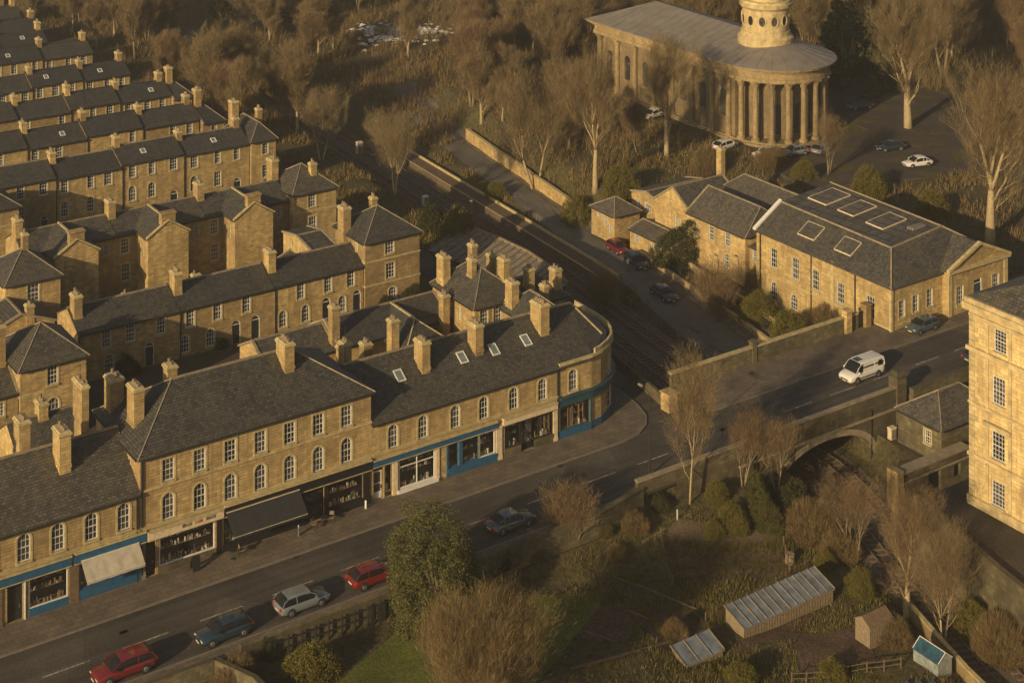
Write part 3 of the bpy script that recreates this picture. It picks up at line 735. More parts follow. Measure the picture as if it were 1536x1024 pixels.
# B1: two-storey shops at the left edge
so_ = [shop_open(35.5, 37.5), shop_open(38.9, 40.1, 3.2), shop_open(40.6, 43.7), shop_open(44.7, 49.9)]
b1 = building('shop_terrace', 'two storey stone shop terrace with blue fascias at the lower left edge', 30, 49.62, 127, 137, 0, 7.4, 3.25, S=[(x, 4.6)+W1 for x in (32.2, 34.9, 37.6, 40.2, 42.9, 45.6, 48.3)], mat='stone2',
    chims=[(44.4, 130.5, 9.6, 12.5, .95, 1.7, 3), (42.0, 133.2, 10.0, 12.9, .9, 1.5, 3), (47.0, 133.4, 9.6, 14.6, .6, 2.2, 2), (36, 132, 10.6, 12.9, .9, 1.5, 3)], doors=[], pipes=(49.4,), cat='shop building', verge=False, rmat='slate', trim='trim')
def cut_shop(bld, x0, x1, y0, z0, ze, ops, wins, mat):
    """front wall again, now with the shop openings"""
    w_ = [c for c in bld.children if c.name.startswith('wall')][0]; me = w_.data
    off = WL[bld.name]
    m = M(); wall_face(m, (x0, y0), (x1, y0), z0-.6, ze, [(a-x0, b, c, d, r) for a, b, c, d, r in list(ops)+list(wins)])
    # drop the old front faces
    import bmesh
    bm = bmesh.new(); bm.from_mesh(me)
    kill = [f for f in bm.faces if f.calc_center_median().y < y0-off[1]+DEP+.01 and f.calc_center_median().z < ze-off[2]+.01 and all(v.co.y < y0-off[1]+DEP+.02 for v in f.verts)]
    bmesh.ops.delete(bm, geom=kill, context='FACES')
    vs = [bm.verts.new((p[0]-off[0], p[1]-off[1], p[2]-off[2])) for p in m.v]
    for f in m.f: bm.faces.new([vs[i] for i in f])
    bm.to_mesh(me); bm.free()
cut_shop(b1, 30, 49.62, 127, 0, 7.4, so_, [(x, 4.6)+W1 for x in (32.2, 34.9, 37.6, 40.2, 42.9, 45.6, 48.3)], 'stone2')
backing(b1, 30.2, 49.5, 127)
fascia(b1, 30, 43.95, 'blue', 3.2, 3.9); fascia(b1, 44.2, 50.15, 'blue', 3.2, 3.95, .2)
shopwin(b1, 35.5, 37.5, 127, .7, 3.2, 'wood', seed=3)
shopdoor(b1, 38.9, 40.1, 127, 3.2, 'door'); part_box(b1, 'door_post', 'white', 40.2, 40.32, 126.9, 127.02, .14, 3.2)
shopwin(b1, 40.6, 43.7, 127, .75, 3.2, 'white', seed=4); part_box(b1, 'stall_riser', 'blue', 40.6, 43.7, 126.95, 127.1, .14, .75)
pil(b1, 43.8, 44.55, 'woodred'); pil(b1, 37.7, 38.5, 'woodred')
shopwin(b1, 44.7, 49.4, 127, .95, 3.2, 'blue', (46.3, 47.9), seed=5); part_box(b1, 'stall_riser', 'blue', 44.6, 49.9, 126.9, 127.12, .14, .95)
part_box(b1, 'side_panel', 'blue', 49.35, 49.75, 126.82, 127.0, .9, 3.2)
awning(b1, 44.7, 49.5, 126.8, 3.3, 1.35, 1.05, 'canvas')
street_band(b1, 30, 49.6)
# B2: three-storey block
w2 = [(x, 7.5, 1.05, 1.8, 0) for x in (52.1, 54.85, 57.6, 60.35, 63.1, 65.85, 68.6)]; w2b = [(x, 4.35)+(1.05, 2.15, .5) for x in (52.1, 54.85, 57.6, 60.35, 63.1, 65.85, 68.6)]
b2 = building('shop_block', 'three storey stone block with big hipped slate roof above the black awning', 49.65, 71.05, 127, 137, 0, 10.15, 3.25, hl=4.8, hr=5.6, S=w2+w2b,
    chims=[(64.6, 130.9, 12.4, 14.7, .9, 1.8, 4), (50.7, 135.6, 10.3, 13.3, 1.2, 1.5, 3), (51.0, 131.4, 10.7, 14.0, .9, 1.6, 3), (56.2, 136.6, 10.4, 12.6, .9, 1.1, 2)], W=[(135.2, 8.3, .35, 1.0, 0), (133.6, 8.3, .35, 1.0, 0), (129.2, 8.6, .3, .9, 0)],
    string=(7.25,), mat='stone2', cat='shop building', pipes=(49.8,))
so2 = [shop_open(50.1, 51.0), shop_open(51.3, 56.2), shop_open(57.0, 64.4, 3.1), shop_open(64.6, 66.4), shop_open(66.7, 70.2)]
cut_shop(b2, 49.65, 71.05, 127, 0, 10.15, so2, w2+w2b, 'stone2')
backing(b2, 49.8, 70.9, 127)
f3 = fascia(b2, 50.25, 56.9, 'cream', 3.2, 3.85, .28)
lt = M(); rn = random.Random(5)   # worn, unreadable signwriting as in the photo
for i in range(26):
    x = 53.2+i*.115
    if i in (8, 9, 16, 17): continue
    hgt = rn.uniform(.22, .3); lt.box(x, x+rn.choice([.03, .05, .07]), 126.705, 126.719, 3.4, 3.4+hgt, 0 if 10 < i < 16 else 1)
    if rn.random() < .6: z_ = rn.choice([3.4, 3.52, 3.4+hgt-.05]); lt.box(x, x+.085, 126.704, 126.7185, z_, z_+.04, 0 if 10 < i < 16 else 1)
lt.build('lettering', [plain('sign_red', (.3, .03, .02)), plain('sign_black', (.04, .03, .02))], f3)
shopdoor(b2, 50.1, 51.0, 127, 3.2, 'black'); shopwin(b2, 51.3, 56.2, 127, .7, 3.2, 'white', seed=11, disp=14, t=.1)
part_box(b2, 'stall_riser', 'stone_dark', 51.2, 56.3, 126.9, 127.1, .14, .7); pil(b2, 49.8, 50.1, 'wood'); pil(b2, 56.35, 56.75, 'black')
fascia(b2, 56.95, 71.0, 'black', 3.15, 3.95, .25)
shopwin(b2, 57.0, 64.4, 127, .7, 3.1, 'black', (59.5, 62), seed=12, disp=9); part_box(b2, 'stall_riser', 'black', 56.9, 64.5, 126.9, 127.1, .14, .7)
awning(b2, 57.1, 63.9, 126.75, 3.45, 1.6, 1.35, 'blackcanvas', 'cream')
shopdoor(b2, 64.6, 66.4, 127, 3.2, 'black'); shopwin(b2, 66.7, 70.2, 127, .8, 3.2, 'black', seed=13, disp=12); part_box(b2, 'stall_riser', 'black', 66.6, 71.0, 126.88, 127.1, .14, .8); pil(b2, 70.25, 70.9, 'black')
pil(b2, 64.4, 64.6, 'black'); pil(b2, 66.4, 66.7, 'black')
street_band(b2, 49.7, 71.0)
# B3: two-storey shops to the downpipe
xw = (73.3, 76.4, 79.85, 82.95, 86.3, 89.6); w3 = [(x, 4.35, 1.0, 2.05, .4) for x in xw]
b3 = building('shop_row', 'two storey shop row with four rooflights and blue and white shopfronts', 71.08, 91.45, 127, 137.4, 0, 7.2, 3.2, S=w3, mat='stone2', cat='shop building', verge=False, rmat='slate',
    chims=[(78.3, 130.3, 9.1, 11.7, .85, 1.5, 3), (84.3, 130.5, 9.2, 11.8, .85, 1.5, 3), (73.2, 135.8, 8.2, 10.8, .8, 1.1, 2)], pipes=(91.35,))
so3 = [shop_open(71.3, 72.3), shop_open(72.45, 73.2), shop_open(73.9, 77.7), shop_open(79.1, 80.2), shop_open(80.6, 82.4), shop_open(82.5, 84.2), shop_open(85.3, 87.1), shop_open(87.1, 88.6), shop_open(88.6, 90.8)]
cut_shop(b3, 71.08, 91.45, 127, 0, 7.2, so3, w3, 'stone2'); backing(b3, 71.2, 91.3, 127)
for x, y in ((75.7, 130.0), (82.5, 130.0), (86.0, 129.9), (89.7, 129.9)): skylight(b3, x, y, 7.2, 3.2/5.2, 127)
fascia(b3, 71.2, 84.4, 'blue', 3.2, 3.75, .2); fascia(b3, 85.0, 91.2, 'cream', 3.3, 3.8, .3)
shopdoor(b3, 71.3, 72.3, 127, 3.2, 'white'); shopwin(b3, 72.45, 73.2, 127, .6, 3.2, 'wood', seed=20); shopwin(b3, 73.9, 77.7, 127, .45, 3.2, 'white', (75.8,), 2.35, .1, 12, 21)
part_box(b3, 'stall_riser', 'white', 73.7, 77.95, 126.75, 127.1, .14, .42); pil(b3, 73.25, 73.75, 'cream'); pil(b3, 77.75, 78.1, 'cream')
for a, b, s in ((79.1, 80.2, 22), (80.6, 82.4, 23), (82.5, 84.2, 24)): shopwin(b3, a, b, 127, .85, 3.2, 'white' if s == 24 else 'blue', seed=s, disp=6)
part_box(b3, 'stall_riser', 'blue', 79.0, 84.4, 126.85, 127.1, .14, .85); pil(b3, 80.22, 80.58, 'blue'); pil(b3, 84.3, 84.95, 'cream'); pil(b3, 78.9, 79.06, 'blue')
shopwin(b3, 85.3, 87.1, 127, .9, 3.2, 'black', seed=25, disp=10); shopdoor(b3, 87.1, 88.6, 127, 3.2, 'black'); shopwin(b3, 88.6, 90.8, 127, .9, 3.2, 'black', seed=26, disp=12, tall=True)
part_box(b3, 'stall_riser', 'stone_dark', 85.2, 87.1, 126.9, 127.1, .14, .9); part_box(b3, 'stall_riser', 'stone_dark', 88.6, 90.9, 126.9, 127.1, .14, .9); pil(b3, 90.85, 91.3, 'cream')
street_band(b3, 71.1, 91.4)
# corner shop with the rounded end
cs = empty('corner_shop', (96, 131, 0), 'rounded corner shop with teal shopfront at the end of the shop row', 'shop building')
arc = [(91.5, 127.0), (95.4, 127.0), (96.8, 127.3), (98.0, 127.9), (99.2, 128.8), (100.1, 130.0), (100.7, 131.4), (101.0, 133.0), (101.1, 137.5), (91.5, 137.5)]
def off_arc(d):
    out = []
    n = len(arc)
    for i, p in enumerate(arc):
        a = Vector(arc[i-1]); b = Vector(p); c = Vector(arc[(i+1) % n]); n1 = Vector(((b-a).y, -(b-a).x)).normalized(); n2 = Vector(((c-b).y, -(c-b).x)).normalized()
        k = (n1+n2); k /= max(.3, k.dot(n1)); q = b+k*d; out.append((q.x, q.y))
    out[0] = (91.5, 127.0-d); out[-1] = (91.5, 137.5+d); return out
m = M()
opsn = {0: [(1.95, .85, 3.5, 2.4, 0), (1.7, 4.35, 1.0, 2.05, .4)], 3: [(.75, .85, 1.2, 2.4, 0), (.75, 4.4, .8, 1.9, 0)], 4: [(.75, .85, 1.2, 2.4, 0)], 5: [(.76, .85, 1.2, 2.4, 0)], 7: [(2.2, 4.4, 1, 1.9, 0)]}
for i in range(len(arc)): wall_face(m, arc[i], arc[(i+1) % len(arc)], -.6, 7.35, opsn.get(i, []))
m.build('wall', 'stone2', cs)
def ring(name, d0, d1, z0, z1, mat, n=9):
    m = M(); a = off_arc(d0); b = off_arc(d1)
    for i in range(n-1):
        p, q, r, s = a[i], a[i+1], b[i+1], b[i]
        m.add([(p[0],p[1],z0),(q[0],q[1],z0),(r[0],r[1],z0),(s[0],s[1],z0),(p[0],p[1],z1),(q[0],q[1],z1),(r[0],r[1],z1),(s[0],s[1],z1)], [(0,3,2,1),(4,5,6,7),(0,1,5,4),(2,3,7,6)]+([(3,0,4,7)] if i == 0 else [])+([(1,2,6,5)] if i == n-2 else []))
    return m.build(name, mat, cs)
ring('fascia', .2, -.02, 3.2, 3.95, 'teal'); ring('cornice', .42, -.01, 3.95, 4.12, 'teal'); ring('eaves_course', .22, -.02, 7.1, 7.35, 'trim')
ring('stall_riser', .07, -.02, .14, .85, 'blue')
pr = off_arc(.08); pi_ = off_arc(-.14); m = M()
for i in range(1, 8):
    z1 = 7.8
    p, q, r, s = pr[i], pr[i+1], pi_[i+1], pi_[i]
    if i == 1: p = (p[0]+.4, p[1]); s = (s[0]+.4, s[1])
    m.add([(p[0],p[1],7.35),(q[0],q[1],7.35),(r[0],r[1],7.35),(s[0],s[1],7.35),(p[0],p[1],z1),(q[0],q[1],z1),(r[0],r[1],z1),(s[0],s[1],z1)], [(0,3,2,1),(4,5,6,7),(0,1,5,4),(1,2,6,5),(2,3,7,6),(3,0,4,7)])
m.build('parapet', 'trim', cs)
m = M(); slp = 3.2/5.2
A_, B_, C_, D_ = (91.4, 126.72, 7.2-.28*slp), (95.4, 126.72, 7.2-.28*slp), (97.9, 128.3, 7.2+1.3*slp-.2), (98.7, 129.2, 8.1)
solid_roof(m, [[(91.46, 126.72, 7.03), (95.4, 126.72, 7.03), (98.2, 129.0, 7.9), (96.6, 132.2, 10.3), (91.46, 132.2, 10.4)], [(91.46, 132.2, 10.4), (96.6, 132.2, 10.3), (96.6, 137.6, 7.3), (91.46, 137.6, 7.2)]])
ro = m.build('roof', 'slate', cs)
m = M(); m.face((95.2, 127.4, 7.36), (98.0, 128.3, 7.36), (99.9, 130.4, 7.36), (100.7, 133, 7.36), (100.8, 137.4, 7.36), (95, 137.4, 7.36)); m.build('flat_roof', 'lead', cs)
m = M(); m.beam((91.5, 132.2, 10.32), (96.6, 132.2, 10.24), .26, .14); m.tube([(96.6, 132.2, 10.34), (98.2, 129.0, 7.95)], [.09, .09], 4); m.tube([(96.6, 132.2, 10.34), (96.6, 137.5, 7.4)], [.07, .07], 4); m.build('ridge_tiles', 'trim', ro)
chimney(cs, 91.9, 130.7, 9.4, 12.0, 1.0, 1.8, 4, 'stone2')
window(cs, (93.2, 127, 4.35), 0, 1.0, 2.05, .4)
def on_edge(i, u): 
    a, b = Vector(arc[i]), Vector(arc[i+1]); d = (b-a).normalized(); p = a+d*u; return p, math.atan2(d.y, d.x)
p, rz = on_edge(3, .75); window(cs, (p.x, p.y, 4.4), rz, .8, 1.9, 0)
p, rz = on_edge(7, 2.2); window(cs, (p.x, p.y, 4.4), rz, 1, 1.9, 0)
shopwin(cs, 91.7, 95.2, 127, .85, 3.2, 'teal', seed=31, disp=10, tall=True); backing(cs, 91.55, 95.3, 127)
for i in (3, 4, 5):
    p, rz = on_edge(i, .75); g = win_meshes(1.2, 2.4, 0, 1, 3, 0); o = inst('shop_window', g[0], cs, (p.x, p.y, .85), rz); kid('frame', g[1], o)
pil(cs, 95.22, 95.4, 'teal')
# ---------------------------------------------------------------- terraces
def row(k, yf, xl, xr, ze, unit, rise=1.45, near=False, group=None, endlab='', first=1, ground_floor=True):
    """houses from the railway end leftwards"""
    ords = ['first', 'second', 'third', 'fourth', 'fifth', 'sixth', 'seventh', 'eighth']; x = xr; i = 0
    rn = random.Random(k*31)
    while x > xl and i < 8:
        u = unit*rn.uniform(.92, 1.08); x0 = x-u; dz = [0, .28, -.05, .22, .0, .25, -.08, .2][i]; z = ze+dz
        nw = 3
        ws = [(x0+u*(j+.5)/nw+rn.uniform(-.35, .35), z-2.1, rn.choice([.85, .95, 1.05]), 1.65, 0) for j in range(nw)]
        if not ground_floor and rn.random() < .4: ws.pop(rn.randrange(nw))
        drs = []
        if ground_floor:
            for j in range(nw):
                xx = ws[j][0]
                if j == nw-1: drs.append(('S', xx+.1, .05, 1.05, 2.5, .5))
                else: ws.append((xx, z-5.2, 1.0, 2.0, rn.choice([.5, 0])))
        building('terrace_house', '%s house from the railway end in the %s' % (ords[i], endlab), x0, x, yf, yf+6.6, 0, z, rise, S=ws, doors=drs, lod=1,
                 chims=[(x0+.55, yf+3.3+rn.uniform(-.3, .3), z+rise-.3, z+rise+rn.uniform(.9, 1.35), .75, 1.3, 3)]+([(x-.6, yf+3.6, z+rise-.3, z+rise+1.3, .8, 1.2, 2)] if i == 0 else []), rmat='slate2', group=group, pipes=(x0+.2,), verge=False, trim='slate2' if k > 3 else 'trim', mat='stone')
        if rn.random() < .22: skylight(LASTB[0], x0+u*rn.uniform(.3, .7), yf+1.5, z, rise/3.3, yf, .7, .9)
        x = x0; i += 1
row(3, 208.0, 61, 97.2, 7.15, 9.2, group='houses of the tall terrace', endlab='tall terrace above the three rear wings')
RO = {4: 'second', 5: 'third', 6: 'fourth', 7: 'fifth', 8: 'sixth', 9: 'seventh', 10: 'eighth'}
for k, yf, xl, xr, ze in ((4, 223.2, 64, 96.3, 7.0), (5, 237.5, 68, 97.8, 7.0), (6, 252.9, 74, 97.2, 7.0), (7, 269.5, 78, 97, 7.0), (8, 281.5, 82, 93.2, 7.0), (9, 291, 85, 95, 7.0), (10, 305, 88, 96, 6.5)):
    row(k, yf, xl, xr, ze, 8.1, group='houses of the far terraces', endlab='%s terrace behind the tall terrace' % RO[k].replace('second', 'first').replace('third', 'second').replace('fourth', 'third').replace('fifth', 'fourth').replace('sixth', 'fifth').replace('seventh', 'sixth').replace('eighth', 'seventh'), ground_floor=False)
building('end_house', 'hipped end house with small upper window closing the tall terrace', 97.3, 101.0, 207.6, 216, 0, 7.45, 1.9, hl=1.8, hr=1.8, S=[(99.4, 5.2, .9, 1.5, 0), (99.4, 2.0, .9, 1.7, 0)], chims=[(98, 215, 8.0, 11.2, 1.0, 1.3, 3), (100.2, 211.5, 8.6, 10.6, .7, .9, 2)], rmat='slate2', axis='y')
for i, (yy, xx) in enumerate(((222.4, 96.5), (236.7, 97.9))):
    building('end_house', 'small gabled end house closing the %s far terrace' % ('nearest', 'second')[i], xx+.05, xx+3.4, yy, yy+7.6, 0, 6.4, 1.6, hl=0, hr=1.6, axis='x', S=[(xx+1.8, 4.4, .8, 1.4, 0)], chims=[(xx+.8, yy+4, 8, 10.4, .9, 1.3, 3)], rmat='slate2')
# first terrace (faces the shop backs)
gx = [60.6, 63.2, 66.6, 69.9, 73.0, 76.4, 79.7, 83.0, 86.4, 89.3]
segs = [(57.6, 68.6), (68.6, 79.7), (79.7, 90.9)]
lab = ['left house of the row with dark arched doors, chimney at its corner', 'middle house of the row with dark arched doors facing the shop backs', 'right house of the row with dark arched doors, beside the square end house']
dlist = {65.3: 1, 74.3: 1, 77.2: 1, 84.8: 1, 90.0: 1}
gw = [61.2, 69.0, 72.6, 81.7, 88.0]
for (a, b), lb in zip(segs, lab):
    building('terrace_house', lb, a, b, 164.3, 170.7, 0, 5.3, 1.55, S=[(x, 3.1, .95, 1.75, 0) for x in gx if a+.6 < x < b-.5]+[(x, .45, .95, 1.85, .47) for x in [60.9, 69.3, 72.2, 79.9+.9, 83.6, 88.2] if a+.6 < x < b-.5],
        doors=[('S', x, .03, 1.0, 2.5, .5) for x in (65.3, 75.2, 77.5, 86.2, 90.1) if a+.5 < x < b-.4], chims=[(a+.6, 166.6, 6.1, 8.5, .85, 1.4, 3)], group='houses of the terrace behind the shops', pipes=(a+.15,), verge=False)
building('end_house', 'square three storey end house with pyramid slate roof behind the shops', 91.0, 98.2, 164.0, 171.2, 0, 7.9, 2.5, hl=3.6, hr=3.6, S=[(94.2, 5.95, 1.15, 1.65, 0), (94.3, 3.1, 1.15, 1.75, 0), (94.6, .3, 1.05, 1.7, .3)], W=[(166, 6.3, .3, .8, 0)],
    string=(5.45, 2.75), chims=[(90.9, 168.8, 7.6, 10.7, 1.0, 1.4, 3), (95.4, 170, 8.3, 10.6, .7, .8, 2)], rmat='slate')
building('rear_extension', 'lit two storey rear extension left of the square end house chimney', 87.6, 90.9, 171, 178, 0, 5.6, .6, hl=0, hr=0, W=[(174, 3.6, .35, 1.3, 0), (176, 3.6, .35, 1.3, 0)], rmat='slate', cat='house wing')
# second terrace with rear wings towards us
for i, (a, b, wx, lb) in enumerate(((58.2, 69.2, 63.2, 'leftmost of the three winged houses, its gable wing lowest in the row'), (69.2, 80.4, 74.1, 'middle one of the three winged houses with gabled rear wing'), (80.4, 91.3, 85.0, 'right one of the three winged houses, its wing next to the square house'))):
    t = building('winged_house', lb, a, b, 184.2, 190.6, 0, 7.1, 1.5, S=[(a+1.0, 4.7, 1.0, 1.75, 0), (a+1.1, 1.5, 1.0, 2.0, 0), (b-1.3, 5, .6, 1.2, 0)], chims=[(a+.3, 187.2, 8.0, 10.3, .85, 1.4, 3)], group='houses with gabled rear wings', verge=False)
    x0, x1 = wx-2.5, wx+2.5; m = M(); zb = -.5
    wall_face(m, (x0, 180.6), (x1, 180.6), zb, 7.3); wall_face(m, (x1, 180.6), (x1, 184.2), zb, 7.3, [(1.2, 4.5, .5, 1.4, 0)]); wall_face(m, (x0, 184.2), (x0, 180.6), zb, 7.3, [(2.2, 4.6, .32, 1.7, 0), (.9, 5.2, .3, 1.0, 0)])
    m.face((x0, 180.6, 7.3), (x1, 180.6, 7.3), (wx, 180.6, 8.85)); m.build('wing_wall', 'stone', t)
    polys, rid, hips, zt = roof_geo(x0, x1, 180.6, 187.0, 7.3, 1.6, 0, 0, 'y'); m = M(); solid_roof(m, polys); ro = m.build('wing_roof', 'slate', t)
    m = M(); m.beam((wx, 180.6, 8.86), (wx, 187, 8.86), .24, .14)
    for sx in (x0-.2, x1+.2): m.add([(sx, 180.45, 7.15), (sx, 180.75, 7.15), (wx, 180.75, 8.85), (wx, 180.45, 8.85), (sx, 180.45, 7.35), (sx, 180.75, 7.35), (wx, 180.75, 9.05), (wx, 180.45, 9.05)], [(0,3,2,1),(4,5,6,7),(0,1,5,4),(1,2,6,5),(2,3,7,6),(3,0,4,7)])
    m.build('ridge_tiles', 'trim', ro)
    m = M(); m.box(wx-.85, wx+.85, 180.55, 181.4, 8.4, 9.6); m.box(wx-.95, wx+.95, 180.45, 181.5, 9.6, 9.78); m.build('gable_stack', 'stone', t)
    window(t, (x0, 182.0, 4.6), FACE['W'], .32, 1.7, 0, 1, 2, 0, False)
building('square_house', 'square pyramid roofed house at the end of the winged houses', 91.4, 97.4, 183, 190.5, 0, 8.0, 2.3, hl=3, hr=3, S=[(94.0, 5.9, 1.05, 1.65, 0), (94.1, 2.6, 1.05, 2.1, 0)], W=[(185, 6.0, .3, .9, 0)], string=(5.4,), chims=[(91.3, 188.6, 7.8, 11.0, .9, 1.5, 3), (95.2, 185.2, 8.9, 10.7, .8, .8, 2), (92.5, 190.4, 8, 10.4, .8, .8, 2)], cat='house')
for i, (x, y, w_, d_, h_, lb) in enumerate(((66.0, 172.8, 3.0, 3.0, 2.5, 'small stone outhouse behind the left house with arched doors'), (74.5, 173.5, 3.4, 3.0, 2.6, 'small stone outhouse in the yard below the middle gabled wing'), (86, 172.8, 4.2, 3.4, 3.3, 'small stone outhouse beside the square end house chimney'))):
    building('outhouse', lb, x, x+w_, y, y+d_, 0, h_, .9, axis='y', cat='outhouse', chims=[(x+.3, y+1.2, h_, h_+1.8, .6, .7, 1)] if i != 2 else [], rmat='slate')
m = M(); m.box(58, 90.8, 178.9, 179.2, -.1, 1.7); m.box(57.9, 90.9, 178.85, 179.25, 1.7, 1.82); o = m.build('yard_wall', 'stone'); setp(o, 'long stone yard wall below the gabled rear wings', 'wall')
# left edge houses
building('corner_house', 'hipped stone house behind the lower left chimneys', 48.5, 54.9, 154.3, 162, 0, 7.5, 2.4, hl=3.2, hr=3.2, S=[(51.6, 5.3, 1.0, 1.7, 0), (51.7, 1.7, 1.1, 2.3, .5)], W=[(156.5, 5.6, .3, .9, 0)], string=(4.75,), chims=[(47.6, 158.2, 7.0, 10.8, .9, 1.8, 3)], rmat='slate')
building('low_house', 'lower slate roofed house at the left edge beside the hipped house', 38, 48.4, 154.7, 163, 0, 5.4, 2.1, S=[(46.6, 3.3, 1.0, 1.3, 0), (43.6, 3.3, 1.0, 1.3, 0)], rmat='slate', chims=[(44, 158.5, 6.9, 9.2, .8, 1.3, 2)])
building('corner_house', 'hipped stone house at the left edge level with the gabled wings', 54.0, 60.0, 176.8, 184, 0, 7.0, 2.3, hl=3.0, hr=3.0, S=[(57.0, 4.5, 1.25, 1.9, 0)], chims=[(57.2, 180.5, 9.0, 10.9, .6, .8, 1)], rmat='slate')
building('low_house', 'low house with sloping roof below the left edge hipped house', 50.5, 57.6, 171.6, 176.7, 0, 4.2, 1.4, hl=0, hr=0, axis='y', S=[(52.0, 1.5, 1.0, 1.3, 0)], W=[(173, 2.2, .4, 1.3, 0)], chims=[(55.0, 171.9, 4.3, 6.4, .8, .8, 2)], rmat='slate')
building('corner_house', 'tall stone house at the left edge under the tall terrace', 55.5, 62.8, 200.3, 206.8, 0, 7.3, 1.9, hl=3, hr=3, rmat='slate2', string=(5.0,), S=[])
# houses behind the shop row
building('villa', 'stone house with many chimneys and hipped slate roof behind the corner shop', 93.3, 99.4, 144.6, 153, 0, 6.5, 2.4, hl=3.4, hr=2.6, axis='y', S=[(94.5, 4.2, 1.0, 1.7, 0), (96.2, 4.2, 1.0, 1.7, 0)], W=[(147.5, 4.0, .4, 1.4, 0)],
    chims=[(93.8, 151.6, 6.8, 9.7, .9, 1.4, 3), (95.4, 148.4, 8.0, 10.0, .6, 1.0, 2), (96.9, 150.6, 8.3, 10.6, .7, .9, 2), (98.3, 146.6, 7.6, 10.0, .75, 1.2, 3)], rmat='slate', mat='stone2')
building('house_wing', 'small hipped stone house between the villa and the corner shop', 96.6, 101.0, 138.4, 144.4, 0, 6.0, 1.8, hl=2.1, hr=2.1, axis='y', S=[(98, 3.6, .9, 1.6, 0)], chims=[(97.1, 143.2, 6.6, 8.9, .9, 1.3, 3), (100.4, 142.0, 6.5, 8.2, .6, .9, 2)], rmat='slate', mat='stone2', cat='house')
building('round_ended_house', 'low grey roofed house with stone chimneys beside the railway canopy', 100.0, 106.4, 146.2, 153.4, 0, 4.4, 1.5, hl=0, hr=1.8, S=[(103, 2, 1, 1.4, 0)], chims=[(100.8, 152.8, 4.9, 8.0, .7, 1.0, 1), (105.9, 147.6, 4.6, 7.0, .9, 1.2, 2), (102.6, 148.0, 5.4, 7.6, .8, 1.1, 2)], rmat='slate', mat='stone2', cat='house')
building('back_range', 'left low slate outbuilding in the yard behind the hipped block', 71.8, 79.8, 150, 156, 0, 3.6, 1.5, S=[(75, 1.4, 1, 1.3, 0)], chims=[(79.9, 150.6, 3.9, 7.7, .9, .9, 2), (78.8, 146.8, .5, 5.2, .9, .9, 1)], rmat='slate', cat='outbuilding')
t = building('back_range', 'right low slate outbuilding with a diamond shaped cross roof behind the shop row', 79.9, 93.2, 149.4, 156, 0, 3.9, 1.6, S=[(91.4, 1.8, .9, 1.3, 0)], chims=[(92.1, 148.7, 3.0, 6.8, .8, 1.0, 2)], rmat='slate', cat='outbuilding')
m = M(); wall_face(m, (85.2, 145.0), (90.4, 145.0), -.5, 3.6); wall_face(m, (90.4, 145), (90.4, 149.4), -.5, 3.6); wall_face(m, (85.2, 149.4), (85.2, 145.0), -.5, 3.6); m.build('wing_wall', 'stone', t)
polys, rid, hips, zt = roof_geo(85.2, 90.4, 145, 152.7, 3.6, 1.9, 2.6, 0, 'y'); m = M(); solid_roof(m, polys); ro = m.build('wing_roof', 'slate', t)
m = M(); m.beam((87.8, 147.6, 5.45), (87.8, 152.7, 5.45), .24, .14); [m.tube([a, b], [.09, .09], 4) for a, b in hips]; m.build('ridge_tiles', 'trim', ro)
building('kiosk', 'tiny flat roofed stone outhouse between the yard chimneys', 80.6, 83.6, 142.2, 145.2, 0, 2.6, .3, rmat='slate', cat='outhouse', S=[(82, .8, .8, 1.2, 0)])
t = building('back_cottage', 'narrow slate roofed cottage right behind the hipped block ridge', 73.5, 79, 139.5, 144.5, 0, 4.2, 1.3, hl=1.5, hr=1.5, rmat='slate', cat='outbuilding', chims=[(84.2-5.8, 141.2, 4.8, 7.6, .9, 1.0, 2), (84.6, 146.6, 0, 6.6, .9, 1.0, 2)])
# gabled house behind B2 left
building('back_cottage', 'gabled cottage with lit slate roof behind the left chimneys of the hipped block', 43.5, 49.3, 138.0, 146, 0, 6.2, 2.4, axis='x', rmat='slate', cat='house', chims=[(46.5, 142, 8.2, 9.8, .8, 1.2, 2)], verge=False)
# railway canopy
MT['canopyboard'] = plain('canopy_boards', (.17, .145, .115), .85, .45, 1.5)
t = empty('platform_canopy', (111, 165, ZR), 'weathered slatted platform canopy beside the tracks left of the railway', 'canopy')
pA = [(109.6, 176), (110.6, 170), (111.0, 164), (110.4, 158), (109.2, 153.5)]; m = M(); rb = M()
for (a, b) in zip(pA, pA[1:]):
    solid_roof(m, [[(a[0]-3.6, a[1]-1.2, .6), (b[0]-3.6, b[1]-1.2, .6), (b[0]+2.6, b[1], 2.0), (a[0]+2.6, a[1], 2.0)]], .1)
    for i in range(5):
        p = Vector((a[0], a[1]))*(1-i/5)+Vector((b[0], b[1]))*i/5; rb.tube([(p.x-3.6, p.y-1.2, .68), (p.x+2.6, p.y, 2.1)], [.11, .11], 4)
    rb.beam((a[0]+2.6, a[1], 1.95), (b[0]+2.6, b[1], 1.95), .25, .3)
ro = m.build('canopy_roof', 'canopyboard', t); rb.build('rafter', 'wood', ro)
for i, p in enumerate(pA):
    c = M(); c.cyl(p[0]+2.2, p[1], ZR, 1.8, .1, .1, 8); c.cyl(p[0]-3.2, p[1]-1, min(0, terrain(p[0]-3.2, p[1]-1))-.3, .6, .1, .1, 8); c.build('post', 'iron', t)
m = M(); m.prism([(104.2, 177), (111, 177), (113, 164), (111.4, 153), (107.2, 153)], ZR-.2, -.3); 
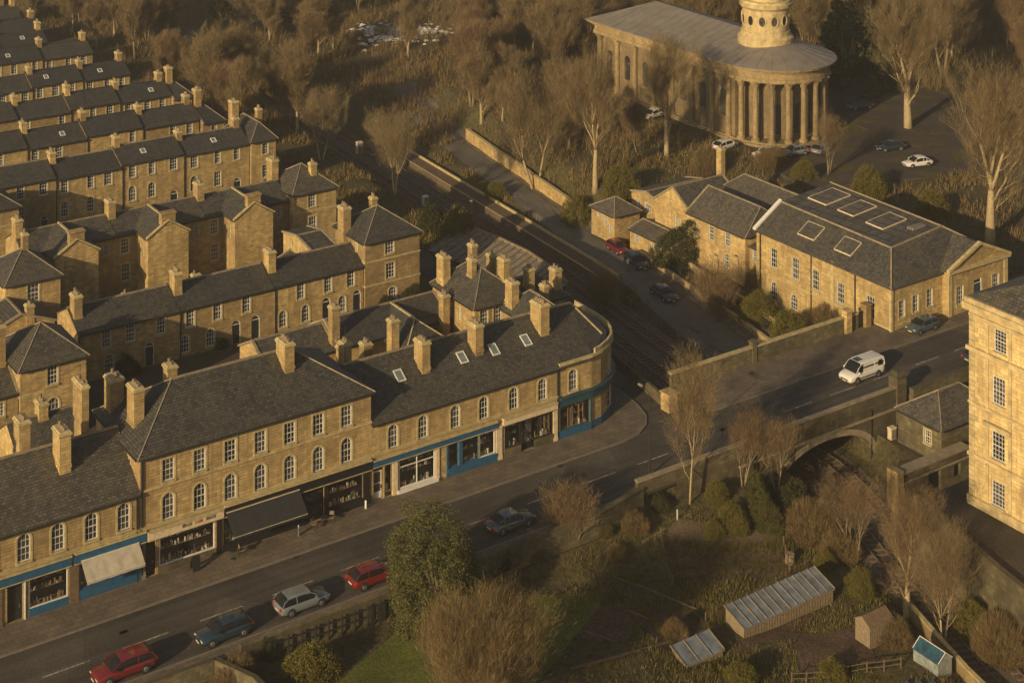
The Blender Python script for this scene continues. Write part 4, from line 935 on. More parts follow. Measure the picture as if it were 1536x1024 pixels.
# lane wall and gate pier
m = M(); m.beam((106.3, 138.5, -.5), (104.3, 126.9, -.5), .35, 1.6); o = m.build('lane_wall', 'stone_dark'); setp(o, 'low dark stone wall along the lane beside the corner shop', 'wall')
m = M(); m.box(103.7, 104.8, 125.3, 126.6, 0, 1.7); m.box(103.6, 104.9, 125.2, 126.7, 1.7, 1.85); o = m.build('gate_pier', 'stone'); setp(o, 'stout stone pier at the end of the low lane wall', 'pier')
# ---------------------------------------------------------------- road bridge over the railway
t = empty('road_bridge', (117, 122, ZR), 'dark stone road bridge with a wide flat arch over the railway', 'bridge')
def arch_face(y, xa, xb, ztop, cx, span, crown, spring, n=18):
    """wall at y with an elliptical arch opening"""
    def az(x): 
        k = max(0, 1-((x-cx)/(span/2))**2); return spring+(crown-spring)*math.sqrt(k)
    xs_ = [cx-span/2+span*(.5-.5*math.cos(math.pi*i/n)) for i in range(n+1)]; m = M(); zb = ZR-.4
    m.face((xa, y, zb), (xs_[0], y, zb), (xs_[0], y, ztop), (xa, y, ztop)); m.face((xs_[-1], y, zb), (xb, y, zb), (xb, y, ztop), (xs_[-1], y, ztop))
    for a, b in zip(xs_, xs_[1:]): m.face((a, y, az(a)), (b, y, az(b)), (b, y, ztop), (a, y, ztop))
    return m, [(xs_[0], zb)]+[(x, az(x)) for x in xs_]+[(xs_[-1], zb)]
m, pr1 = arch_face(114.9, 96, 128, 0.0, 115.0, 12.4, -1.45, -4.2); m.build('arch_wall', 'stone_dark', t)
m, pr2 = arch_face(129.15, 104.5, 131, .1, 116.4, 12.4, -1.45, -4.2)
m.f = [tuple(reversed(f)) for f in m.f]; m.build('far_arch_wall', 'stone_dark', t)
m = M()
for (a, b, c, d) in zip(pr1, pr1[1:], pr2, pr2[1:]): m.face((a[0], 114.9, a[1]), (c[0], 129.15, c[1]), (d[0], 129.15, d[1]), (b[0], 114.9, b[1]))
m.build('vault', 'stone_dark', t)
m = M(); rg = [(p[0], p[1]) for p in pr1[1:-1]]
for a, b in zip(rg, rg[1:]):
    def o_(p): 
        v = Vector((p[0]-115.0, (p[1]+6)*1.6)).normalized(); return (p[0]+v.x*.6, p[1]+v.y*.6)
    c, d = o_(b), o_(a); m.add([(a[0],114.82,a[1]),(b[0],114.82,b[1]),(c[0],114.82,c[1]),(d[0],114.82,d[1]),(a[0],114.95,a[1]),(b[0],114.95,b[1]),(c[0],114.9,c[1]),(d[0],114.9,d[1])], [(0,1,2,3),(3,2,6,7),(1,0,4,5)])
m.build('arch_ring', 'ridge', t)
m = M(); m.box(103.5, 124.6, 114.75, 115.05, -.95, -.75); m.build('string_course', 'ridge', t)
m = M(); m.box(91.5, 124.6, 114.92, 115.3, -.05, 1.1); m.build('parapet', 'stone_dark', t)
m = M(); m.box(91.5, 124.6, 114.84, 115.38, 1.1, 1.25); m.build('coping', 'ridge', t)
m = M(); m.box(124.6, 125.9, 114.7, 115.9, -5, 2.1); m.build('pier', 'stone_dark', t); m = M(); m.frust(124.5, 126.0, 114.6, 116.0, 2.1, 2.3, .05); m.frust(124.55, 125.95, 114.65, 115.95, 2.3, 2.65, -.3); m.build('pier_cap', 'stone_dark', t)
m = M(); m.box(107.0, 133.8, 128.9, 129.3, -.1, 1.75); m.build('far_parapet', 'stone_dark', t); m = M(); m.box(106.9, 133.8, 128.84, 129.36, 1.75, 1.9); m.build('coping', 'trim', t)
m = M(); m.box(118.0, 118.6, 128.8, 129.4, -4, 2.3); m.box(117.9, 118.7, 128.7, 129.5, 2.3, 2.42); m.build('buttress', 'stone_dark', t)
m = M(); m.box(121.0, 121.1, 114.8, 114.9, -5, -.1); m.build('drainpipe', 'iron', t)
# garden side walls of the street
def stone_wall(name, label, pts, z0, h, w=.4, mat='stone_dark', cope=True, base=1.5, posts=None):
    m = M(); c = M()
    for a, b in zip(pts, pts[1:]):
        za = z0(a) if callable(z0) else z0; zb_ = z0(b) if callable(z0) else z0
        av, bv = Vector((a[0], a[1], za)), Vector((b[0], b[1], zb_)); d = (bv-av).normalized()*w/2
        m.beam(av-Vector((0,0,base)), bv-Vector((0,0,base)), w, h+base); c.beam(av+Vector((0,0,h)), bv+Vector((0,0,h)), w+.14, .12)
    o = empty(name, ((pts[0][0]+pts[-1][0])/2, (pts[0][1]+pts[-1][1])/2, z0(pts[0]) if callable(z0) else z0), label, 'wall')
    m.build('wall', mat, o)
    if cope: c.build('coping', mat if mat == 'stone_dark' else 'trim', o)
    if posts:
        q = M()
        for p in posts: q.box(p[0]-.1, p[0]+.1, p[1]-.1, p[1]+.1, p[2]-.6, p[2]+1.4)
        q.build('posts', 'iron', o)
    return o
stone_wall('garden_wall', 'long low stone wall between the parked cars and the lawn', [(52.3, 113.6), (67.5, 113.6)], 0, .6, .3)
stone_wall('garden_wall', 'low stone wall in the bottom left corner, turning away from the street', [(40, 113.6), (50.3, 113.6), (51.8, 110.0), (52.3, 104)], 0, .35, .28)
stone_wall('garden_wall', 'stone retaining wall behind the brown bush and the dark hatchback', [(68, 113.6), (86, 113.65), (92, 114.95)], 0, .5)
t = empty('railing', (62, 113.1, -.8), 'dark post and rail fence along the foot of the lawn wall', 'fence')
for i in range(11):
    m = M(); x = 55+i*1.15; m.box(x-.06, x+.06, 113.12, 113.24, -1.3, .35); m.build('post', 'iron', t)
m = M(); m.box(55, 66.6, 113.15, 113.2, .1, .18); m.box(55, 66.6, 113.15, 113.2, -.5, -.42); m.build('rail', 'iron', t)
m = M()
for i in range(10):
    if i in (1, 4, 7): continue
    m.box(63.2+i*.36, 63.5+i*.36, 113.05, 113.1, -1.2, .2)
m.build('board', 'iron', t)
# side road walls
def pole(y, off): return (interp(y, ROADR)+off, y)
ysw = list(range(132, 216, 4))
stone_wall('side_road_wall', 'low stone kerb wall running along the right edge of the side road', [pole(y, 1.7) for y in range(130, 172, 3)], lambda p: tz(*p), .55, .3, 'stone')
stone_wall('upper_side_wall', 'tall lit stone wall with buttresses at the far end of the side road', [pole(y, 1.0) for y in range(183, 226, 4)], lambda p: tz(*p), 1.7, .4, 'stone', posts=None)
stone_wall('path_wall', 'narrow stone wall with pale coping above the sunken path by the huts', [pole(y, 4.6) for y in range(134, 174, 3)], lambda p: tz(*p), .5, .25, 'stone')
t = empty('iron_railing', (131, 145, -3.5), 'iron railing along the sunken path beside the side road', 'railing')
for y in range(131, 172, 2):
    p = pole(y, 3.0); z = tz(*p); m = M(); m.box(p[0]-.05, p[0]+.05, p[1]-.05, p[1]+.05, z-.3, z+1.35); m.build('post', 'iron', t)
m = M()
for y in range(131, 171, 2):
    for h in (.35, .75, 1.15): m.beam((*pole(y, 3.0), tz(*pole(y, 3.0))+h), (*pole(y+2, 3.0), tz(*pole(y+2, 3.0))+h), .07, .07)
m.build('rail', 'iron', t)
# forecourt wall, lower walls
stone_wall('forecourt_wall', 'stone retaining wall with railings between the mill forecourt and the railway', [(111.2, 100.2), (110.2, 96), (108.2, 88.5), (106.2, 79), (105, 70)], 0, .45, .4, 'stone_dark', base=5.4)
stone_wall('lineside_wall', 'low lit stone wall beside the tracks near the blue shed', [(104.3, 95.3), (103.2, 92), (101.2, 86.0), (99.5, 79)], lambda p: -4.4, .5, .25, 'stone')
t = empty('lower_building', (119, 106.5, -4.6), 'long low stone building with dark doorway and coped parapet beside the mill', 'outbuilding')
xa_, xb_, ya_, yb_, zt_ = 115.3, 125.2, 106.1, 107.0, -1.4
m = M(); wall_face(m, (xa_, ya_), (xb_, ya_), -5.6, zt_-.75, [(5.0, -4.6, 1.7, 2.3, 0), (8.2, -3.7, .9, 1.2, 0)], .3); wall_face(m, (xa_, yb_), (xa_, ya_), -5.6, zt_); wall_face(m, (xb_, yb_), (xa_, yb_), -5.6, zt_)
m.box(xa_, xb_, ya_+.02, yb_, zt_-.75, zt_-.02); m.build('wall', 'stone_dark', t)
m = M(); m.box(xa_-.15, xb_, ya_-.15, yb_+.15, zt_-.01, zt_+.16); m.box(xa_-.1, xb_, ya_-.12, ya_+.01, zt_-.9, zt_-.76); m.build('coping', 'ridge', t)
m = M(); m.box(xa_-.25, xa_+.55, ya_-.25, yb_+.2, -5.6, zt_+.45); m.build('end_pier', 'stone', t)
m = M(); m.box(xa_+4.2, xa_+5.8, ya_+.25, ya_+.35, -4.6, -2.3); m.box(xa_+7.8, xa_+8.6, ya_+.25, ya_+.3, -3.7, -2.5); m.build('door', 'black', t)
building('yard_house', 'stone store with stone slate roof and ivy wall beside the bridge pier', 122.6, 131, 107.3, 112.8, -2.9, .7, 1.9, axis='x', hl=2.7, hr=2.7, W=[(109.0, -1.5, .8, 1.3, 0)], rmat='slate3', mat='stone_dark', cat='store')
m = M(); m.box(126.0, 146, 113.9, 114.4, -3, .9); m.box(126, 146, 113.85, 114.45, .9, 1.02); o = m.build('roadside_wall', 'stone_dark'); setp(o, 'stone wall right of the bridge pier above the store roof', 'wall')
# ---------------------------------------------------------------- library (right)
lw = [(145.0, 1.3, 1.1, 2.3, 0), (141.3, 1.1, 1.15, 2.5, 0), (138.0, .9, 1.1, 2.3, 0), (134.0, .7, 1.1, 2.3, 0), (129.4, .6, 1.25, 2.4, 0), (145, -2.6, 1.1, 2.2, .5), (141.6, -2.6, 1.2, 1.8, .5), (130.8, -2.0, .7, 1.2, 0)]
t = empty('library', (143, 138, 0), 'large stone hall with wide slate roof of big rooflights and a pedimented front', 'hall')
m = M(); X0, X1, YA, YB, ZE = 136.2, 154.0, 126.3, 148, 5.1
wall_face(m, (X0, YA), (144.2, YA), -3, ZE, [(1.7, 1.3, .95, 1.9, 0), (3.9, 1.4, .95, 1.9, 0), (6.2, 1.5, .95, 1.95, 0)]); wall_face(m, (144.2, YA), (X1, YA), -3, ZE)
wall_face(m, (X0, YB), (X0, YA), -4, ZE, [(YB-p, a, b, c, d) for p, a, b, c, d in lw]); wall_face(m, (X1, YA), (X1, YB), -3, ZE); wall_face(m, (X1, YB), (X0, YB), -3, ZE)
# gable infill at the far end
m.face((X1, YB, ZE), (X0, YB, ZE), (140.2, YB, 7.5), (148.6, YB, 8.3))
m.build('wall', 'stone', t)
m = M(); A=(X0-.3, YA-.3, ZE-.15); B=(X0-.3, YB, ZE-.15); C=(140.2, YB, 7.6); D=(140.2, 130.0, 7.4); E2=(148.6, 130.0, 8.2); F2=(148.6, YB, 8.4); G=(X1+.3, YA-.3, ZE-.15); H2=(X1+.3, YB, ZE-.15); K=(144.2, YA-.3, ZE-.15)
solid_roof(m, [[A, D, C, B], [D, E2, F2, C], [A, G, E2, D], [G, H2, F2, E2]], .15); ro = m.build('roof', 'slate3', t)
m = M(); 
for a, b in ((A, D), (D, C), (E2, F2), (D, E2), (G, E2)): m.tube([(a[0], a[1], a[2]+.04), (b[0], b[1], b[2]+.04)], [.12, .12], 4)
m.build('ridge_tiles', 'ridge', ro)
m = M(); m.add([(X0-.35, YB-.2, ZE-.1), (X0-.35, YB+.3, ZE-.1), (140.2, YB+.3, 7.65), (140.2, YB-.2, 7.65), (X0-.35, YB-.2, ZE+.15), (X0-.35, YB+.3, ZE+.15), (140.2, YB+.3, 7.9), (140.2, YB-.2, 7.9)], [(0,3,2,1),(4,5,6,7),(0,1,5,4),(1,2,6,5),(2,3,7,6),(3,0,4,7)]); m.build('gable_flashing', 'white', ro)
def pl(A_, B_, C_):  # plane z(x,y)
    a, b, c = Vector(A_), Vector(B_), Vector(C_); n = (b-a).cross(c-a); return lambda x, y: a.z-(n.x*(x-a.x)+n.y*(y-a.y))/n.z
z1, z2 = pl(A, B, C), pl(D, E2, C)
def roofpane(x0, x1, y0, y1, zf):
    g = M(); g.face(*[(x, y, zf(x, y)+.13) for x, y in ((x0,y0),(x1,y0),(x1,y1),(x0,y1))]); o = g.build('rooflight', 'slate3', t)
    f = M()
    for a, b in (((x0,y0),(x1,y0)), ((x1,y0),(x1,y1)), ((x1,y1),(x0,y1)), ((x0,y1),(x0,y0))): f.beam((*a, zf(*a)+.02), (*b, zf(*b)+.02), .055, .15)
    f.build('frame', 'cream', o)
for x0, x1, y0, y1 in ((137.4, 139.2, 139.5, 142.2), (137.4, 139.2, 133.6, 136.2)): roofpane(x0, x1, y0, y1, z1)
for x0, x1, y0, y1 in ((143.2, 147.4, 143.3, 146.4), (143.2, 147.2, 138.8, 141.4), (143.0, 147.0, 133.9, 136.6)): roofpane(x0, x1, y0, y1, z2)
g = M()
for i in range(3): g.box(145.2+i*0, 147.4, 131.3+i*.35, 131.5+i*.35, z2(146, 131.5)-.02, z2(147, 131.5)+.16)
g.build('roof_vent', 'lead', t)
for p, a, b, c, d in lw: window(t, (X0, p, a), FACE['W'], b, c, d)
for x, z in ((137.9, 1.3), (140.1, 1.4), (142.4, 1.5)): window(t, (x, YA, z), 0, .95, 1.9 if z < 1.5 else 1.95, 0)
m = M(); m.box(X0-.06, X1, YA-.07, YA-.002, .6, .78); m.box(X0-.07, X0-.002, YA, YB, .2, .36); m.box(X0-.14, X0+.2, YA-.14, YA+.2, -1, ZE); m.box(X0-.1, X0-.001, 135, 135.5, -4, ZE); m.build('pilasters', 'trim', t)
m = M(); m.box(X0-.12, X0-.02, 138.6, 138.7, -3, ZE); m.box(X0-.12, X0-.02, 131.6, 131.75, -3, ZE); m.box(X0-.12, X0-.02, 147.2, 147.35, -3, ZE); m.build('downpipe', 'iron', t)
# pedimented entrance block (same building)
m = M(); xa, xb, ya = 144.5, 154.4, 125.4
wall_face(m, (xa, ya), (xb, ya), -1, 5.4, [(1.9, 1.1, 1.15, 2.1, 0), (4.9, .2, 1.3, 3.2, 0), (8.0, 1.2, 1.15, 2.1, 0)]); wall_face(m, (xa, 130), (xa, ya), -1, 5.4); wall_face(m, (xb, ya), (xb, 130), -1, 5.4)
m.face((xa, ya, 5.4), (xb, ya, 5.4), ((xa+xb)/2, ya, 7.3)); m.build('front_wall', 'stone', t)
polys, rid, hips, zt = roof_geo(xa, xb, ya, 133, 5.4, 2.1, 0, 0, 'y', .3, .3); m = M(); solid_roof(m, polys); fr = m.build('front_roof', 'slate3', t)
m = M(); xm = (xa+xb)/2
for sx in (xa-.35, xb+.35): m.add([(sx, ya-.45, 5.15), (sx, ya-.02, 5.15), (xm, ya-.02, 7.4), (xm, ya-.45, 7.4), (sx, ya-.45, 5.5), (sx, ya-.02, 5.5), (xm, ya-.02, 7.75), (xm, ya-.45, 7.75)], [(0,3,2,1),(4,5,6,7),(0,1,5,4),(1,2,6,5),(2,3,7,6),(3,0,4,7)])
m.box(xa-.3, xb+.3, ya-.4, ya-.003, 4.95, 5.3); m.box(xa-.1, xa+.5, ya-.12, ya-.004, -.1, 4.95); m.box(xb-.5, xb+.1, ya-.12, ya-.004, -.1, 4.95); m.build('pediment', 'trim', t)
window(t, (xa+1.9, ya, 1.1), 0, 1.15, 2.1, 0); window(t, (xa+8.0, ya, 1.2), 0, 1.15, 2.1, 0); door(t, (xa+4.9, ya, .2), 0, 1.3, 3.2, 0, 'teal')
m = M(); m.box(X0-.2, X0+.6, 125.6, 126.2, 0, 2.3); 
# gate between hall and bridge wall
t = empty('gate', (134.8, 128.6, 0), 'dark boarded gate between square stone piers left of the hall', 'gate')
m = M(); m.box(132.2, 134.6, 128.95, 129.05, .15, 1.9); m.build('gate_panel', 'black', t)
for x in (131.6, 134.6): m = M(); m.box(x, x+.8, 128.5, 129.3, 0, 2.5); m.box(x-.08, x+.88, 128.42, 129.38, 2.5, 2.66); m.build('gate_post', 'stone', t)
# school house, gabled wing, flat roofed block, huts
building('annex', 'two storey stone annex with plain slate roof left of the large hall', 137.0, 144.4, 150.9, 161.9, -3, 3.2, 2.5, axis='y', hl=1.2, hr=0, W=[(157.2, .7, .9, 1.8, 0), (154.2, .9, .95, 1.7, 0), (154.3, -1.8, .95, 1.7, 0), (160.4, .3, .6, 1.9, .3)], rmat='slate3', cat='hall', chims=[])
building('annex_link', 'narrow lit link between the annex and the large hall', 137.6, 143.5, 148.25, 150.8, -3, 1.9, .5, hl=0, axis='y', W=[(149.6, .1, 1.1, 1.4, 0), (149.6, -2.3, .6, 1.0, 0)], rmat='slate3', cat='house wing', gut=False, verge=False)
building('rear_hall', 'slate roofed range rising behind the annex and the large hall', 144.6, 151.2, 149, 165, -2, 3.6, 2.0, axis='y', hl=0, hr=2, rmat='slate3', cat='hall', chims=[(147.2, 167, 2.5, 8.2, .7, 1.0, 1)])
building('gabled_wing', 'stone wing with steep gable facing the side road, next to the annex', 137.8, 146.5, 162.2, 169.4, -3, 2.6, 2.4, axis='x', W=[(165.2, -1.2, .4, 2.6, 0), (164.2, -1.2, .4, 2.4, 0)], rmat='slate3', cat='hall')
building('flat_block', 'single storey block with wide shallow roof left of the steep gable', 139.2, 149, 170.0, 176.2, -2, 1.4, .7, axis='x', W=[(174.6, -.6, .8, 1.1, 0), (172.6, -.6, 1.3, 1.1, 0)], rmat='slate3', cat='hall', chims=[])
building('side_hut', 'little square stone hut with pyramid slate roof beside the side road', 133.2, 137.4, 172.2, 177.3, -3, .3, 1.4, hl=2.0, hr=2.0, W=[(174.2, -1.6, .6, 1.5, .3), (175.9, -.9, .45, .8, 0), (173.2, -2.3, .6, 1.2, .3)], rmat='slate3', cat='hut')
building('long_shed', 'low lean-to shed with small windows facing the side road', 134.2, 138.8, 161.4, 170.2, -3, -.9, .7, axis='y', W=[(168.7, -2.4, .8, 1.0, 0), (165.6, -2.5, .5, .9, 0), (163.9, -2.5, .5, .9, 0), (162.2, -2.5, .4, 1.0, 0)], rmat='slate3', cat='shed')
# ---------------------------------------------------------------- the mill (right edge)
t = empty('mill', (125, 88, 0), 'tall four storey pale stone mill block cut off by the right edge', 'mill')
mw = [(94.0, 14.5, 1.3, 1.95, 0), (94.15, 9.9, 1.35, 2.4, 0), (94.2, 5.1, 1.4, 2.4, 0), (94.2, 1.05, 1.4, 2.15, 0)]
allw = []
for dy in (0, 4.6, 9.2, 13.8): allw += [(a-dy, b, c, d, e) for a, b, c, d, e in mw]
m = M(); x0, x1, y0, y1, zt = 114.9, 150, 70, 97.3, 17.6
wall_face(m, (x0, y1), (x0, y0), -.6, zt, [(y1-a, b, c, d, e) for a, b, c, d, e in allw]); wall_face(m, (x0, y0), (x1, y0), -.6, zt); wall_face(m, (x1, y0), (x1, y1), -.6, zt); wall_face(m, (x1, y1), (x0, y1), -.6, zt)
m.build('wall', 'stone_pale', t)
m = M(); 
for z, p, h in ((13.7, .28, .35), (9.0, .14, .22), (4.4, .18, .3), (.1, .2, .8)):
    m.box(x0-p, x0-.002, y0, y1+p, z, z+h); m.box(x0-.001, x1, y1+.002, y1+p, z, z+h)
m.box(x0-.5, x0-.003, y0, y1+.5, 17.3, 17.6); m.box(x0-.6, x1, y0, y1+.45, 17.6, 17.95); m.box(x0-.4, x1, y0, y1+.3, 17.95, 18.35); m.box(x0-.15, x0-.0015, y0, y1+.05, 16.75, 16.95)
m.build('cornice', 'trimpale', t)
m = M()
for dy in (0, 4.6, 9.2, 13.8):
    for zc, hh, ww in ((16.5, .3, 2.1), (12.4, .0, 2.1), (7.75, .38, 2.9), (3.3, .0, 2.1)):
        yy = 94.15-dy
        if hh: m.box(x0-(.4 if ww > 2.5 else .12), x0-.004, yy-ww/2, yy+ww/2, zc, zc+hh)
    for z0_, z1_ in ((14.05, 16.7), (9.25, 13.6), (4.75, 8.9), (.95, 4.3)):
        for yy in (95.35-dy, 92.9-dy): m.box(x0-.1, x0-.0045, yy-.16, yy+.16, z0_, z1_)
m.build('architrave', 'trimpale', t)
m = M()
k = 0; z = .95
while z < 17.2:
    wq = .9 if k % 2 else .55; m.box(x0-.07, x0-.0035, y1-wq, y1+.05, z, z+.4); k += 1; z += .44
m.build('quoins', 'trimpale', t)
m = M(); solid_roof(m, [[(x0-.2, y1+.2, 18.4), (x0-.2, y0, 18.4), (x0+9, y0, 21.9), (x0+9, y1-9, 21.9)], [(x1, y1+.2, 18.4), (x0-.2, y1+.2, 18.4), (x0+9, y1-9, 21.9), (x1, y1-9, 21.9)]], .1)
m.build('roof', 'slate3', t)
for p, a, b, c, d in allw: window(t, (x0, p, a), FACE['W'], b, c, d, cols=4, rows=6, surround=False)
# ---------------------------------------------------------------- the church
t = empty('church', (177.5, 205, 0), 'classical stone church with long lead roof, rounded portico and circular tower', 'church')
cx, r0, cy0, yend, zE = 177.5, 9.0, 189.0, 224, 12.0
m = M()
cw = [(224-y, 4.6, 1.5, 3.6, .75) for y in (220, 215, 210, 205, 200, 195)]
wall_face(m, (cx-r0+1, yend), (cx-r0+1, cy0), -.6, 9.6, [(yend-y, 3.2, 1.5, 4.0, .75) for y in (220.5, 215.7, 210.9, 206.1, 201.3, 196.5, 191.7)], .3)
wall_face(m, (cx+r0-1, cy0), (cx+r0-1, yend), -.6, 9.6); wall_face(m, (cx+r0-1, yend), (cx-r0+1, yend), -.6, 12)
# inner drum behind the portico columns
n = 12; rin = 6.1
for i in range(n):
    a0 = math.pi+math.pi*i/n; a1 = math.pi+math.pi*(i+1)/n
    p = (cx+rin*math.cos(a0), cy0+rin*math.sin(a0)); q = (cx+rin*math.cos(a1), cy0+rin*math.sin(a1))
    ops = [(math.hypot(q[0]-p[0], q[1]-p[1])/2, 1.2, 1.05, 4.6, .5)] if i % 2 == 1 else []
    wall_face(m, p, q, -.5, 9.6, ops, .2)
wall_face(m, (cx-r0+1, cy0), (cx-rin, cy0), -.5, 9.6); wall_face(m, (cx+rin, cy0), (cx+r0-1, cy0), -.5, 9.6)
m.build('wall', 'ashlar', t)
for y in (220.5, 215.7, 210.9, 206.1, 201.3, 196.5, 191.7):
    g = M(); pts = arch_pts(1.5, 4.0, .75); g.face(*[(u, .28, z) for u, z in pts]); g = inst('window', g.mesh('window', 'glass'), t, (cx-r0+1, y, 3.2), FACE['W'])
for i in range(1, 12, 2):
    a = math.pi+math.pi*(i+.5)/12; rr = rin*math.cos(math.pi/24)
    g = M(); pts = arch_pts(1.05, 4.6, .5); g.face(*[(u, .18, z) for u, z in pts]); inst('window', g.mesh('window', 'glass'), t, (cx+rr*math.cos(a), cy0+rr*math.sin(a), 1.2), a+math.pi/2)
def oval(rad, dy, n=28, yb=yend):
    pts = [(cx-rad, yb+dy)]; 
    for i in range(n+1):
        a = math.pi+math.pi*i/n; pts.append((cx+rad*math.cos(a), cy0+rad*math.sin(a)))
    pts.append((cx+rad, yb+dy)); return pts
m = M()
for rr, z0_, z1_ in ((8.7, 9.55, 10.2), (8.55, 10.2, 11.0), (8.85, 11.0, 11.25), (9.15, 11.25, 11.5), (9.55, 11.5, 11.85)):
    m.prism(oval(rr, rr-8.5), z0_, z1_)
m.build('entablature', 'ashlar', t)
m = M(); m.prism(oval(8.9, 0), -.3, .25); m.prism(oval(8.5, 0), .25, .5); m.build('steps', 'ashlar', t)
# roof: eaves oval up to a ridge
pts = oval(9.75, 1.2); m = M(); ridge = [(cx, yend-6, 15.0), (cx, cy0, 14.6)]
ro = [(p[0], p[1], 11.87) for p in pts]
m.face(ro[0], ro[1], ridge[1], ridge[0])
for a, b in zip(ro[1:-2], ro[2:-1]): m.face(a, b, ridge[1])
m.face(ro[-2], ro[-1], ridge[0], ridge[1]); m.face(ro[-1], ro[0], ridge[0])
low = [(p[0], p[1], 11.75) for p in ro]
for i in range(len(ro)):
    j = (i+1) % len(ro); m.face(low[i], low[j], ro[j], ro[i])
rf = m.build('roof', 'lead', t)
m = M()
for k in range(18):
    y = 191+k*1.9
    if y > yend-1: break
    yr_c = min(y, yend-6)
    m.tube([(cx-9.6, y, 11.95), (cx-.1, yr_c, ridge[1][2]+.02+.4*max(0, (yr_c-cy0))/(yend-6-cy0))], [.02, .02], 4)
for i in range(1, 12):
    a = math.pi+math.pi*i/12; m.tube([(cx+9.6*math.cos(a), cy0+9.6*math.sin(a), 11.95), (cx+4*math.cos(a), cy0+4*math.sin(a), 13.5)], [.02, .02], 4)
m.build('lead_roll', 'lead', rf)
for i in range(10):
    a = math.pi+math.pi*(i+.5)/10; c = M(); x, y = cx+8.0*math.cos(a), cy0+8.0*math.sin(a)
    c.cyl(x, y, .5, .95, .68, .6, 16); c.cyl(x, y, .95, 8.6, .44, .37, 16); c.cyl(x, y, 8.6, 9.3, .45, .68, 16); c.box(x-.68, x+.68, y-.68, y+.68, 9.3, 9.56)
    c.build('column', 'ashlar', t, smooth=False)
for y in (222.8, 218.1, 213.3, 208.5, 203.7, 198.9, 194.1, 190.2):
    c = M(); x = cx-r0+.75; c.cyl(x, y, 0, .9, .6, .55, 12); c.cyl(x, y, .9, 8.7, .45, .4, 12); c.cyl(x, y, 8.7, 9.3, .42, .62, 12); c.box(x-.6, x+.6, y-.6, y+.6, 9.3, 9.56); c.build('column', 'ashlar', t)
# tower
tx, ty = 177.5, 190.8
m = M()
for z0_, z1_, ra, rb_ in ((12.3, 14.6, 4.35, 4.35), (14.6, 14.95, 4.35, 4.0), (14.95, 15.6, 3.95, 3.85), (15.6, 19.0, 3.65, 3.65), (19.0, 19.4, 3.75, 4.1), (19.4, 19.9, 4.1, 4.15), (19.9, 20.3, 3.95, 3.8), (20.3, 26, 3.1, 3.0)):
    m.cyl(tx, ty, z0_, z1_, ra, rb_, 40)
m.build('tower', 'trimpale', t, smooth=False)
for i in range(12):
    a = 2*math.pi*i/12+.15; g = M(); f = M()
    for j in range(14):
        b = 2*math.pi*j/14; c_ = 2*math.pi*(j+1)/14
        q = [(.5*math.cos(b), .75*math.sin(b)), (.5*math.cos(c_), .75*math.sin(c_)), (.66*math.cos(c_), .92*math.sin(c_)), (.66*math.cos(b), .92*math.sin(b))]
        f.add([(u, -.1, z) for u, z in q]+[(u, .06, z) for u, z in q], [(0,1,2,3),(0,4,5,1),(3,2,6,7)])
    g.face(*[(.5*math.cos(2*math.pi*j/14), -.0, .75*math.sin(2*math.pi*j/14)) for j in range(14)])
    o = inst('round_window', g.mesh('round_window', 'glass'), t, (tx+3.66*math.cos(a), ty+3.66*math.sin(a), 17.4), a+math.pi/2); kid('surround', f.mesh('surround', 'trimpale'), o)
c = None
building('pavilion', 'small pale roofed pavilion far beyond the railway at the top', 176, 184, 302, 308, 4.0, 6.6, .8, rmat='slate3', cat='pavilion', verge=False, S=[(180, 5, 3, 1.0, 0)])
building('end_house', 'flat topped stone house ending in shadow at the very top left', 88, 98, 322, 330, 0, 7, 1.8, hl=2, hr=2, rmat='slate2', chims=[(96, 326, 8, 11, 1.4, 1.6, 3)])
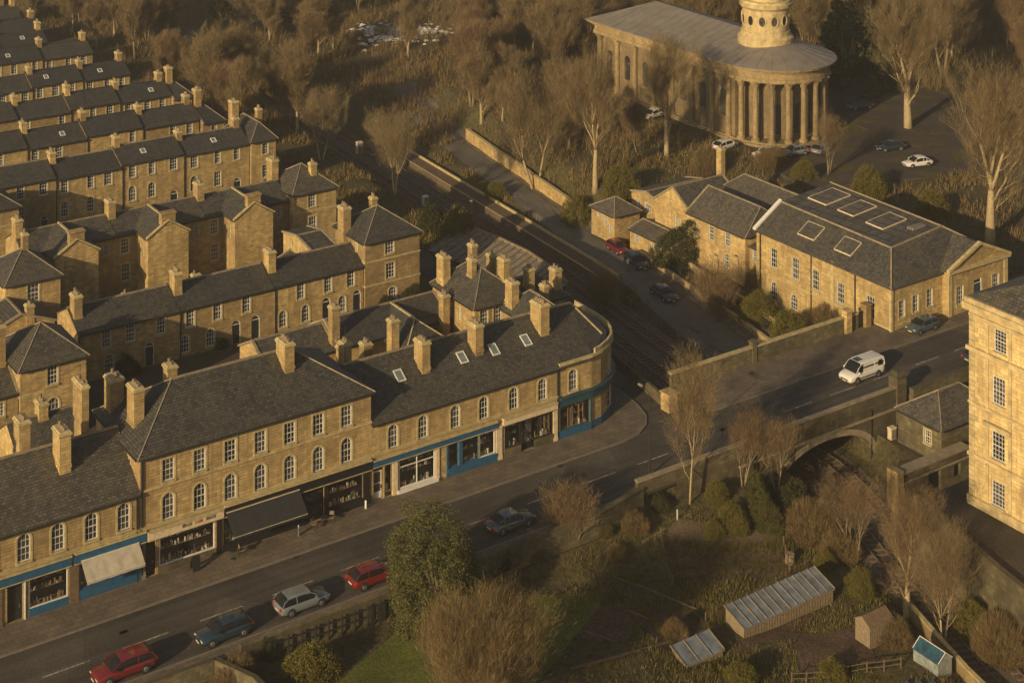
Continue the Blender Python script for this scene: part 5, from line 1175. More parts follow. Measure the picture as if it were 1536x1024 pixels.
# ---------------------------------------------------------------- vehicles
def car(name, label, loc, rz, paint_, L_=4.25, W_=1.76, H_=1.46, kind='hatch', group=None, cat='car', lod=0):
    t = empty(name, loc, label, cat, group, rz)
    WL[t.name] = (0, 0, 0)
    h = L_/2; w = W_/2
    bl = {'hatch': .93, 'saloon': .92, 'van': 1.12}[kind]
    st = [(-h, .80, .42, bl*.80), (-h+.06, .92, .30, bl*.97), (-h+.35, .99, .24, bl*1.02), (-h*.55, 1.0, .2, bl*1.03), (0, 1.0, .19, bl*1.0), (h*.42, 1.0, .2, bl*.97), (h*.62, .985, .22, bl*.9), (h-.28, .95, .24, bl*.80), (h-.08, .86, .3, bl*.70), (h, .72, .38, bl*.58)]
    if kind == 'saloon': st[1] = (-h+.06, .9, .3, bl*.9); st[2] = (-h+.4, .97, .24, bl*.97)
    if kind == 'van': st = [(-h, .93, .35, bl*1.0), (-h+.05, .98, .28, bl*1.03), (-h+.4, 1, .25, bl*1.03), (0, 1, .22, bl*1.03), (h*.45, 1, .22, bl*1.0), (h*.68, .99, .24, bl*.93), (h-.25, .95, .26, bl*.80), (h-.07, .88, .3, bl*.7), (h, .74, .4, bl*.56)]
    m = M(); n = 12
    for x, k, zb, zt in st:
        a = w*k; zm = (zb+zt)/2
        ringp = [(-a*.8, zb), (-a*.97, zb+.1), (-a, zm-.05), (-a*.985, zm+.12), (-a*.93, zt-.05), (-a*.8, zt+.01), (a*.8, zt+.01), (a*.93, zt-.05), (a*.985, zm+.12), (a, zm-.05), (a*.97, zb+.1), (a*.8, zb)]
        m.v += [(x, y, z) for y, z in ringp]
    for i in range(len(st)-1):
        for j in range(n): m.f.append((i*n+j, (i+1)*n+j, (i+1)*n+(j+1) % n, i*n+(j+1) % n)); m.mi.append(0)
    m.f.append(tuple(range(n))); m.f.append(tuple(range((len(st)-1)*n+n-1, (len(st)-1)*n-1, -1))); m.mi += [0, 0]
    m.build('body', paint_, t, smooth=True, local=True)
    # cabin
    zb = bl-.02; zr = H_
    if kind == 'hatch': xr0, xf0, xr1, xf1 = -h+.12, h*.50, -h+.62, h*.12
    elif kind == 'saloon': xr0, xf0, xr1, xf1 = -h+.55, h*.48, -h+1.15, h*.1
    else: xr0, xf0, xr1, xf1 = -h+.02, h*.66, -h+.12, h*.30
    wb, wt = w*.93, w*.74 if kind != 'van' else w*.84
    # smooth cabin: sill, glass, cant rail, roof
    N_ = 9; prof = []
    for i in range(N_+1):
        u = i/N_
        if u < .22: v = u/.22; x = xr0+(xr1-xr0)*v; z = zb+(zr-.05-zb)*math.sin(v*PI/2)**.85
        elif u > .72: v = (1-u)/.28; x = xf0+(xf1-xf0)*v; z = zb+(zr-.04-zb)*math.sin(v*PI/2)**.95
        else: v = (u-.22)/.5; x = xr1+(xf1-xr1)*v; z = zr-.05+.05*math.sin(v*PI)
        prof.append((x, z))
    def sec(x, z, e=0):
        k = (z-zb)/(zr-zb); a_ = wb-(wb-wt)*k*.85; q = max(zb, z-.1*k)
        return [(x, -wb-e, zb), (x, -(wb+a_)/2-.02*k-e, (zb+q)/2), (x, -a_-e, q), (x, -a_*.8, z+e), (x, 0, z+.02*k+e), (x, a_*.8, z+e), (x, a_+e, q), (x, (wb+a_)/2+.02*k+e, (zb+q)/2), (x, wb+e, zb)]
    g = M(); r = M(); S_ = [sec(*p) for p in prof]; S2 = [sec(*p, .012) for p in prof]
    B6 = [(0,3,2,1),(4,5,6,7),(0,1,5,4),(1,2,6,5),(2,3,7,6),(3,0,4,7)]
    for q in S_: g.v += q
    for i in range(N_):
        for j in range(8): g.f.append((i*9+j, (i+1)*9+j, (i+1)*9+j+1, i*9+j+1)); g.mi.append(0)
    g.build('windows', 'carglass', t, smooth=True, local=True)
    o0 = 0
    for i in range(N_):
        xm_ = (prof[i][0]+prof[i+1][0])/2; top_ = min(prof[i][1], prof[i+1][1]) > zr-.16
        if top_ or (kind != 'van' and i == 0 and False):
            for j in range(2, 6): r.face(S2[i][j], S2[i+1][j], S2[i+1][j+1], S2[i][j+1])
    for s in (-1, 1):
        for pth in (range(0, 3), range(N_-3, N_+1)):
            r.tube([(prof[i][0], s*(S_[i][6][1]+.004), S_[i][6][2]) for i in pth], [.04]*len(list(pth)), 4)
        for fx in ((.5,) if kind != 'saloon' else (.5, .3)):
            i = int(N_*fx); r.tube([(prof[i][0]-.05, s*(wb+.004), zb), (prof[i][0]-.05, s*(S_[i][7][1]+.006), S_[i][7][2]), (prof[i][0]-.05, s*(S_[i][6][1]+.006), S_[i][6][2])], [.04]*3, 4)
    if kind == 'van':   # blind panel sides and back
        xs1 = h*.30
        for s in (-1, 1):
            vs = [(xr0,s*(wb+.012),zb),(xs1-.05,s*(wb+.012),zb),(xs1-.2,s*(wt+.03),zr-.06),(xr1,s*(wt+.03),zr-.06)]
            r.face(*(vs if s < 0 else vs[::-1]))
        r.face((xr0-.01,wb,zb),(xr0-.01,-wb,zb),(xr1-.01,-wt,zr-.06),(xr1-.01,wt,zr-.06))
    r.build('roof', paint_, t, smooth=False, local=True)
    if kind == 'van':
        g = M()
        for s in (-1, 1):
            y0_, y1_ = s*(wb+.02), s*(wt+.06); xa = -h+.25; f = lambda z: s*((wb+.02)+(wt-wb+.02)*(z-zb)/(zr-zb))
            vs = [(xa, f(zb+.1), zb+.1), (xa+.75, f(zb+.1), zb+.1), (xa+.7, f(zr-.25), zr-.25), (xa+.08, f(zr-.25), zr-.25)]; g.face(*(vs if s < 0 else vs[::-1]))
        for i in range(3): g.box(.1+i*.3, .28+i*.3, -.5, .3, zr-.002, zr+.03)
        g.build('side_window', 'carglass', t, local=True)
        g = M(); g.box(-h*.62, h*.42, -w-.02, -w+.02, .52, .62); g.box(-h*.62, h*.42, w-.02, w+.02, .52, .62); g.build('side_strip', 'iron', t, local=True)
    rw = .32 if kind != 'van' else .35
    for x in (-h*.60, h*.60):
        for s in (-1, 1):
            a = M(); a.cyl(0, 0, -.11, .11, rw, rw, 16); a.cyl(0, 0, -.115, -.09, rw*.9, rw*.9, 16); a.v = [(p[0]+x, s*(w-.1)+p[2], p[1]+rw) for p in a.v]
            q = a.build('wheel', 'rubber', t, local=True)
            b = M(); b.cyl(0, 0, 0, .02, rw*.62, rw*.55, 10); b.v = [(p[0]+x, s*(w+.012+p[2]), p[1]+rw) for p in b.v]; b.build('rim', 'rim', q, local=True)
            k = M(); k.cyl(0, 0, 0, .015, rw*1.17, rw*1.17, 16); k.v = [(p[0]+x, s*(w-.012+p[2]), p[1]+rw+.02) for p in k.v]; k.build('wheel_arch', 'iron', q, local=True)
    for s in (-1, 1):
        a = M(); a.frust(h-.16, h-.03, s*w*.62-.16, s*w*.62+.16, bl*.56, bl*.70, -.02); a.build('headlight', 'headlamp', t, local=True)
        a = M(); a.box(-h-.015, -h+.12, s*w*.74-.13, s*w*.74+.13, bl*.68, bl*.92); a.build('tail_light', 'tail', t, local=True)
        a = M(); a.box(xf0-.35, xf0-.2, s*(w+.08)-.08, s*(w+.08)+.08, bl-.02, bl+.14); a.build('mirror', paint_, t, local=True)
    a = M(); a.box(h-.02, h+.01, -w*.5, w*.5, .4, .56); a.box(-h-.012, -h+.02, -w*.8, w*.8, .3, .42); a.build('grille', 'iron', t, local=True)
    a = M(); a.box(h+.0, h+.02, -.26, .26, .32, .43); a.box(-h-.03, -h, -.26, .26, .5, .61); a.build('number_plate', 'cream', t, local=True)
    return t
PI = math.pi
car('parked_car', 'red hatchback nearest the bottom left corner, facing left', (44.2, 116.3, .03), PI, 'p_red', 4.7, 1.85, 1.5, 'hatch')
car('parked_car', 'navy blue hatchback between the corner red car and the silver car', (52.2, 116.3, .03), PI, 'p_blue', 4.3, 1.78, 1.48, 'hatch')
car('parked_car', 'silver hatchback parked beside the stone garden wall', (58.9, 116.45, .03), 0, 'p_silver', 4.35, 1.8, 1.5, 'hatch')
car('parked_car', 'red hatchback half hidden by the big evergreen tree', (65.3, 116.4, .03), 0, 'p_red', 4.2, 1.76, 1.46, 'hatch')
car('parked_car', 'dark grey saloon right of the big evergreen tree', (79.1, 116.9, .03), 0, 'p_slate', 4.4, 1.78, 1.42, 'saloon')
car('van', 'white panel van with roof vents driving over the bridge', (125.3, 120.3, .03), PI, 'p_white', 5.0, 1.95, 2.0, 'van', cat='van')
car('parked_car', 'dark car parked tight against the front of the large hall', (139.3, 124.6, .15), PI, 'p_slate', 4.0, 1.7, 1.4, 'hatch')
car('parked_car', 'dark car half hidden by the mill corner on the road', (138.8, 116.2, .03), 0, 'p_blue', 4.2, 1.75, 1.4, 'saloon')
x, y = P3(996, 447, -4); car('parked_car', 'black saloon on the side road below the iron railing', (x, y, tz(x, y)+.06), R(-98), 'p_dark', 4.5, 1.78, 1.42, 'saloon')
x, y = P3(955, 399, -4); car('parked_car', 'black estate car beside the person in pale clothes on the side road', (x, y, tz(x, y)+.06), R(-100), 'p_dark', 4.4, 1.8, 1.6, 'hatch')
x, y = P3(926, 362, -2.6); car('parked_car', 'small bright red car by the little square stone hut', (x, y, tz(x, y)+.02), R(-95), 'p_red', 3.6, 1.6, 1.5, 'hatch')
for px, py, rz, pn, kd, lb in ((1088, 224, 10, 'p_white', 'hatch', 'white car in front of the church portico, leftmost of the portico cars'), (1151, 237, 160, 'p_white', 'hatch', 'white car parked nearest the middle of the church portico'),
    (1192, 233, 170, 'p_silver', 'saloon', 'silver car half hidden by scrub in front of the church'), (1234, 229, 15, 'p_silver', 'hatch', 'silver hatchback right of the church portico by a bare shrub'), (978, 178, 190, 'p_white', 'hatch', 'white car seen between tree trunks beside the church wall'),
    (1290, 164, 165, 'p_dark', 'saloon', 'black car in deep shade right of the church'), (1336, 226, 162, 'p_dark', 'saloon', 'black saloon on the church drive next to the white car'), (1376, 250, 165, 'p_white', 'saloon', 'white saloon alone on the drive right of the church')):
    x, y = P3(px, py); z = max(.06, tz(x, y))+.02; car('parked_car', lb, (x, y, z), R(rz), pn, 4.4, 1.8, 1.45, kd)
# ---------------------------------------------------------------- street things
def lamp(label, x, y, z, h, arm=1.2):
    t = empty('street_lamp', (x, y, z), label, 'street lamp'); m = M(); m.cyl(x, y, z, z+.9, .1, .09, 8); m.cyl(x, y, z+.9, z+h, .065, .05, 8); m.build('post', 'iron', t)
    m = M(); m.tube([(x, y, z+h-.1), (x+.1, y+arm*.5, z+h+.25), (x+.1, y+arm, z+h+.3)], [.045, .04, .04], 6); m.build('arm', 'iron', t)
    m = M(); m.frust(x-.02, x+.22, y+arm-.1, y+arm+.5, z+h+.22, z+h+.38, -.03); m.build('lamp_head', 'lead', t)
x, y = P3(974, 714, 0); lamp('tall dark lamp post at the garden side kerb opposite the corner shop', x, y, .1, 7.4)
x, y = P3(708, 295, -1); lamp('slim lamp post with pale head beyond the railway', x, y, tz(x, y), 3.0, .15)
x, y = P3(990, 470, -3); lamp('thin dark lamp post on the side road by the iron railing', pole(150, 2.3)[0], 150, -3.5, 5.2, .3)
t = empty('sign_board', (54.0, 125.9, .14), 'black folding pavement board in front of the cream fascia shop', 'sign board'); m = M()
for s in (-1, 1): m.add([(53.65, 125.9+s*.35, .14), (54.35, 125.9+s*.35, .14), (54.35, 125.9+s*.04, 1.25), (53.65, 125.9+s*.04, 1.25), (53.65, 125.9+s*.31, .14), (54.35, 125.9+s*.31, .14), (54.35, 125.9, 1.25), (53.65, 125.9, 1.25)], [(0,1,2,3),(7,6,5,4),(0,3,7,4),(1,5,6,2),(3,2,6,7)])
m.build('board', 'black', t)
def cafe(label, x, y):
    t = empty('cafe_table', (x, y, .14), label, 'table'); m = M(); m.cyl(x, y, .84, .87, .34, .34, 12); m.build('table_top', 'iron', t); m = M(); m.cyl(x, y, .14, .84, .03, .03, 6); m.cyl(x, y, .14, .17, .22, .2, 10); m.build('leg', 'iron', t)
def chair(label, x, y, rz):
    t = empty('cafe_chair', (x, y, .14), label, 'chair', None, rz); WL[t.name] = (0,0,0); m = M(); m.box(-.22, .22, -.22, .22, .44, .48); m.build('seat', 'wood', t, local=True); m = M(); m.box(-.22, .22, .19, .22, .6, .9); m.build('backrest', 'wood', t, local=True)
    m = M()
    for a in (-.2, .18):
        for b in (-.2, .19): m.box(a, a+.03, b, b+.03, 0, .44 if b < 0 else .9)
    m.build('legs', 'iron', t, local=True)
cafe('small round iron table at the left end of the black shopfront', 57.2, 125.6); chair('wooden chair at the iron table by the black shopfront', 58.0, 125.7, 1.4)
chair('wooden chair under the right end of the black awning', 64.9, 125.9, .4); cafe('small round iron table below the right end of the black awning', 65.8, 126.0); chair('wooden chair next to the dark shop doorway', 66.6, 126.0, -.6)
def bollard(label, x, y, mat='lead', h=.95):
    t = M(); t.cyl(x, y, .13, .13+h*.85, .1, .09, 10); t.cyl(x, y, .13+h*.85, .13+h, .11, .06, 10); setp(t.build('bollard', mat), label, 'bollard')
bollard('pale metal bollard on the pavement before the black awning', 63.3, 125.7, 'rim'); bollard('short white post beside the black shopfront and white door', 70.2, 126.4, 'white', .7)
def cabinet(label, x, y, z, w=.9, d=.5, h=1.4, mat='white'):
    t = empty('trackside_cabinet', (x, y, z), label, 'cabinet'); m = M(); m.box(x-w/2, x+w/2, y-d/2, y+d/2, z-.3, z+h); m.build('case', mat, t); m = M(); m.frust(x-w/2-.05, x+w/2+.05, y-d/2-.05, y+d/2+.05, z+h, z+h+.1, -.04); m.build('lid', mat, t); m = M(); m.box(x-w/2+.08, x+w/2-.08, y-d/2-.02, y-d/2-.001, z+.1, z+h-.1); m.build('door', 'lead', t)
x, y = P3(638, 304, -4.5); cabinet('white trackside cabinet left of the railway behind the houses', x, y, terrain(x, y)+.2, .8, .6, 1.2)
x, y = P3(539, 203, -2); cabinet('pale stone coloured relay box beside the far tracks', x, y, terrain(x, y), .9, .7, 1.9, 'cream')
cabinet('white cabinet at the foot of the bridge pier beside the store', 122.6, 113.6, -2.9, .7, .5, 1.1, 'cream')
# person on the side road
def person(label, x, y, z, rz, top, legs):
    o = empty('person', (x, y, z), label, 'person', None, rz); WL[o.name] = (0,0,0)
    V = {'pel': (0,0,.95,.16), 'che': (0,.02,1.3,.18), 'nec': (0,.01,1.5,.065), 'hea': (0,-.01,1.64,.105), 'hed': (0,-.01,1.70,.1),
         'sl': (-.2,0,1.42,.07), 'el': (-.27,.02,1.13,.05), 'hl': (-.25,-.12,.92,.035), 'sr': (.2,0,1.42,.07), 'er': (.28,.02,1.13,.05), 'hr': (.24,-.1,.9,.035),
         'kl': (-.11,-.08,.5,.075), 'fl': (-.12,.0,.08,.05), 'tl': (-.12,-.16,.04,.04), 'll': (-.1,0,.88,.1), 'lr': (.1,0,.88,.1), 'kr': (.11,.03,.5,.075), 'fr': (.12,.12,.08,.05), 'tr': (.12,-.03,.04,.04)}
    E_ = [('pel','che'),('che','nec'),('nec','hea'),('hea','hed'),('che','sl'),('sl','el'),('el','hl'),('che','sr'),('sr','er'),('er','hr'),('pel','ll'),('ll','kl'),('kl','fl'),('fl','tl'),('pel','lr'),('lr','kr'),('kr','fr'),('fr','tr')]
    ks = list(V); me = bpy.data.meshes.new('person_body'); me.from_pydata([V[k][:3] for k in ks], [(ks.index(a), ks.index(b)) for a, b in E_], [])
    b = bpy.data.objects.new('body', me); COL.objects.link(b); b.parent = o
    md = b.modifiers.new('skin', 'SKIN'); me.skin_vertices.new() if not me.skin_vertices else None
    for i, k in enumerate(ks): s = me.skin_vertices[0].data[i]; s.radius = (V[k][3], V[k][3]*.85); s.use_root = (k == 'pel')
    b.modifiers.new('sub', 'SUBSURF').levels = 1; b.modifiers['sub'].render_levels = 2
    mt, nt_, bs = nmat('clothes_and_skin'); tc = N(nt_, 'ShaderNodeTexCoord'); sp = N(nt_, 'ShaderNodeSeparateXYZ'); L(nt_, tc.outputs['Object'], sp.inputs[0])
    r_ = nt_.nodes.new('ShaderNodeValToRGB'); r_.color_ramp.interpolation = 'CONSTANT'; L(nt_, sp.outputs[2], r_.inputs[0])
    sc_ = N(nt_, 'ShaderNodeMath', operation='MULTIPLY'); sc_.inputs[1].default_value = .5; L(nt_, sp.outputs[2], sc_.inputs[0]); L(nt_, sc_.outputs[0], r_.inputs[0])
    e = r_.color_ramp.elements; e[0].color = c4((.02, .02, .02)); e[0].position = 0; e[1].position = .045; e[1].color = c4(legs)
    for p, c in ((.47, top), (.745, (.5, .32, .22)), (.845, (.06, .04, .025))): k = e.new(p); k.color = c4(c)
    L(nt_, r_.outputs[0], bs.inputs['Base Color']); me.materials.append(mt)
    h_ = M(); h_.cyl(0, .015, 1.69, 1.8, .105, .05, 10); h_.build('hair', plain('hair_brown', (.05, .03, .02), .8), o, local=True)
x, y = P3(942, 407, -4); person('person in pale clothes standing on the side road by the black estate', x, y, tz(x, y)+.06, R(200), (.6, .56, .5), (.12, .11, .1))
# ---------------------------------------------------------------- allotments
ZA = -4.3
plot('soil_bed', [(90, 107.5), (99, 103.8), (101.5, 107), (92.5, 111.5)], 'soil', .05); plot('soil_bed', [(82, 99.5), (88, 98), (89, 104), (83.5, 105.8)], 'soil', .06); plot('soil_bed', [(76.5, 104.5), (80.5, 102.2), (84.2, 106), (80.5, 108.8)], 'soil', .05)
plot('lawn', [(53.5, 106), (64, 96), (84.5, 109.5), (67.8, 113)], 'lawn', .07); plot('garden_path', [(92, 111.6), (102, 107.2), (104, 109), (94, 113.2)], 'path', .06); plot('garden_path', [(84, 97.4), (101.5, 97.2), (102.5, 98.2), (84.5, 98.3)], 'soil', .06)
plot('soil_bed', [(90, 92.5), (96, 90.5), (99, 94.6), (93, 97.2)], 'soil', .06)
def edging(label, pts, w=.1, h=.14, mat='woodred'):
    m = M()
    for a, b in zip(pts, pts[1:]): m.beam((a[0], a[1], tz(*a)-.1), (b[0], b[1], tz(*b)-.1), w, h+.1)
    setp(m.build('timber_edging', mat), label, 'edging')
edging('timber edging running down between the lawn and the upper soil bed', [(85.5, 110.8), (87.3, 107.2), (88.9, 103.6)]); edging('pale timber edging through the brown grass in the middle plot', [(83.4, 106.0), (84.8, 102.8), (86.4, 99.6)])
edging('long thin timber edging at the lower side of the dark beds', [(74, 101), (79.5, 100.9), (85.5, 100.8)]); edging('timber edging between the two dark lower beds', [(78, 105), (79.6, 102.6)]); edging('stone edging along the path by the tall bare tree', [(90, 112.4), (96, 113)], .12, .12, 'ridge')
def glasshouse(name, label, x0, x1, y0, y1, hf, hb, bars, wall='wood', glass_m=None, z=ZA, cat='greenhouse'):
    t = empty(name, ((x0+x1)/2, (y0+y1)/2, z), label, cat); m = M(); zb = z-.5
    m.face((x0,y0,zb),(x1,y0,zb),(x1,y0,z+hf),(x0,y0,z+hf)); m.face((x1,y1,zb),(x0,y1,zb),(x0,y1,z+hb),(x1,y1,z+hb)); m.face((x0,y1,zb),(x0,y0,zb),(x0,y0,z+hf),(x0,y1,z+hb)); m.face((x1,y0,zb),(x1,y1,zb),(x1,y1,z+hb),(x1,y0,z+hf))
    m.build('wall', wall, t)
    m = M()
    k = int((x1-x0)/.3)
    for i in range(k+1):
        x = x0+(x1-x0)*i/k; m.box(x-.02, x+.02, y0-.03, y0-.002, z-.3, z+hf-.02)
    m.build('boards', 'woodred', t)
    g = M(); rr = random.Random(int(x0*7)); e = .12
    for i in range(bars):
        a = x0-e+(x1-x0+2*e)*i/bars; b = x0-e+(x1-x0+2*e)*(i+1)/bars; q = rr.uniform(-.025, .025)
        sl_ = (hb-hf)/(y1-y0); g.face((a, y0-e, z+hf-e*sl_+.03+q), (b, y0-e, z+hf-e*sl_+.03), (b, y1+e, z+hb+e*sl_+.03), (a, y1+e, z+hb+e*sl_+.03+q))
    ro = g.build('glass_roof', GLR, t); f = M()
    for i in range(bars+1):
        a = x0-e+(x1-x0+2*e)*i/bars; w_ = .05 if i % 3 else .075
        f.add([(a-w_/2, y0-e, z+hf-e*sl_+.02), (a+w_/2, y0-e, z+hf-e*sl_+.02), (a+w_/2, y1+e, z+hb+e*sl_+.02), (a-w_/2, y1+e, z+hb+e*sl_+.02), (a-w_/2, y0-e, z+hf-e*sl_+.11), (a+w_/2, y0-e, z+hf-e*sl_+.11), (a+w_/2, y1+e, z+hb+e*sl_+.11), (a-w_/2, y1+e, z+hb+e*sl_+.11)], [(0,3,2,1),(4,5,6,7),(0,1,5,4),(1,2,6,5),(2,3,7,6),(3,0,4,7)])
    f.box(x0-e, x1+e, y0-e-.04, y0-e, z+hf-.12, z+hf-.02); f.build('glazing_bar', 'wood', ro); return t
GLR = plain('dusty_glass', (.15, .17, .19), .3, .4, 1.2)
glasshouse('greenhouse', 'long low timber greenhouse with dusty glass roof on the allotments', 89.3, 99.2, 98.5, 100.7, 1.35, 2.0, 12)
glasshouse('cold_frame_house', 'small three bay glasshouse below the long greenhouse', 82.5, 86.2, 97.6, 99.3, 1.2, 1.75, 3)
t = empty('garden_shed', (98.2, 93, ZA), 'narrow weathered timber shed right of the small glasshouse', 'shed'); m = M(); x0, x1, y0, y1 = 97.0, 99.5, 92.2, 93.8
m.box(x0, x1, y0, y1, ZA-.5, ZA+2.0); m.face((x0,y0,ZA+2),(x0,(y0+y1)/2,ZA+2.45),(x0,y1,ZA+2)); m.build('wall', 'wood', t)
m = M(); polys, rid, hips, zt = roof_geo(x0, x1, y0, y1, ZA+2.0, .5, 0, 0, 'x', .1, .1); solid_roof(m, polys, .05); m.build('roof', 'woodred', t)
m = M(); [m.box(x0+.25*i, x0+.25*i+.03, y0-.025, y0-.003, ZA-.2, ZA+1.95) for i in range(11)]; m.build('boards', 'woodred', t)
t = empty('blue_shed', (100, 88, ZA), 'small gabled plastic greenhouse patched with blue sheeting', 'greenhouse'); m = M(); x0, x1, y0, y1 = 98.9, 100.5, 86.9, 89.4
pv = plain('clouded_plastic', (.22, .24, .22), .4, .3); bv_ = plain('blue_sheeting', (.025, .07, .10), .45, .5)
m.box(x0, x1, y0, y1, ZA-.4, ZA+1.1); m.face((x0,y0,ZA+1.1),(x1,y0,ZA+1.1),((x0+x1)/2,y0,ZA+1.65)); m.build('wall', pv, t)
polys, rid, hips, zt = roof_geo(x0, x1, y0, y1, ZA+1.1, .6, 0, 0, 'y', .06, .06); m = M(); solid_roof(m, polys[:1], .04); m.build('roof', bv_, t); m = M(); solid_roof(m, polys[1:], .04); m.build('roof', pv, t)
m = M()
for y in (y0-.07, y1+.03):
    m.tube([(x0-.03, y, ZA+1.1), ((x0+x1)/2, y, ZA+1.74), (x1+.03, y, ZA+1.1)], [.035]*3, 4)
m.tube([((x0+x1)/2, y0, ZA+1.74), ((x0+x1)/2, y1, ZA+1.74)], [.035]*2, 4); m.build('frame', 'white', t)
t = M(); rr = random.Random(4)
for i in range(3):
    x, y = 95.0+i*.9, 86.9-i*.5; t.add([(x, y, tz(x,y)+.15), (x+.9, y-.2, tz(x,y)+.25), (x+1.0, y+.5, tz(x,y)+.4), (x+.1, y+.6, tz(x,y)+.2)], [(0,1,2,3)])
setp(t.build('tarpaulin', bv_), 'crumpled blue tarpaulin lying in the brambles left of the plastic greenhouse', 'tarpaulin')
x, y, _ = gz(1016, 782); t = M(); t.box(x-.045, x+.045, y-.045, y+.045, tz(x, y)-.3, tz(x, y)+.95); setp(t.build('marker_post', 'white'), 'short white post in the grass below the tall bare tree', 'post')
x, y, _ = gz(1185, 842); t = M(); t.cyl(x, y, ZA-.1, ZA+.9, .45, .4, 12); setp(t.build('compost_bin', 'wood'), 'round wooden compost bin behind the long greenhouse', 'bin')
# ---------------------------------------------------------------- vegetation
MT['ivyolive'] = leafm('ivy_olive_leaf', (.045, .048, .016), (.10, .09, .028))
def make_tree(seed, H, spread, trunk=.35, stems=1, twigs=6000, bark='bark', tw='twig', clear=.25, tl=.8, tww=.018, ratio=.45):
    """fan shaped winter tree: ascending limbs, then sprays of fine twigs. ratio = crown radius / height"""
    rn = random.Random(seed); tr = M(); ends = []; maxlv = 5
    def grow(p, d, ln, r, lv):
        pts = [Vector(p)]; rad = [r]; n = 4 if lv < 3 else 2
        for i in range(n):
            j = (.02, .09, .16, .2, .24, .28)[lv]
            d = (d+Vector((rn.gauss(0, j), rn.gauss(0, j), abs(rn.gauss(0, j))*1.1))).normalized()
            pts.append(pts[-1]+d*ln/n); rad.append(r*(1-.45*(i+1)/n))
        tr.tube(pts, rad, 7 if lv == 0 else (5 if lv < 2 else 3))
        if lv >= 2:
            for i in range(1, len(pts)): ends.append((pts[i], d.copy())); ends.append(((pts[i]+pts[i-1])/2, d.copy()))
        if lv >= maxlv or ln < .35: return
        side = d.orthogonal().normalized(); ph = rn.uniform(0, 6.28); k = rn.choice([2, 3]) if lv else 4
        for j in range(k):
            q = Matrix.Rotation(ph+2*math.pi*j/k+rn.uniform(-.5, .5), 3, d) @ side
            nd = (d+q*spread*rn.uniform(.5, 1.25)+Vector((0, 0, .12))).normalized()
            grow(pts[-1], nd, ln*rn.uniform(.6, .85), rad[-1]*rn.uniform(.55, .8), lv+1)
        for i in range(1 if lv else 2, len(pts)-1):       # side limbs lower down
            if rn.random() < .75:
                q = Matrix.Rotation(rn.uniform(0, 6.28), 3, d) @ side; grow(pts[i], (d*.75+q*spread*1.5).normalized(), ln*rn.uniform(.45, .7), rad[i]*.42, lv+1 if lv else 2)
    for s in range(stems):
        a = rn.uniform(0, 6.28)+s*2.4; off_ = Vector((math.cos(a), math.sin(a), 0))
        d = (Vector((0, 0, 1))+off_*(0 if stems == 1 else rn.uniform(.1, .35))).normalized()
        grow(Vector((0, 0, -.2))+off_*(0 if stems == 1 else .12), d, H*clear, trunk*(1 if stems == 1 else .55), 0)
    mz = max(v[2] for v in tr.v); k = H/mz; mr = sorted(math.hypot(v[0], v[1]) for v in tr.v)[int(len(tr.v)*.97)]; kr = ratio*H/max(mr, .1)
    kr = min(kr, 1.8)
    def W(v): 
        zz = v[2]*k; return Vector((v[0]*kr, v[1]*kr, zz))
    tr.v = [tuple(W(v)) for v in tr.v]
    cr = M()
    for i in range(twigs):
        p, d = rn.choice(ends); p = W(p)+Vector((rn.gauss(0, .22), rn.gauss(0, .22), rn.gauss(0, .22))); out = Vector((p.x, p.y, 0))*(.5/max(.5, ratio*H))
        v = (d*.5+out+Vector((rn.gauss(0, .4), rn.gauss(0, .4), rn.gauss(.55, .4)))).normalized(); l = tl*rn.uniform(.5, 1.35)
        s = v.cross(Vector((rn.uniform(-1, 1), rn.uniform(-1, 1), rn.uniform(-1, 1)))).normalized()*tww*.5
        e2 = p+v*l*.5+Vector((rn.uniform(-.35, .35), rn.uniform(-.35, .35), rn.uniform(0, .4)))*l
        cr.add([p-s, p+s, p+v*l], [(0, 1, 2)]); cr.add([p+v*l*.35-s*.8, p+v*l*.35+s*.8, e2], [(0, 1, 2)])
    return tr.mesh('trunk', bark, smooth=True), cr.mesh('crown', tw)
def put_tree(pair, x, y, z, label, s=1, rz=0, group=None, name='bare_tree', cat='tree', sz=None):
    o = empty(name, (x, y, z), label, cat, group, rz); o.scale = (s, s, sz or s)
    kid('trunk', pair[0], o); kid('crown', pair[1], o); return o
TA = make_tree(1, 14, .34, .27, 1, 13000, 'barkl', 'twig', .55, .6, .015, .16)
TB = make_tree(2, 18, .30, .24, 1, 19000, 'barkl', 'twig', .16, 1.0, .02, .30)
TC = make_tree(3, 20, .42, .34, 1, 24000, 'barkl', 'twig', .17, 1.0, .02, .36)
TD = make_tree(4, 9, .34, .16, 3, 8000, 'bark', 'twigred', .2, .6, .013, .34)
TE = make_tree(5, 12, .34, .16, 1, 24000, 'barkl', 'twig', .18, .9, .024, .4)
TF = make_tree(6, 11, .36, .2, 2, 24000, 'bark', 'twigred', .16, .9, .024, .42)
TG = make_tree(7, 13, .42, .24, 1, 14000, 'barkl', 'twigred', .15, .8, .014, .42)
TI = make_tree(9, 12, .4, .22, 2, 26000, 'bark', 'twig', .16, .9, .024, .48)
TN = make_tree(12, 11, .38, .18, 2, 11000, 'barkl', 'twig', .18, .7, .014, .36)
TH = make_tree(8, 5, .5, .07, 9, 11000, 'bark', 'twigred', .2, .55, .014, .45)
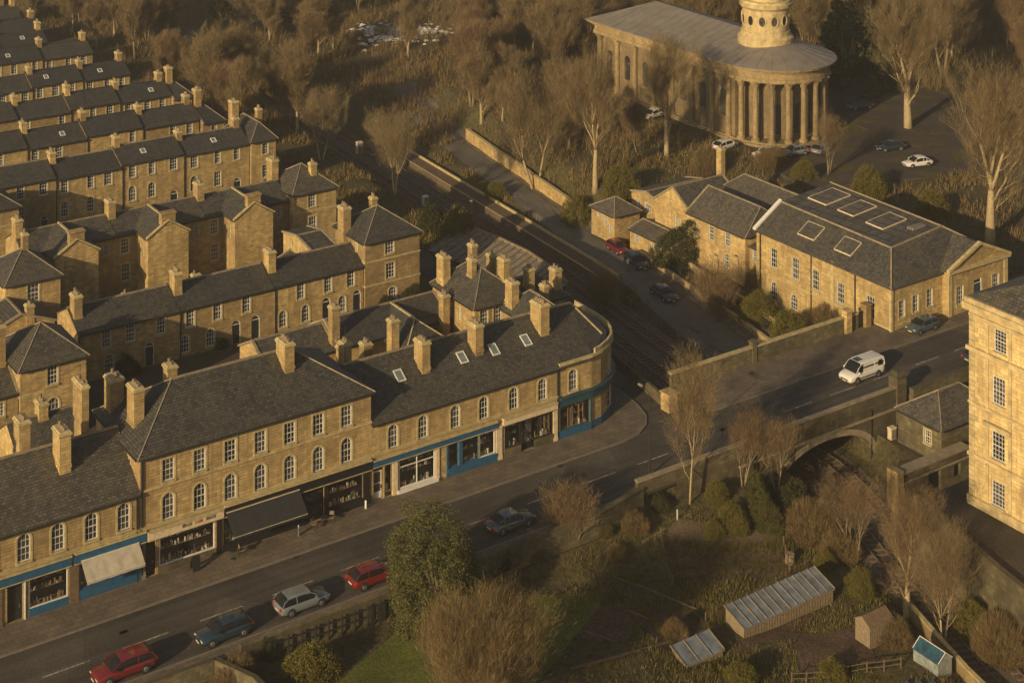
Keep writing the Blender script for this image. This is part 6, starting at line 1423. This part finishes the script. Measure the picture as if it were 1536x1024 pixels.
specs = [  # px, py base, height px, proto, proto height, label
 (1035, 755, 240, TA, 14, 'tall slender bare tree with pale trunk standing by the street corner'),
 (1115, 728, 125, TD, 9, 'small many stemmed bare tree right of the tall pale trunk'),
 (1283, 838, 140, TD, 9, 'bare tree in front of the bridge arch with twin pale stems'),
 (1360, 920, 190, TG, 13, 'broad bare tree between the long greenhouse and the mill'),
 (1415, 962, 175, TN, 11, 'bare tree with leaning trunk above the blue patched greenhouse'),
 (1000, 235, 190, TB, 18, 'tall forked bare tree against the side of the church'),
 (893, 285, 215, TB, 18, 'big fan shaped bare tree left of the church corner'),
 (1362, 192, 235, TC, 20, 'massive bare tree with thick trunk on the lawn right of the church'),
 (1485, 365, 290, TC, 20, 'huge reddish bare tree behind the hall at the right edge'),
 (612, 88, 105, TE, 12, 'twin trunked bare tree before the pale rubble patch'),
 (500, 76, 70, TE, 12, 'slim pale bare tree standing alone at the top left of the railway'),
 (722, 182, 125, TE, 12, 'bare tree with bright trunk in the middle of the wood'),
 (592, 292, 130, TN, 11, 'bare tree between the railway and the square roofed house'),
 (803, 282, 185, TN, 11, 'rounded bare tree beside the upper side road wall'),
 (252, 128, 85, TE, 12, 'forked pale bare tree beyond the ends of the far terraces'),
 (482, 240, 110, TN, 11, 'dark bare tree at the near edge of the far tracks'),
 (1243, 262, 100, TD, 9, 'small bare tree in front of the right end of the church'),
 (1165, 735, 120, TD, 9, 'thin bare tree reaching up towards the left of the bridge arch'),
 (902, 468, 70, TH, 5, 'bushy reddish shrub between the villa and the tracks'),
 (858, 806, 96, TH, 5, 'reddish brown bushy tree by the street opposite the white shopfront'),
 (1075, 480, 95, TH, 5, 'pale brown scrub tree in the garden of the hall'),
]
for i, (px, py, hp, pr_, ph_, lb) in enumerate(specs):
    x, y, z = gz(px, py); ppm = (py-HZ)/(HC-z); s = hp/ppm/ph_
    put_tree(pr_, x, y, z, lb, s, (i*1.7) % 6.28)
# the big brown bush at the bottom and other domed shrubs
def clumps(seed, rx, ry, h, n, per, leaf, mat, lumpy=.25, base=0., flat=0, box=1.):
    rn = random.Random(seed); m = M()
    lob = [(Vector((rn.gauss(0, 1), rn.gauss(0, 1), rn.gauss(0, 1))).normalized(), rn.uniform(.5, 1.)) for _ in range(9)]
    for i in range(n):
        v = Vector((rn.gauss(0, 1), rn.gauss(0, 1), abs(rn.gauss(0, 1))-.25)).normalized()
        k = 1-lumpy+lumpy*sum(a*max(0, v.dot(d))**6 for d, a in lob)*1.2; q = k*(1-.35*rn.random()**2)
        if box < 1: hv = math.hypot(v.x, v.y); k2 = (hv**box/hv) if hv > 1e-3 else 1; v = Vector((v.x*k2, v.y*k2, math.copysign(abs(v.z)**box, v.z)))
        c = Vector((v.x*rx*q, v.y*ry*q, base+max(-base/h if h else 0, v.z)*(h-base)*q)); cs_ = rn.uniform(.25, .6)*min(rx, 3.5)*.3
        for j in range(per):
            p = c+Vector((rn.gauss(0, 1), rn.gauss(0, 1), rn.gauss(0, 1)))*cs_*.45
            if p.z < 0: p.z = rn.uniform(0, .3)
            a = Vector((rn.gauss(0, 1), rn.gauss(0, 1), rn.gauss(0, .8))).normalized(); b = a.cross(Vector((rn.gauss(0, 1), rn.gauss(0, 1), rn.gauss(0, 1)))).normalized()
            s = leaf*rn.uniform(.6, 1.3)
            if flat: a = (v*.6+Vector((0, 0, .6))+a*.5).normalized(); m.add([p-b*.011, p+b*.011, p+a*s], [(0, 1, 2)])
            else: m.add([p-a*s*.5, p+b*s*.35, p+a*s*.5, p-b*s*.35], [(0, 1, 2, 3)])
    return m.mesh('crown', mat)
def stemmesh(h, r, n=4, seed=1, spread=.5):
    rn = random.Random(seed); m = M()
    for i in range(n):
        a = rn.uniform(0, 6.28); m.tube([(0, 0, -.3), (math.cos(a)*spread*h*.2, math.sin(a)*spread*h*.2, h*.4), (math.cos(a)*spread*h*.5, math.sin(a)*spread*h*.5, h*.85)], [r, r*.7, r*.3], 5)
    return m.mesh('trunk', 'bark')
EV = (stemmesh(7, .2, 5, 3, .4), clumps(21, 4.7, 4.5, 9.0, 2000, 46, .13, 'leaf', .36, .8, box=.78))
x, y, z = gz(662, 925); put_tree(EV, x, y, z-.2, 'large dense evergreen tree in front of the parked red hatchback', 1.14, .4, name='evergreen_tree', sz=.85)
BB = make_tree(31, 7.4, .62, .15, 16, 75000, 'bark', 'brownleaf', .2, .6, .014, .95)
x, y, z = gz(722, 1078); put_tree(BB, x, y, z-.3, 'huge domed brown bare bush at the bottom edge', 1.22, 0, name='bare_bush', cat='bush')
BO = (stemmesh(1.6, .06, 5, 6, .6), clumps(23, 2.0, 1.9, 2.6, 600, 44, .09, 'olive', .2, .2))
BV = (stemmesh(3, .1, 5, 7, .5), clumps(24, 2.6, 2.4, 5.0, 620, 46, .13, 'ivy', .35, .3))
BG = (stemmesh(3, .1, 5, 8, .5), clumps(25, 2.8, 2.5, 4.6, 800, 44, .11, 'olive', .4, .2))
BS = (stemmesh(1.5, .05, 6, 9, .8), clumps(26, 2.2, 2.1, 2.3, 600, 40, .4, 'brownleaf', .3, .1, 1))
BM = (stemmesh(5, .14, 6, 11, .4), clumps(29, 2.5, 2.2, 7.0, 1300, 46, .12, 'ivyolive', .5, .2, box=.9))
bs_ = [(905, 778, 30, BG, 4.6, 'ivy overgrown clump on the bank wall right of the reddish tree'), (948, 770, 26, BS, 2.3, 'brown clump at the foot of the street wall below the lamp post'), (990, 762, 30, BV, 5, 'dark ivy clump against the street wall left of the tall pale trunk'), (1075, 752, 36, BG, 4.6, 'green clump against the street wall right of the tall pale trunk'), (1140, 745, 44, BV, 5, 'dark ivy clump at the left end of the bridge wall'), (1215, 800, 50, BS, 2.3, 'brown bramble clump spilling down beside the arch mouth'), (1255, 830, 34, BS, 2.3, 'small brown clump at the edge of the tracks below the arch'), (470, 1012, 55, BO, 2.6, 'rounded olive green bush on the lawn near the bottom left'), (355, 1022, 40, BS, 2.3, 'brown scrubby bush in the bottom left garden'), (400, 980, 36, BV, 5, 'dark green shrub behind the olive bush by the wall'),
 (752, 850, 34, BV, 5, 'dark leafy shrub at the right foot of the evergreen tree'), (800, 818, 26, BG, 4.6, 'green hedge bush along the bank below the dark saloon'), (845, 790, 36, BG, 4.6, 'green bush at the foot of the reddish bushy tree'),
 (1150, 790, 75, BM, 7, 'tall ivy green thicket between the tall pale trunk and the arch'), (1105, 790, 48, BG, 4.6, 'olive bramble thicket left of the ivy green thicket'), (1180, 770, 60, BV, 5, 'dark ivy mass climbing beside the arch mouth'),
 (1065, 800, 30, BG, 4.6, 'bramble bush right of the short white post'), (1235, 850, 34, BG, 4.6, 'olive bush behind the right end of the long greenhouse'), (1295, 890, 45, BG, 4.6, 'yellow green bramble between the two right bare trees and greenhouse'), (1338, 955, 35, BS, 2.3, 'brown bramble bush behind the narrow shed'),
 (1455, 940, 60, BG, 4.6, 'green bramble on the bank under the forecourt wall'), (1500, 980, 60, BS, 2.3, 'brown bramble at the bottom right corner bank'), (1250, 1015, 34, BO, 2.6, 'low green bush at the bottom below the narrow shed'), (1110, 1022, 34, BO, 2.6, 'low green bush right of the small glasshouse'),
 (950, 870, 22, BG, 4.6, 'green bush among the middle plots'), (1010, 950, 24, BS, 2.3, 'brown bush between the lower beds and greenhouse'), (925, 835, 20, BS, 2.3, 'rusty bush beside the upper soil bed'),
 (688, 362, 62, BO, 2.6, 'dark green bush between the square end house and the railway'), (650, 345, 50, BV, 5, 'dark ivy bush behind the square end house'), (1020, 392, 72, BV, 5, 'dark ivy covered tree in front of the annex'), (1180, 510, 62, BG, 4.6, 'large olive bush in the garden below the hall wall'), (1130, 480, 55, BG, 4.6, 'olive bush in the garden left of the large hall bush'), (1150, 440, 45, BS, 2.3, 'brown bush at the foot of the annex corner'), (1240, 500, 42, BS, 2.3, 'brown scrub under the windows of the large hall'),
 (870, 330, 50, BG, 4.6, 'olive bush by the side road left of the little stone hut'), (925, 290, 55, BG, 4.6, 'green bush behind the little stone hut'), (187, 560, 42, BV, 5, 'dark climbing shrub against the first terrace left of its door'), (330, 520, 26, BV, 5, 'dark shrub between two arched doors of the first terrace'), (578, 462, 26, BV, 5, 'green creeper at the foot of the square end house'), (615, 452, 32, BV, 5, 'green creeper at the right corner of the square end house'),
 (740, 300, 36, BG, 4.6, 'green bush on the verge between railway and side road'), (1060, 260, 40, BS, 2.3, 'brown scrub in front of the church portico left'), (1160, 250, 30, BS, 2.3, 'brown scrub in front of the portico middle'), (1310, 290, 50, BG, 4.6, 'olive scrub behind the large hall roof left'), (1400, 320, 50, BG, 4.6, 'olive scrub behind the large hall roof right'), (1200, 270, 36, BG, 4.6, 'olive scrub behind the rear hall'), (480, 470, 18, BV, 5, 'small dark shrub under the first terrace beside a doorway')]
for i, (px, py, hp, pr_, ph_, lb) in enumerate(bs_):
    x, y, z = gz(px, py); ppm = (py-HZ)/(HC-z); s = hp/ppm/ph_; sw = s if s < 1.2 else min(s, 1.25)
    put_tree(pr_, x, y, z-.1, lb, sw, i*1.3, name='bush', cat='bush', sz=s)
# the wood beyond: single trees
def blocked(x, y):
    if y < 150: return True
    if abs(x-rail(y)) < 6.8: return True
    if y < 300 and interp(y, ROADL)-1 < x < interp(y, ROADR)+4.5 and y < 222: return True
    if x < 104.5 and y < 315: return True
    if x < rail(y) and (y < 185): return True
    if 164 < x < 191 and 172 < y < 228: return True      # church
    if 132 < x < 158 and y < 180: return True            # halls
    if 155 < x < 216 and 156 < y < 186: return True      # car park and its view
    if 186 < x < 216 and y < 216: return True
    if x > 150 and y < 190 and x < 225: return True
    if x < rail(y)-2 and y < 232: return True
    if rail(y)-2 < x < interp(y, ROADL) and y < 225: return True
    # keep the halls clear of tall trees in front
    return False
rn = random.Random(99); pts = []; tries = 0
groves = [TE, TF, TI, TE, TF, TI]
while len(pts) < 285 and tries < 20000:
    tries += 1; x = rn.uniform(98, 330); y = rn.uniform(150, 430)
    D = CA*x+SA*y; r = SA*x-CA*y; px = 768+F_*r/D; py = HZ+F_*HC/D
    if not (-60 < px < 1600 and -90 < py < 420): continue
    if blocked(x, y): continue
    md = 4.6 if y < 260 else 6.0
    if any((x-a)**2+(y-b)**2 < md*md for a, b in pts): continue
    # clearings
    if 490 < px < 690 and 20 < py < 165: continue
    if 690 < px < 850 and 250 < py < 420: continue
    pts.append((x, y))
for i, (x, y) in enumerate(pts):
    D = CA*x+SA*y; r = SA*x-CA*y; px = 768+F_*r/D
    if y < 225 and x < 165: lb, g, s = 'bare brown tree in the wood between the railway and the church', 'bare trees between railway and church', rn.uniform(.6, .95)
    elif x > 186: lb, g, s = 'bare brown tree in the park right of the church', 'bare trees right of the church', rn.uniform(1.0, 1.6)
    elif px < 560: lb, g, s = 'bare brown tree in the shadowed wood beyond the far terraces', 'bare trees beyond the terraces', rn.uniform(.8, 1.2)
    else: lb, g, s = 'bare brown tree in the hazy wood behind the church and railway', 'bare trees of the far wood', rn.uniform(.9, 1.45)
    put_tree(rn.choice(groves), x, y, tz(x, y)-.1, lb, s, rn.uniform(0, 6.28), g)
# dark evergreens beyond
for i, (px, py, hp, lb) in enumerate(((860, 60, 60, 'dark evergreen crown left of the church roof end'), (1272, 120, 150, 'dark tall evergreen close behind the church tower'), (1250, 60, 80, 'dark evergreen further behind the church tower'), (700, 30, 30, 'dark evergreen beyond the far pavilion'), (420, 50, 40, 'dark evergreen clump at the top beyond the railway'), (330, 25, 40, 'dark evergreen at the top edge above the far terraces'))):
    x, y, z = gz(px, py); ppm = (py-HZ)/(HC-z); put_tree((EV[0], clumps(40+i, 4.2, 4.0, 9.4, 320, 36, .38, 'ivy', .35, 1.0)), x, y, z, lb, hp/ppm/9.4, i, name='evergreen_tree')
# scrub and brambles
def scatter(name, region, n, hmin, hmax, mat, ok, seed, label, blades=7, wd=.05):
    rn = random.Random(seed); m = M(); k = 0
    while k < n:
        x = rn.uniform(region[0], region[1]); y = rn.uniform(region[2], region[3]); k += 1
        if math.sin(x*.55+1.3*math.sin(y*.37))+math.sin(y*.61+1.1*math.sin(x*.29)) < rn.uniform(-1.2, .9) or not ok(x, y): continue
        z = tz(x, y); h = rn.uniform(hmin, hmax)
        for j in range(blades):
            a = rn.uniform(0, 6.28); ln = rn.uniform(.2, 1)*h; bx = x+rn.gauss(0, .22); by = y+rn.gauss(0, .22)
            m.add([(bx-wd*math.sin(a), by+wd*math.cos(a), z-.03), (bx+wd*math.sin(a), by-wd*math.cos(a), z-.03), (bx+math.cos(a)*ln*.5, by+math.sin(a)*ln*.5, z+ln)], [(0, 1, 2)])
    o = m.build(name, mat); o['kind'] = 'stuff'; o['label'] = label
BEDS = [[(90, 107.5), (99, 103.8), (101.5, 107), (92.5, 111.5)], [(82, 99.5), (88, 98), (89, 104), (83.5, 105.8)], [(76.5, 104.5), (80.5, 102.2), (84.2, 106), (80.5, 108.8)], [(92, 111.6), (102, 107.2), (104, 109), (94, 113.2)], [(90, 92.5), (96, 90.5), (99, 94.6), (93, 97.2)]]
def inside(p, q):
    return all((b[0]-a[0])*(p[1]-a[1])-(b[1]-a[1])*(p[0]-a[0]) > 0 for a, b in zip(q, q[1:]+q[:1]))
def okA(x, y):
    if any(inside((x, y), b) for b in BEDS): return False
    if abs(x-rail(y)) < 4.3 or y > 113.2: return False
    if x > rail(y)+4.5 and y < 103: return False
    if x > rail(y)+4.4 and y > 102: return False
    if 89 < x < 99.5 and 98.2 < y < 101: return False
    if 82.3 < x < 86.4 and 97.4 < y < 99.5: return False
    if 96.8 < x < 99.7 and 92 < y < 94: return False
    return True
def okL(x, y): return okA(x, y) and not (x < 78 and y < 112)
scatter('brambles', (70, 123, 78, 114), 30000, .15, .55, 'scrub', okL, 1, 'brown and olive brambles and dead grass over the allotments', 7, .035)
scatter('grass', (66, 121, 80, 114), 16000, .12, .35, 'olive', okA, 2, 'tufts of green grass on the allotments and banks', 7, .03)
def okB(x, y):
    if y < 129.8 or abs(x-rail(y)) < 4.5: return False
    if y < 222 and interp(y, ROADL)-.2 < x < interp(y, ROADR)+1.8: return False
    if x < 106.5 or (136 < x < 155 and y < 150.5) or (136.8 < x < 151.5 and y < 177.5) or (133 < x < 139 and 161 < y < 178): return False
    if 166.5 < x < 188.5 and 178.5 < y < 226: return False
    if 186 < x < 216 and y < 214 or (163 < x < 190 and 160 < y < 180): return False
    if x > 155 and y < 135: return False
    return True
scatter('undergrowth', (105, 215, 130, 300), 60000, .4, 1.3, 'brownleaf', okB, 3, 'brown undergrowth on the railway banks and under the trees', 6, .06)
def okW(x, y): return okB(x, y) and not blocked(x, y) and x-rail(y) > -40
scatter('thicket', (104, 330, 150, 420), 62000, .9, 3.6, 'brownleaf', okW, 5, 'brown thicket of saplings filling the woods', 9, .045)
scatter('bank_grass', (105, 160, 130, 215), 22000, .15, .6, 'olive', okB, 4, 'olive grass on the railway banks', 7, .05)
m = M(); rn = random.Random(8)
for i in range(500):
    x, y = P3(rn.gauss(600, 32), rn.gauss(50, 7)); s = rn.uniform(.2, .9); z = tz(x, y); a = rn.uniform(0, 3)
    m.add([(x+s*math.cos(a+k*1.57), y+s*math.sin(a+k*1.57), z+.02+.1*(k % 2)) for k in range(4)]+[(x, y, z+s*.5)], [(0,1,4),(1,2,4),(2,3,4),(3,0,4)])
o = m.build('rubble', 'white'); o['kind'] = 'stuff'; o['label'] = 'pale rubble and frost in the clearing at the top'

# plant rows, low fences
def veg_row(label, a, b, n, h, mat, seed):
    rn = random.Random(seed); m = M()
    for i in range(n):
        t_ = (i+rn.random())/n; cx_ = a[0]+(b[0]-a[0])*t_+rn.gauss(0, .08); cy_ = a[1]+(b[1]-a[1])*t_+rn.gauss(0, .08); z = tz(cx_, cy_)+.05; hh = h*rn.uniform(.4, 1.2)
        for j in range(26):
            an = rn.uniform(0, 6.28); r = rn.uniform(0, .28); x = cx_+r*math.cos(an); y = cy_+r*math.sin(an); l = hh*rn.uniform(.4, 1)
            m.add([(x-.03, y, z), (x+.03, y, z), (x+rn.gauss(0, .12), y+rn.gauss(0, .12), z+l)], [(0, 1, 2)])
    o = m.build('plant_row', mat); o['kind'] = 'stuff'; o['label'] = label
def lerp(a, b, t): return (a[0]+(b[0]-a[0])*t, a[1]+(b[1]-a[1])*t)
q = BEDS[0]
for k, t_ in enumerate((.18, .5, .82)): veg_row('row of withered plants in the upper soil bed', lerp(q[0], q[3], t_), lerp(q[1], q[2], t_), 34, .45, ('scrub', 'olive', 'scrub')[k], 50+k)
q = BEDS[1]
for k, t_ in enumerate((.2, .55, .85)): veg_row('row of withered plants in the middle bed', lerp(q[0], q[1], t_), lerp(q[3], q[2], t_), 22, .5, ('olive', 'scrub', 'olive')[k], 60+k)
veg_row('hedge row along the garden path by the upper bed', (91.6, 111.9), (102.3, 107.0), 50, .8, 'olive', 70); veg_row('rough hedge row behind the long greenhouse', (88.5, 101.6), (101, 103.0), 60, 1.0, 'scrub', 71); veg_row('rough grass strip below the middle beds', (75, 100.4), (88, 98.0), 60, .6, 'scrub', 72)
def low_fence(label, pts, step=1.2, h=.9):
    t = empty('low_fence', (pts[0][0], pts[0][1], tz(*pts[0])), label, 'fence'); m = M(); w_ = M()
    for a, b in zip(pts, pts[1:]):
        n = max(1, int(math.dist(a, b)/step))
        for i in range(n+1):
            p = lerp(a, b, i/n); z = tz(*p); m.box(p[0]-.045, p[0]+.045, p[1]-.045, p[1]+.045, z-.2, z+h)
            if i < n:
                p2 = lerp(a, b, (i+1)/n)
                for hh in (.35, .75): w_.beam((p[0], p[1], z+hh), (p2[0], p2[1], tz(*p2)+hh), .03, .06)
    m.build('posts', 'woodred', t); w_.build('rails', 'woodred', t)
low_fence('low post and rail fence behind the long greenhouse', [(88.2, 101.9), (101.8, 103.3)]); low_fence('low wooden fence along the edge of the sloping garden path', [(89.6, 107.8), (91.9, 112.2)]); low_fence('low wooden fence right of the upper soil bed', [(99.2, 103.6), (101.8, 107.1)]); low_fence('broken wooden fence at the bottom below the narrow shed', [(88.5, 92.2), (93, 90.5), (97.3, 89.2)])
hz = M(); hz.box(-3300, 3400, -3300, 3400, -8, 130)
def hazebox():
    m = bpy.data.materials.new('haze_air'); m.use_nodes = True; nt = m.node_tree; nt.nodes.clear()
    o = nt.nodes.new('ShaderNodeOutputMaterial'); v = nt.nodes.new('ShaderNodeVolumePrincipled'); v.inputs['Density'].default_value = .00031; v.inputs['Color'].default_value = (.93, .88, .80, 1); v.inputs['Anisotropy'].default_value = .2
    nt.links.new(v.outputs[0], o.inputs[1])
    ob = hz.build('haze', m); ob['kind'] = 'stuff'; ob['label'] = 'thin golden evening haze over the town'
hazebox()
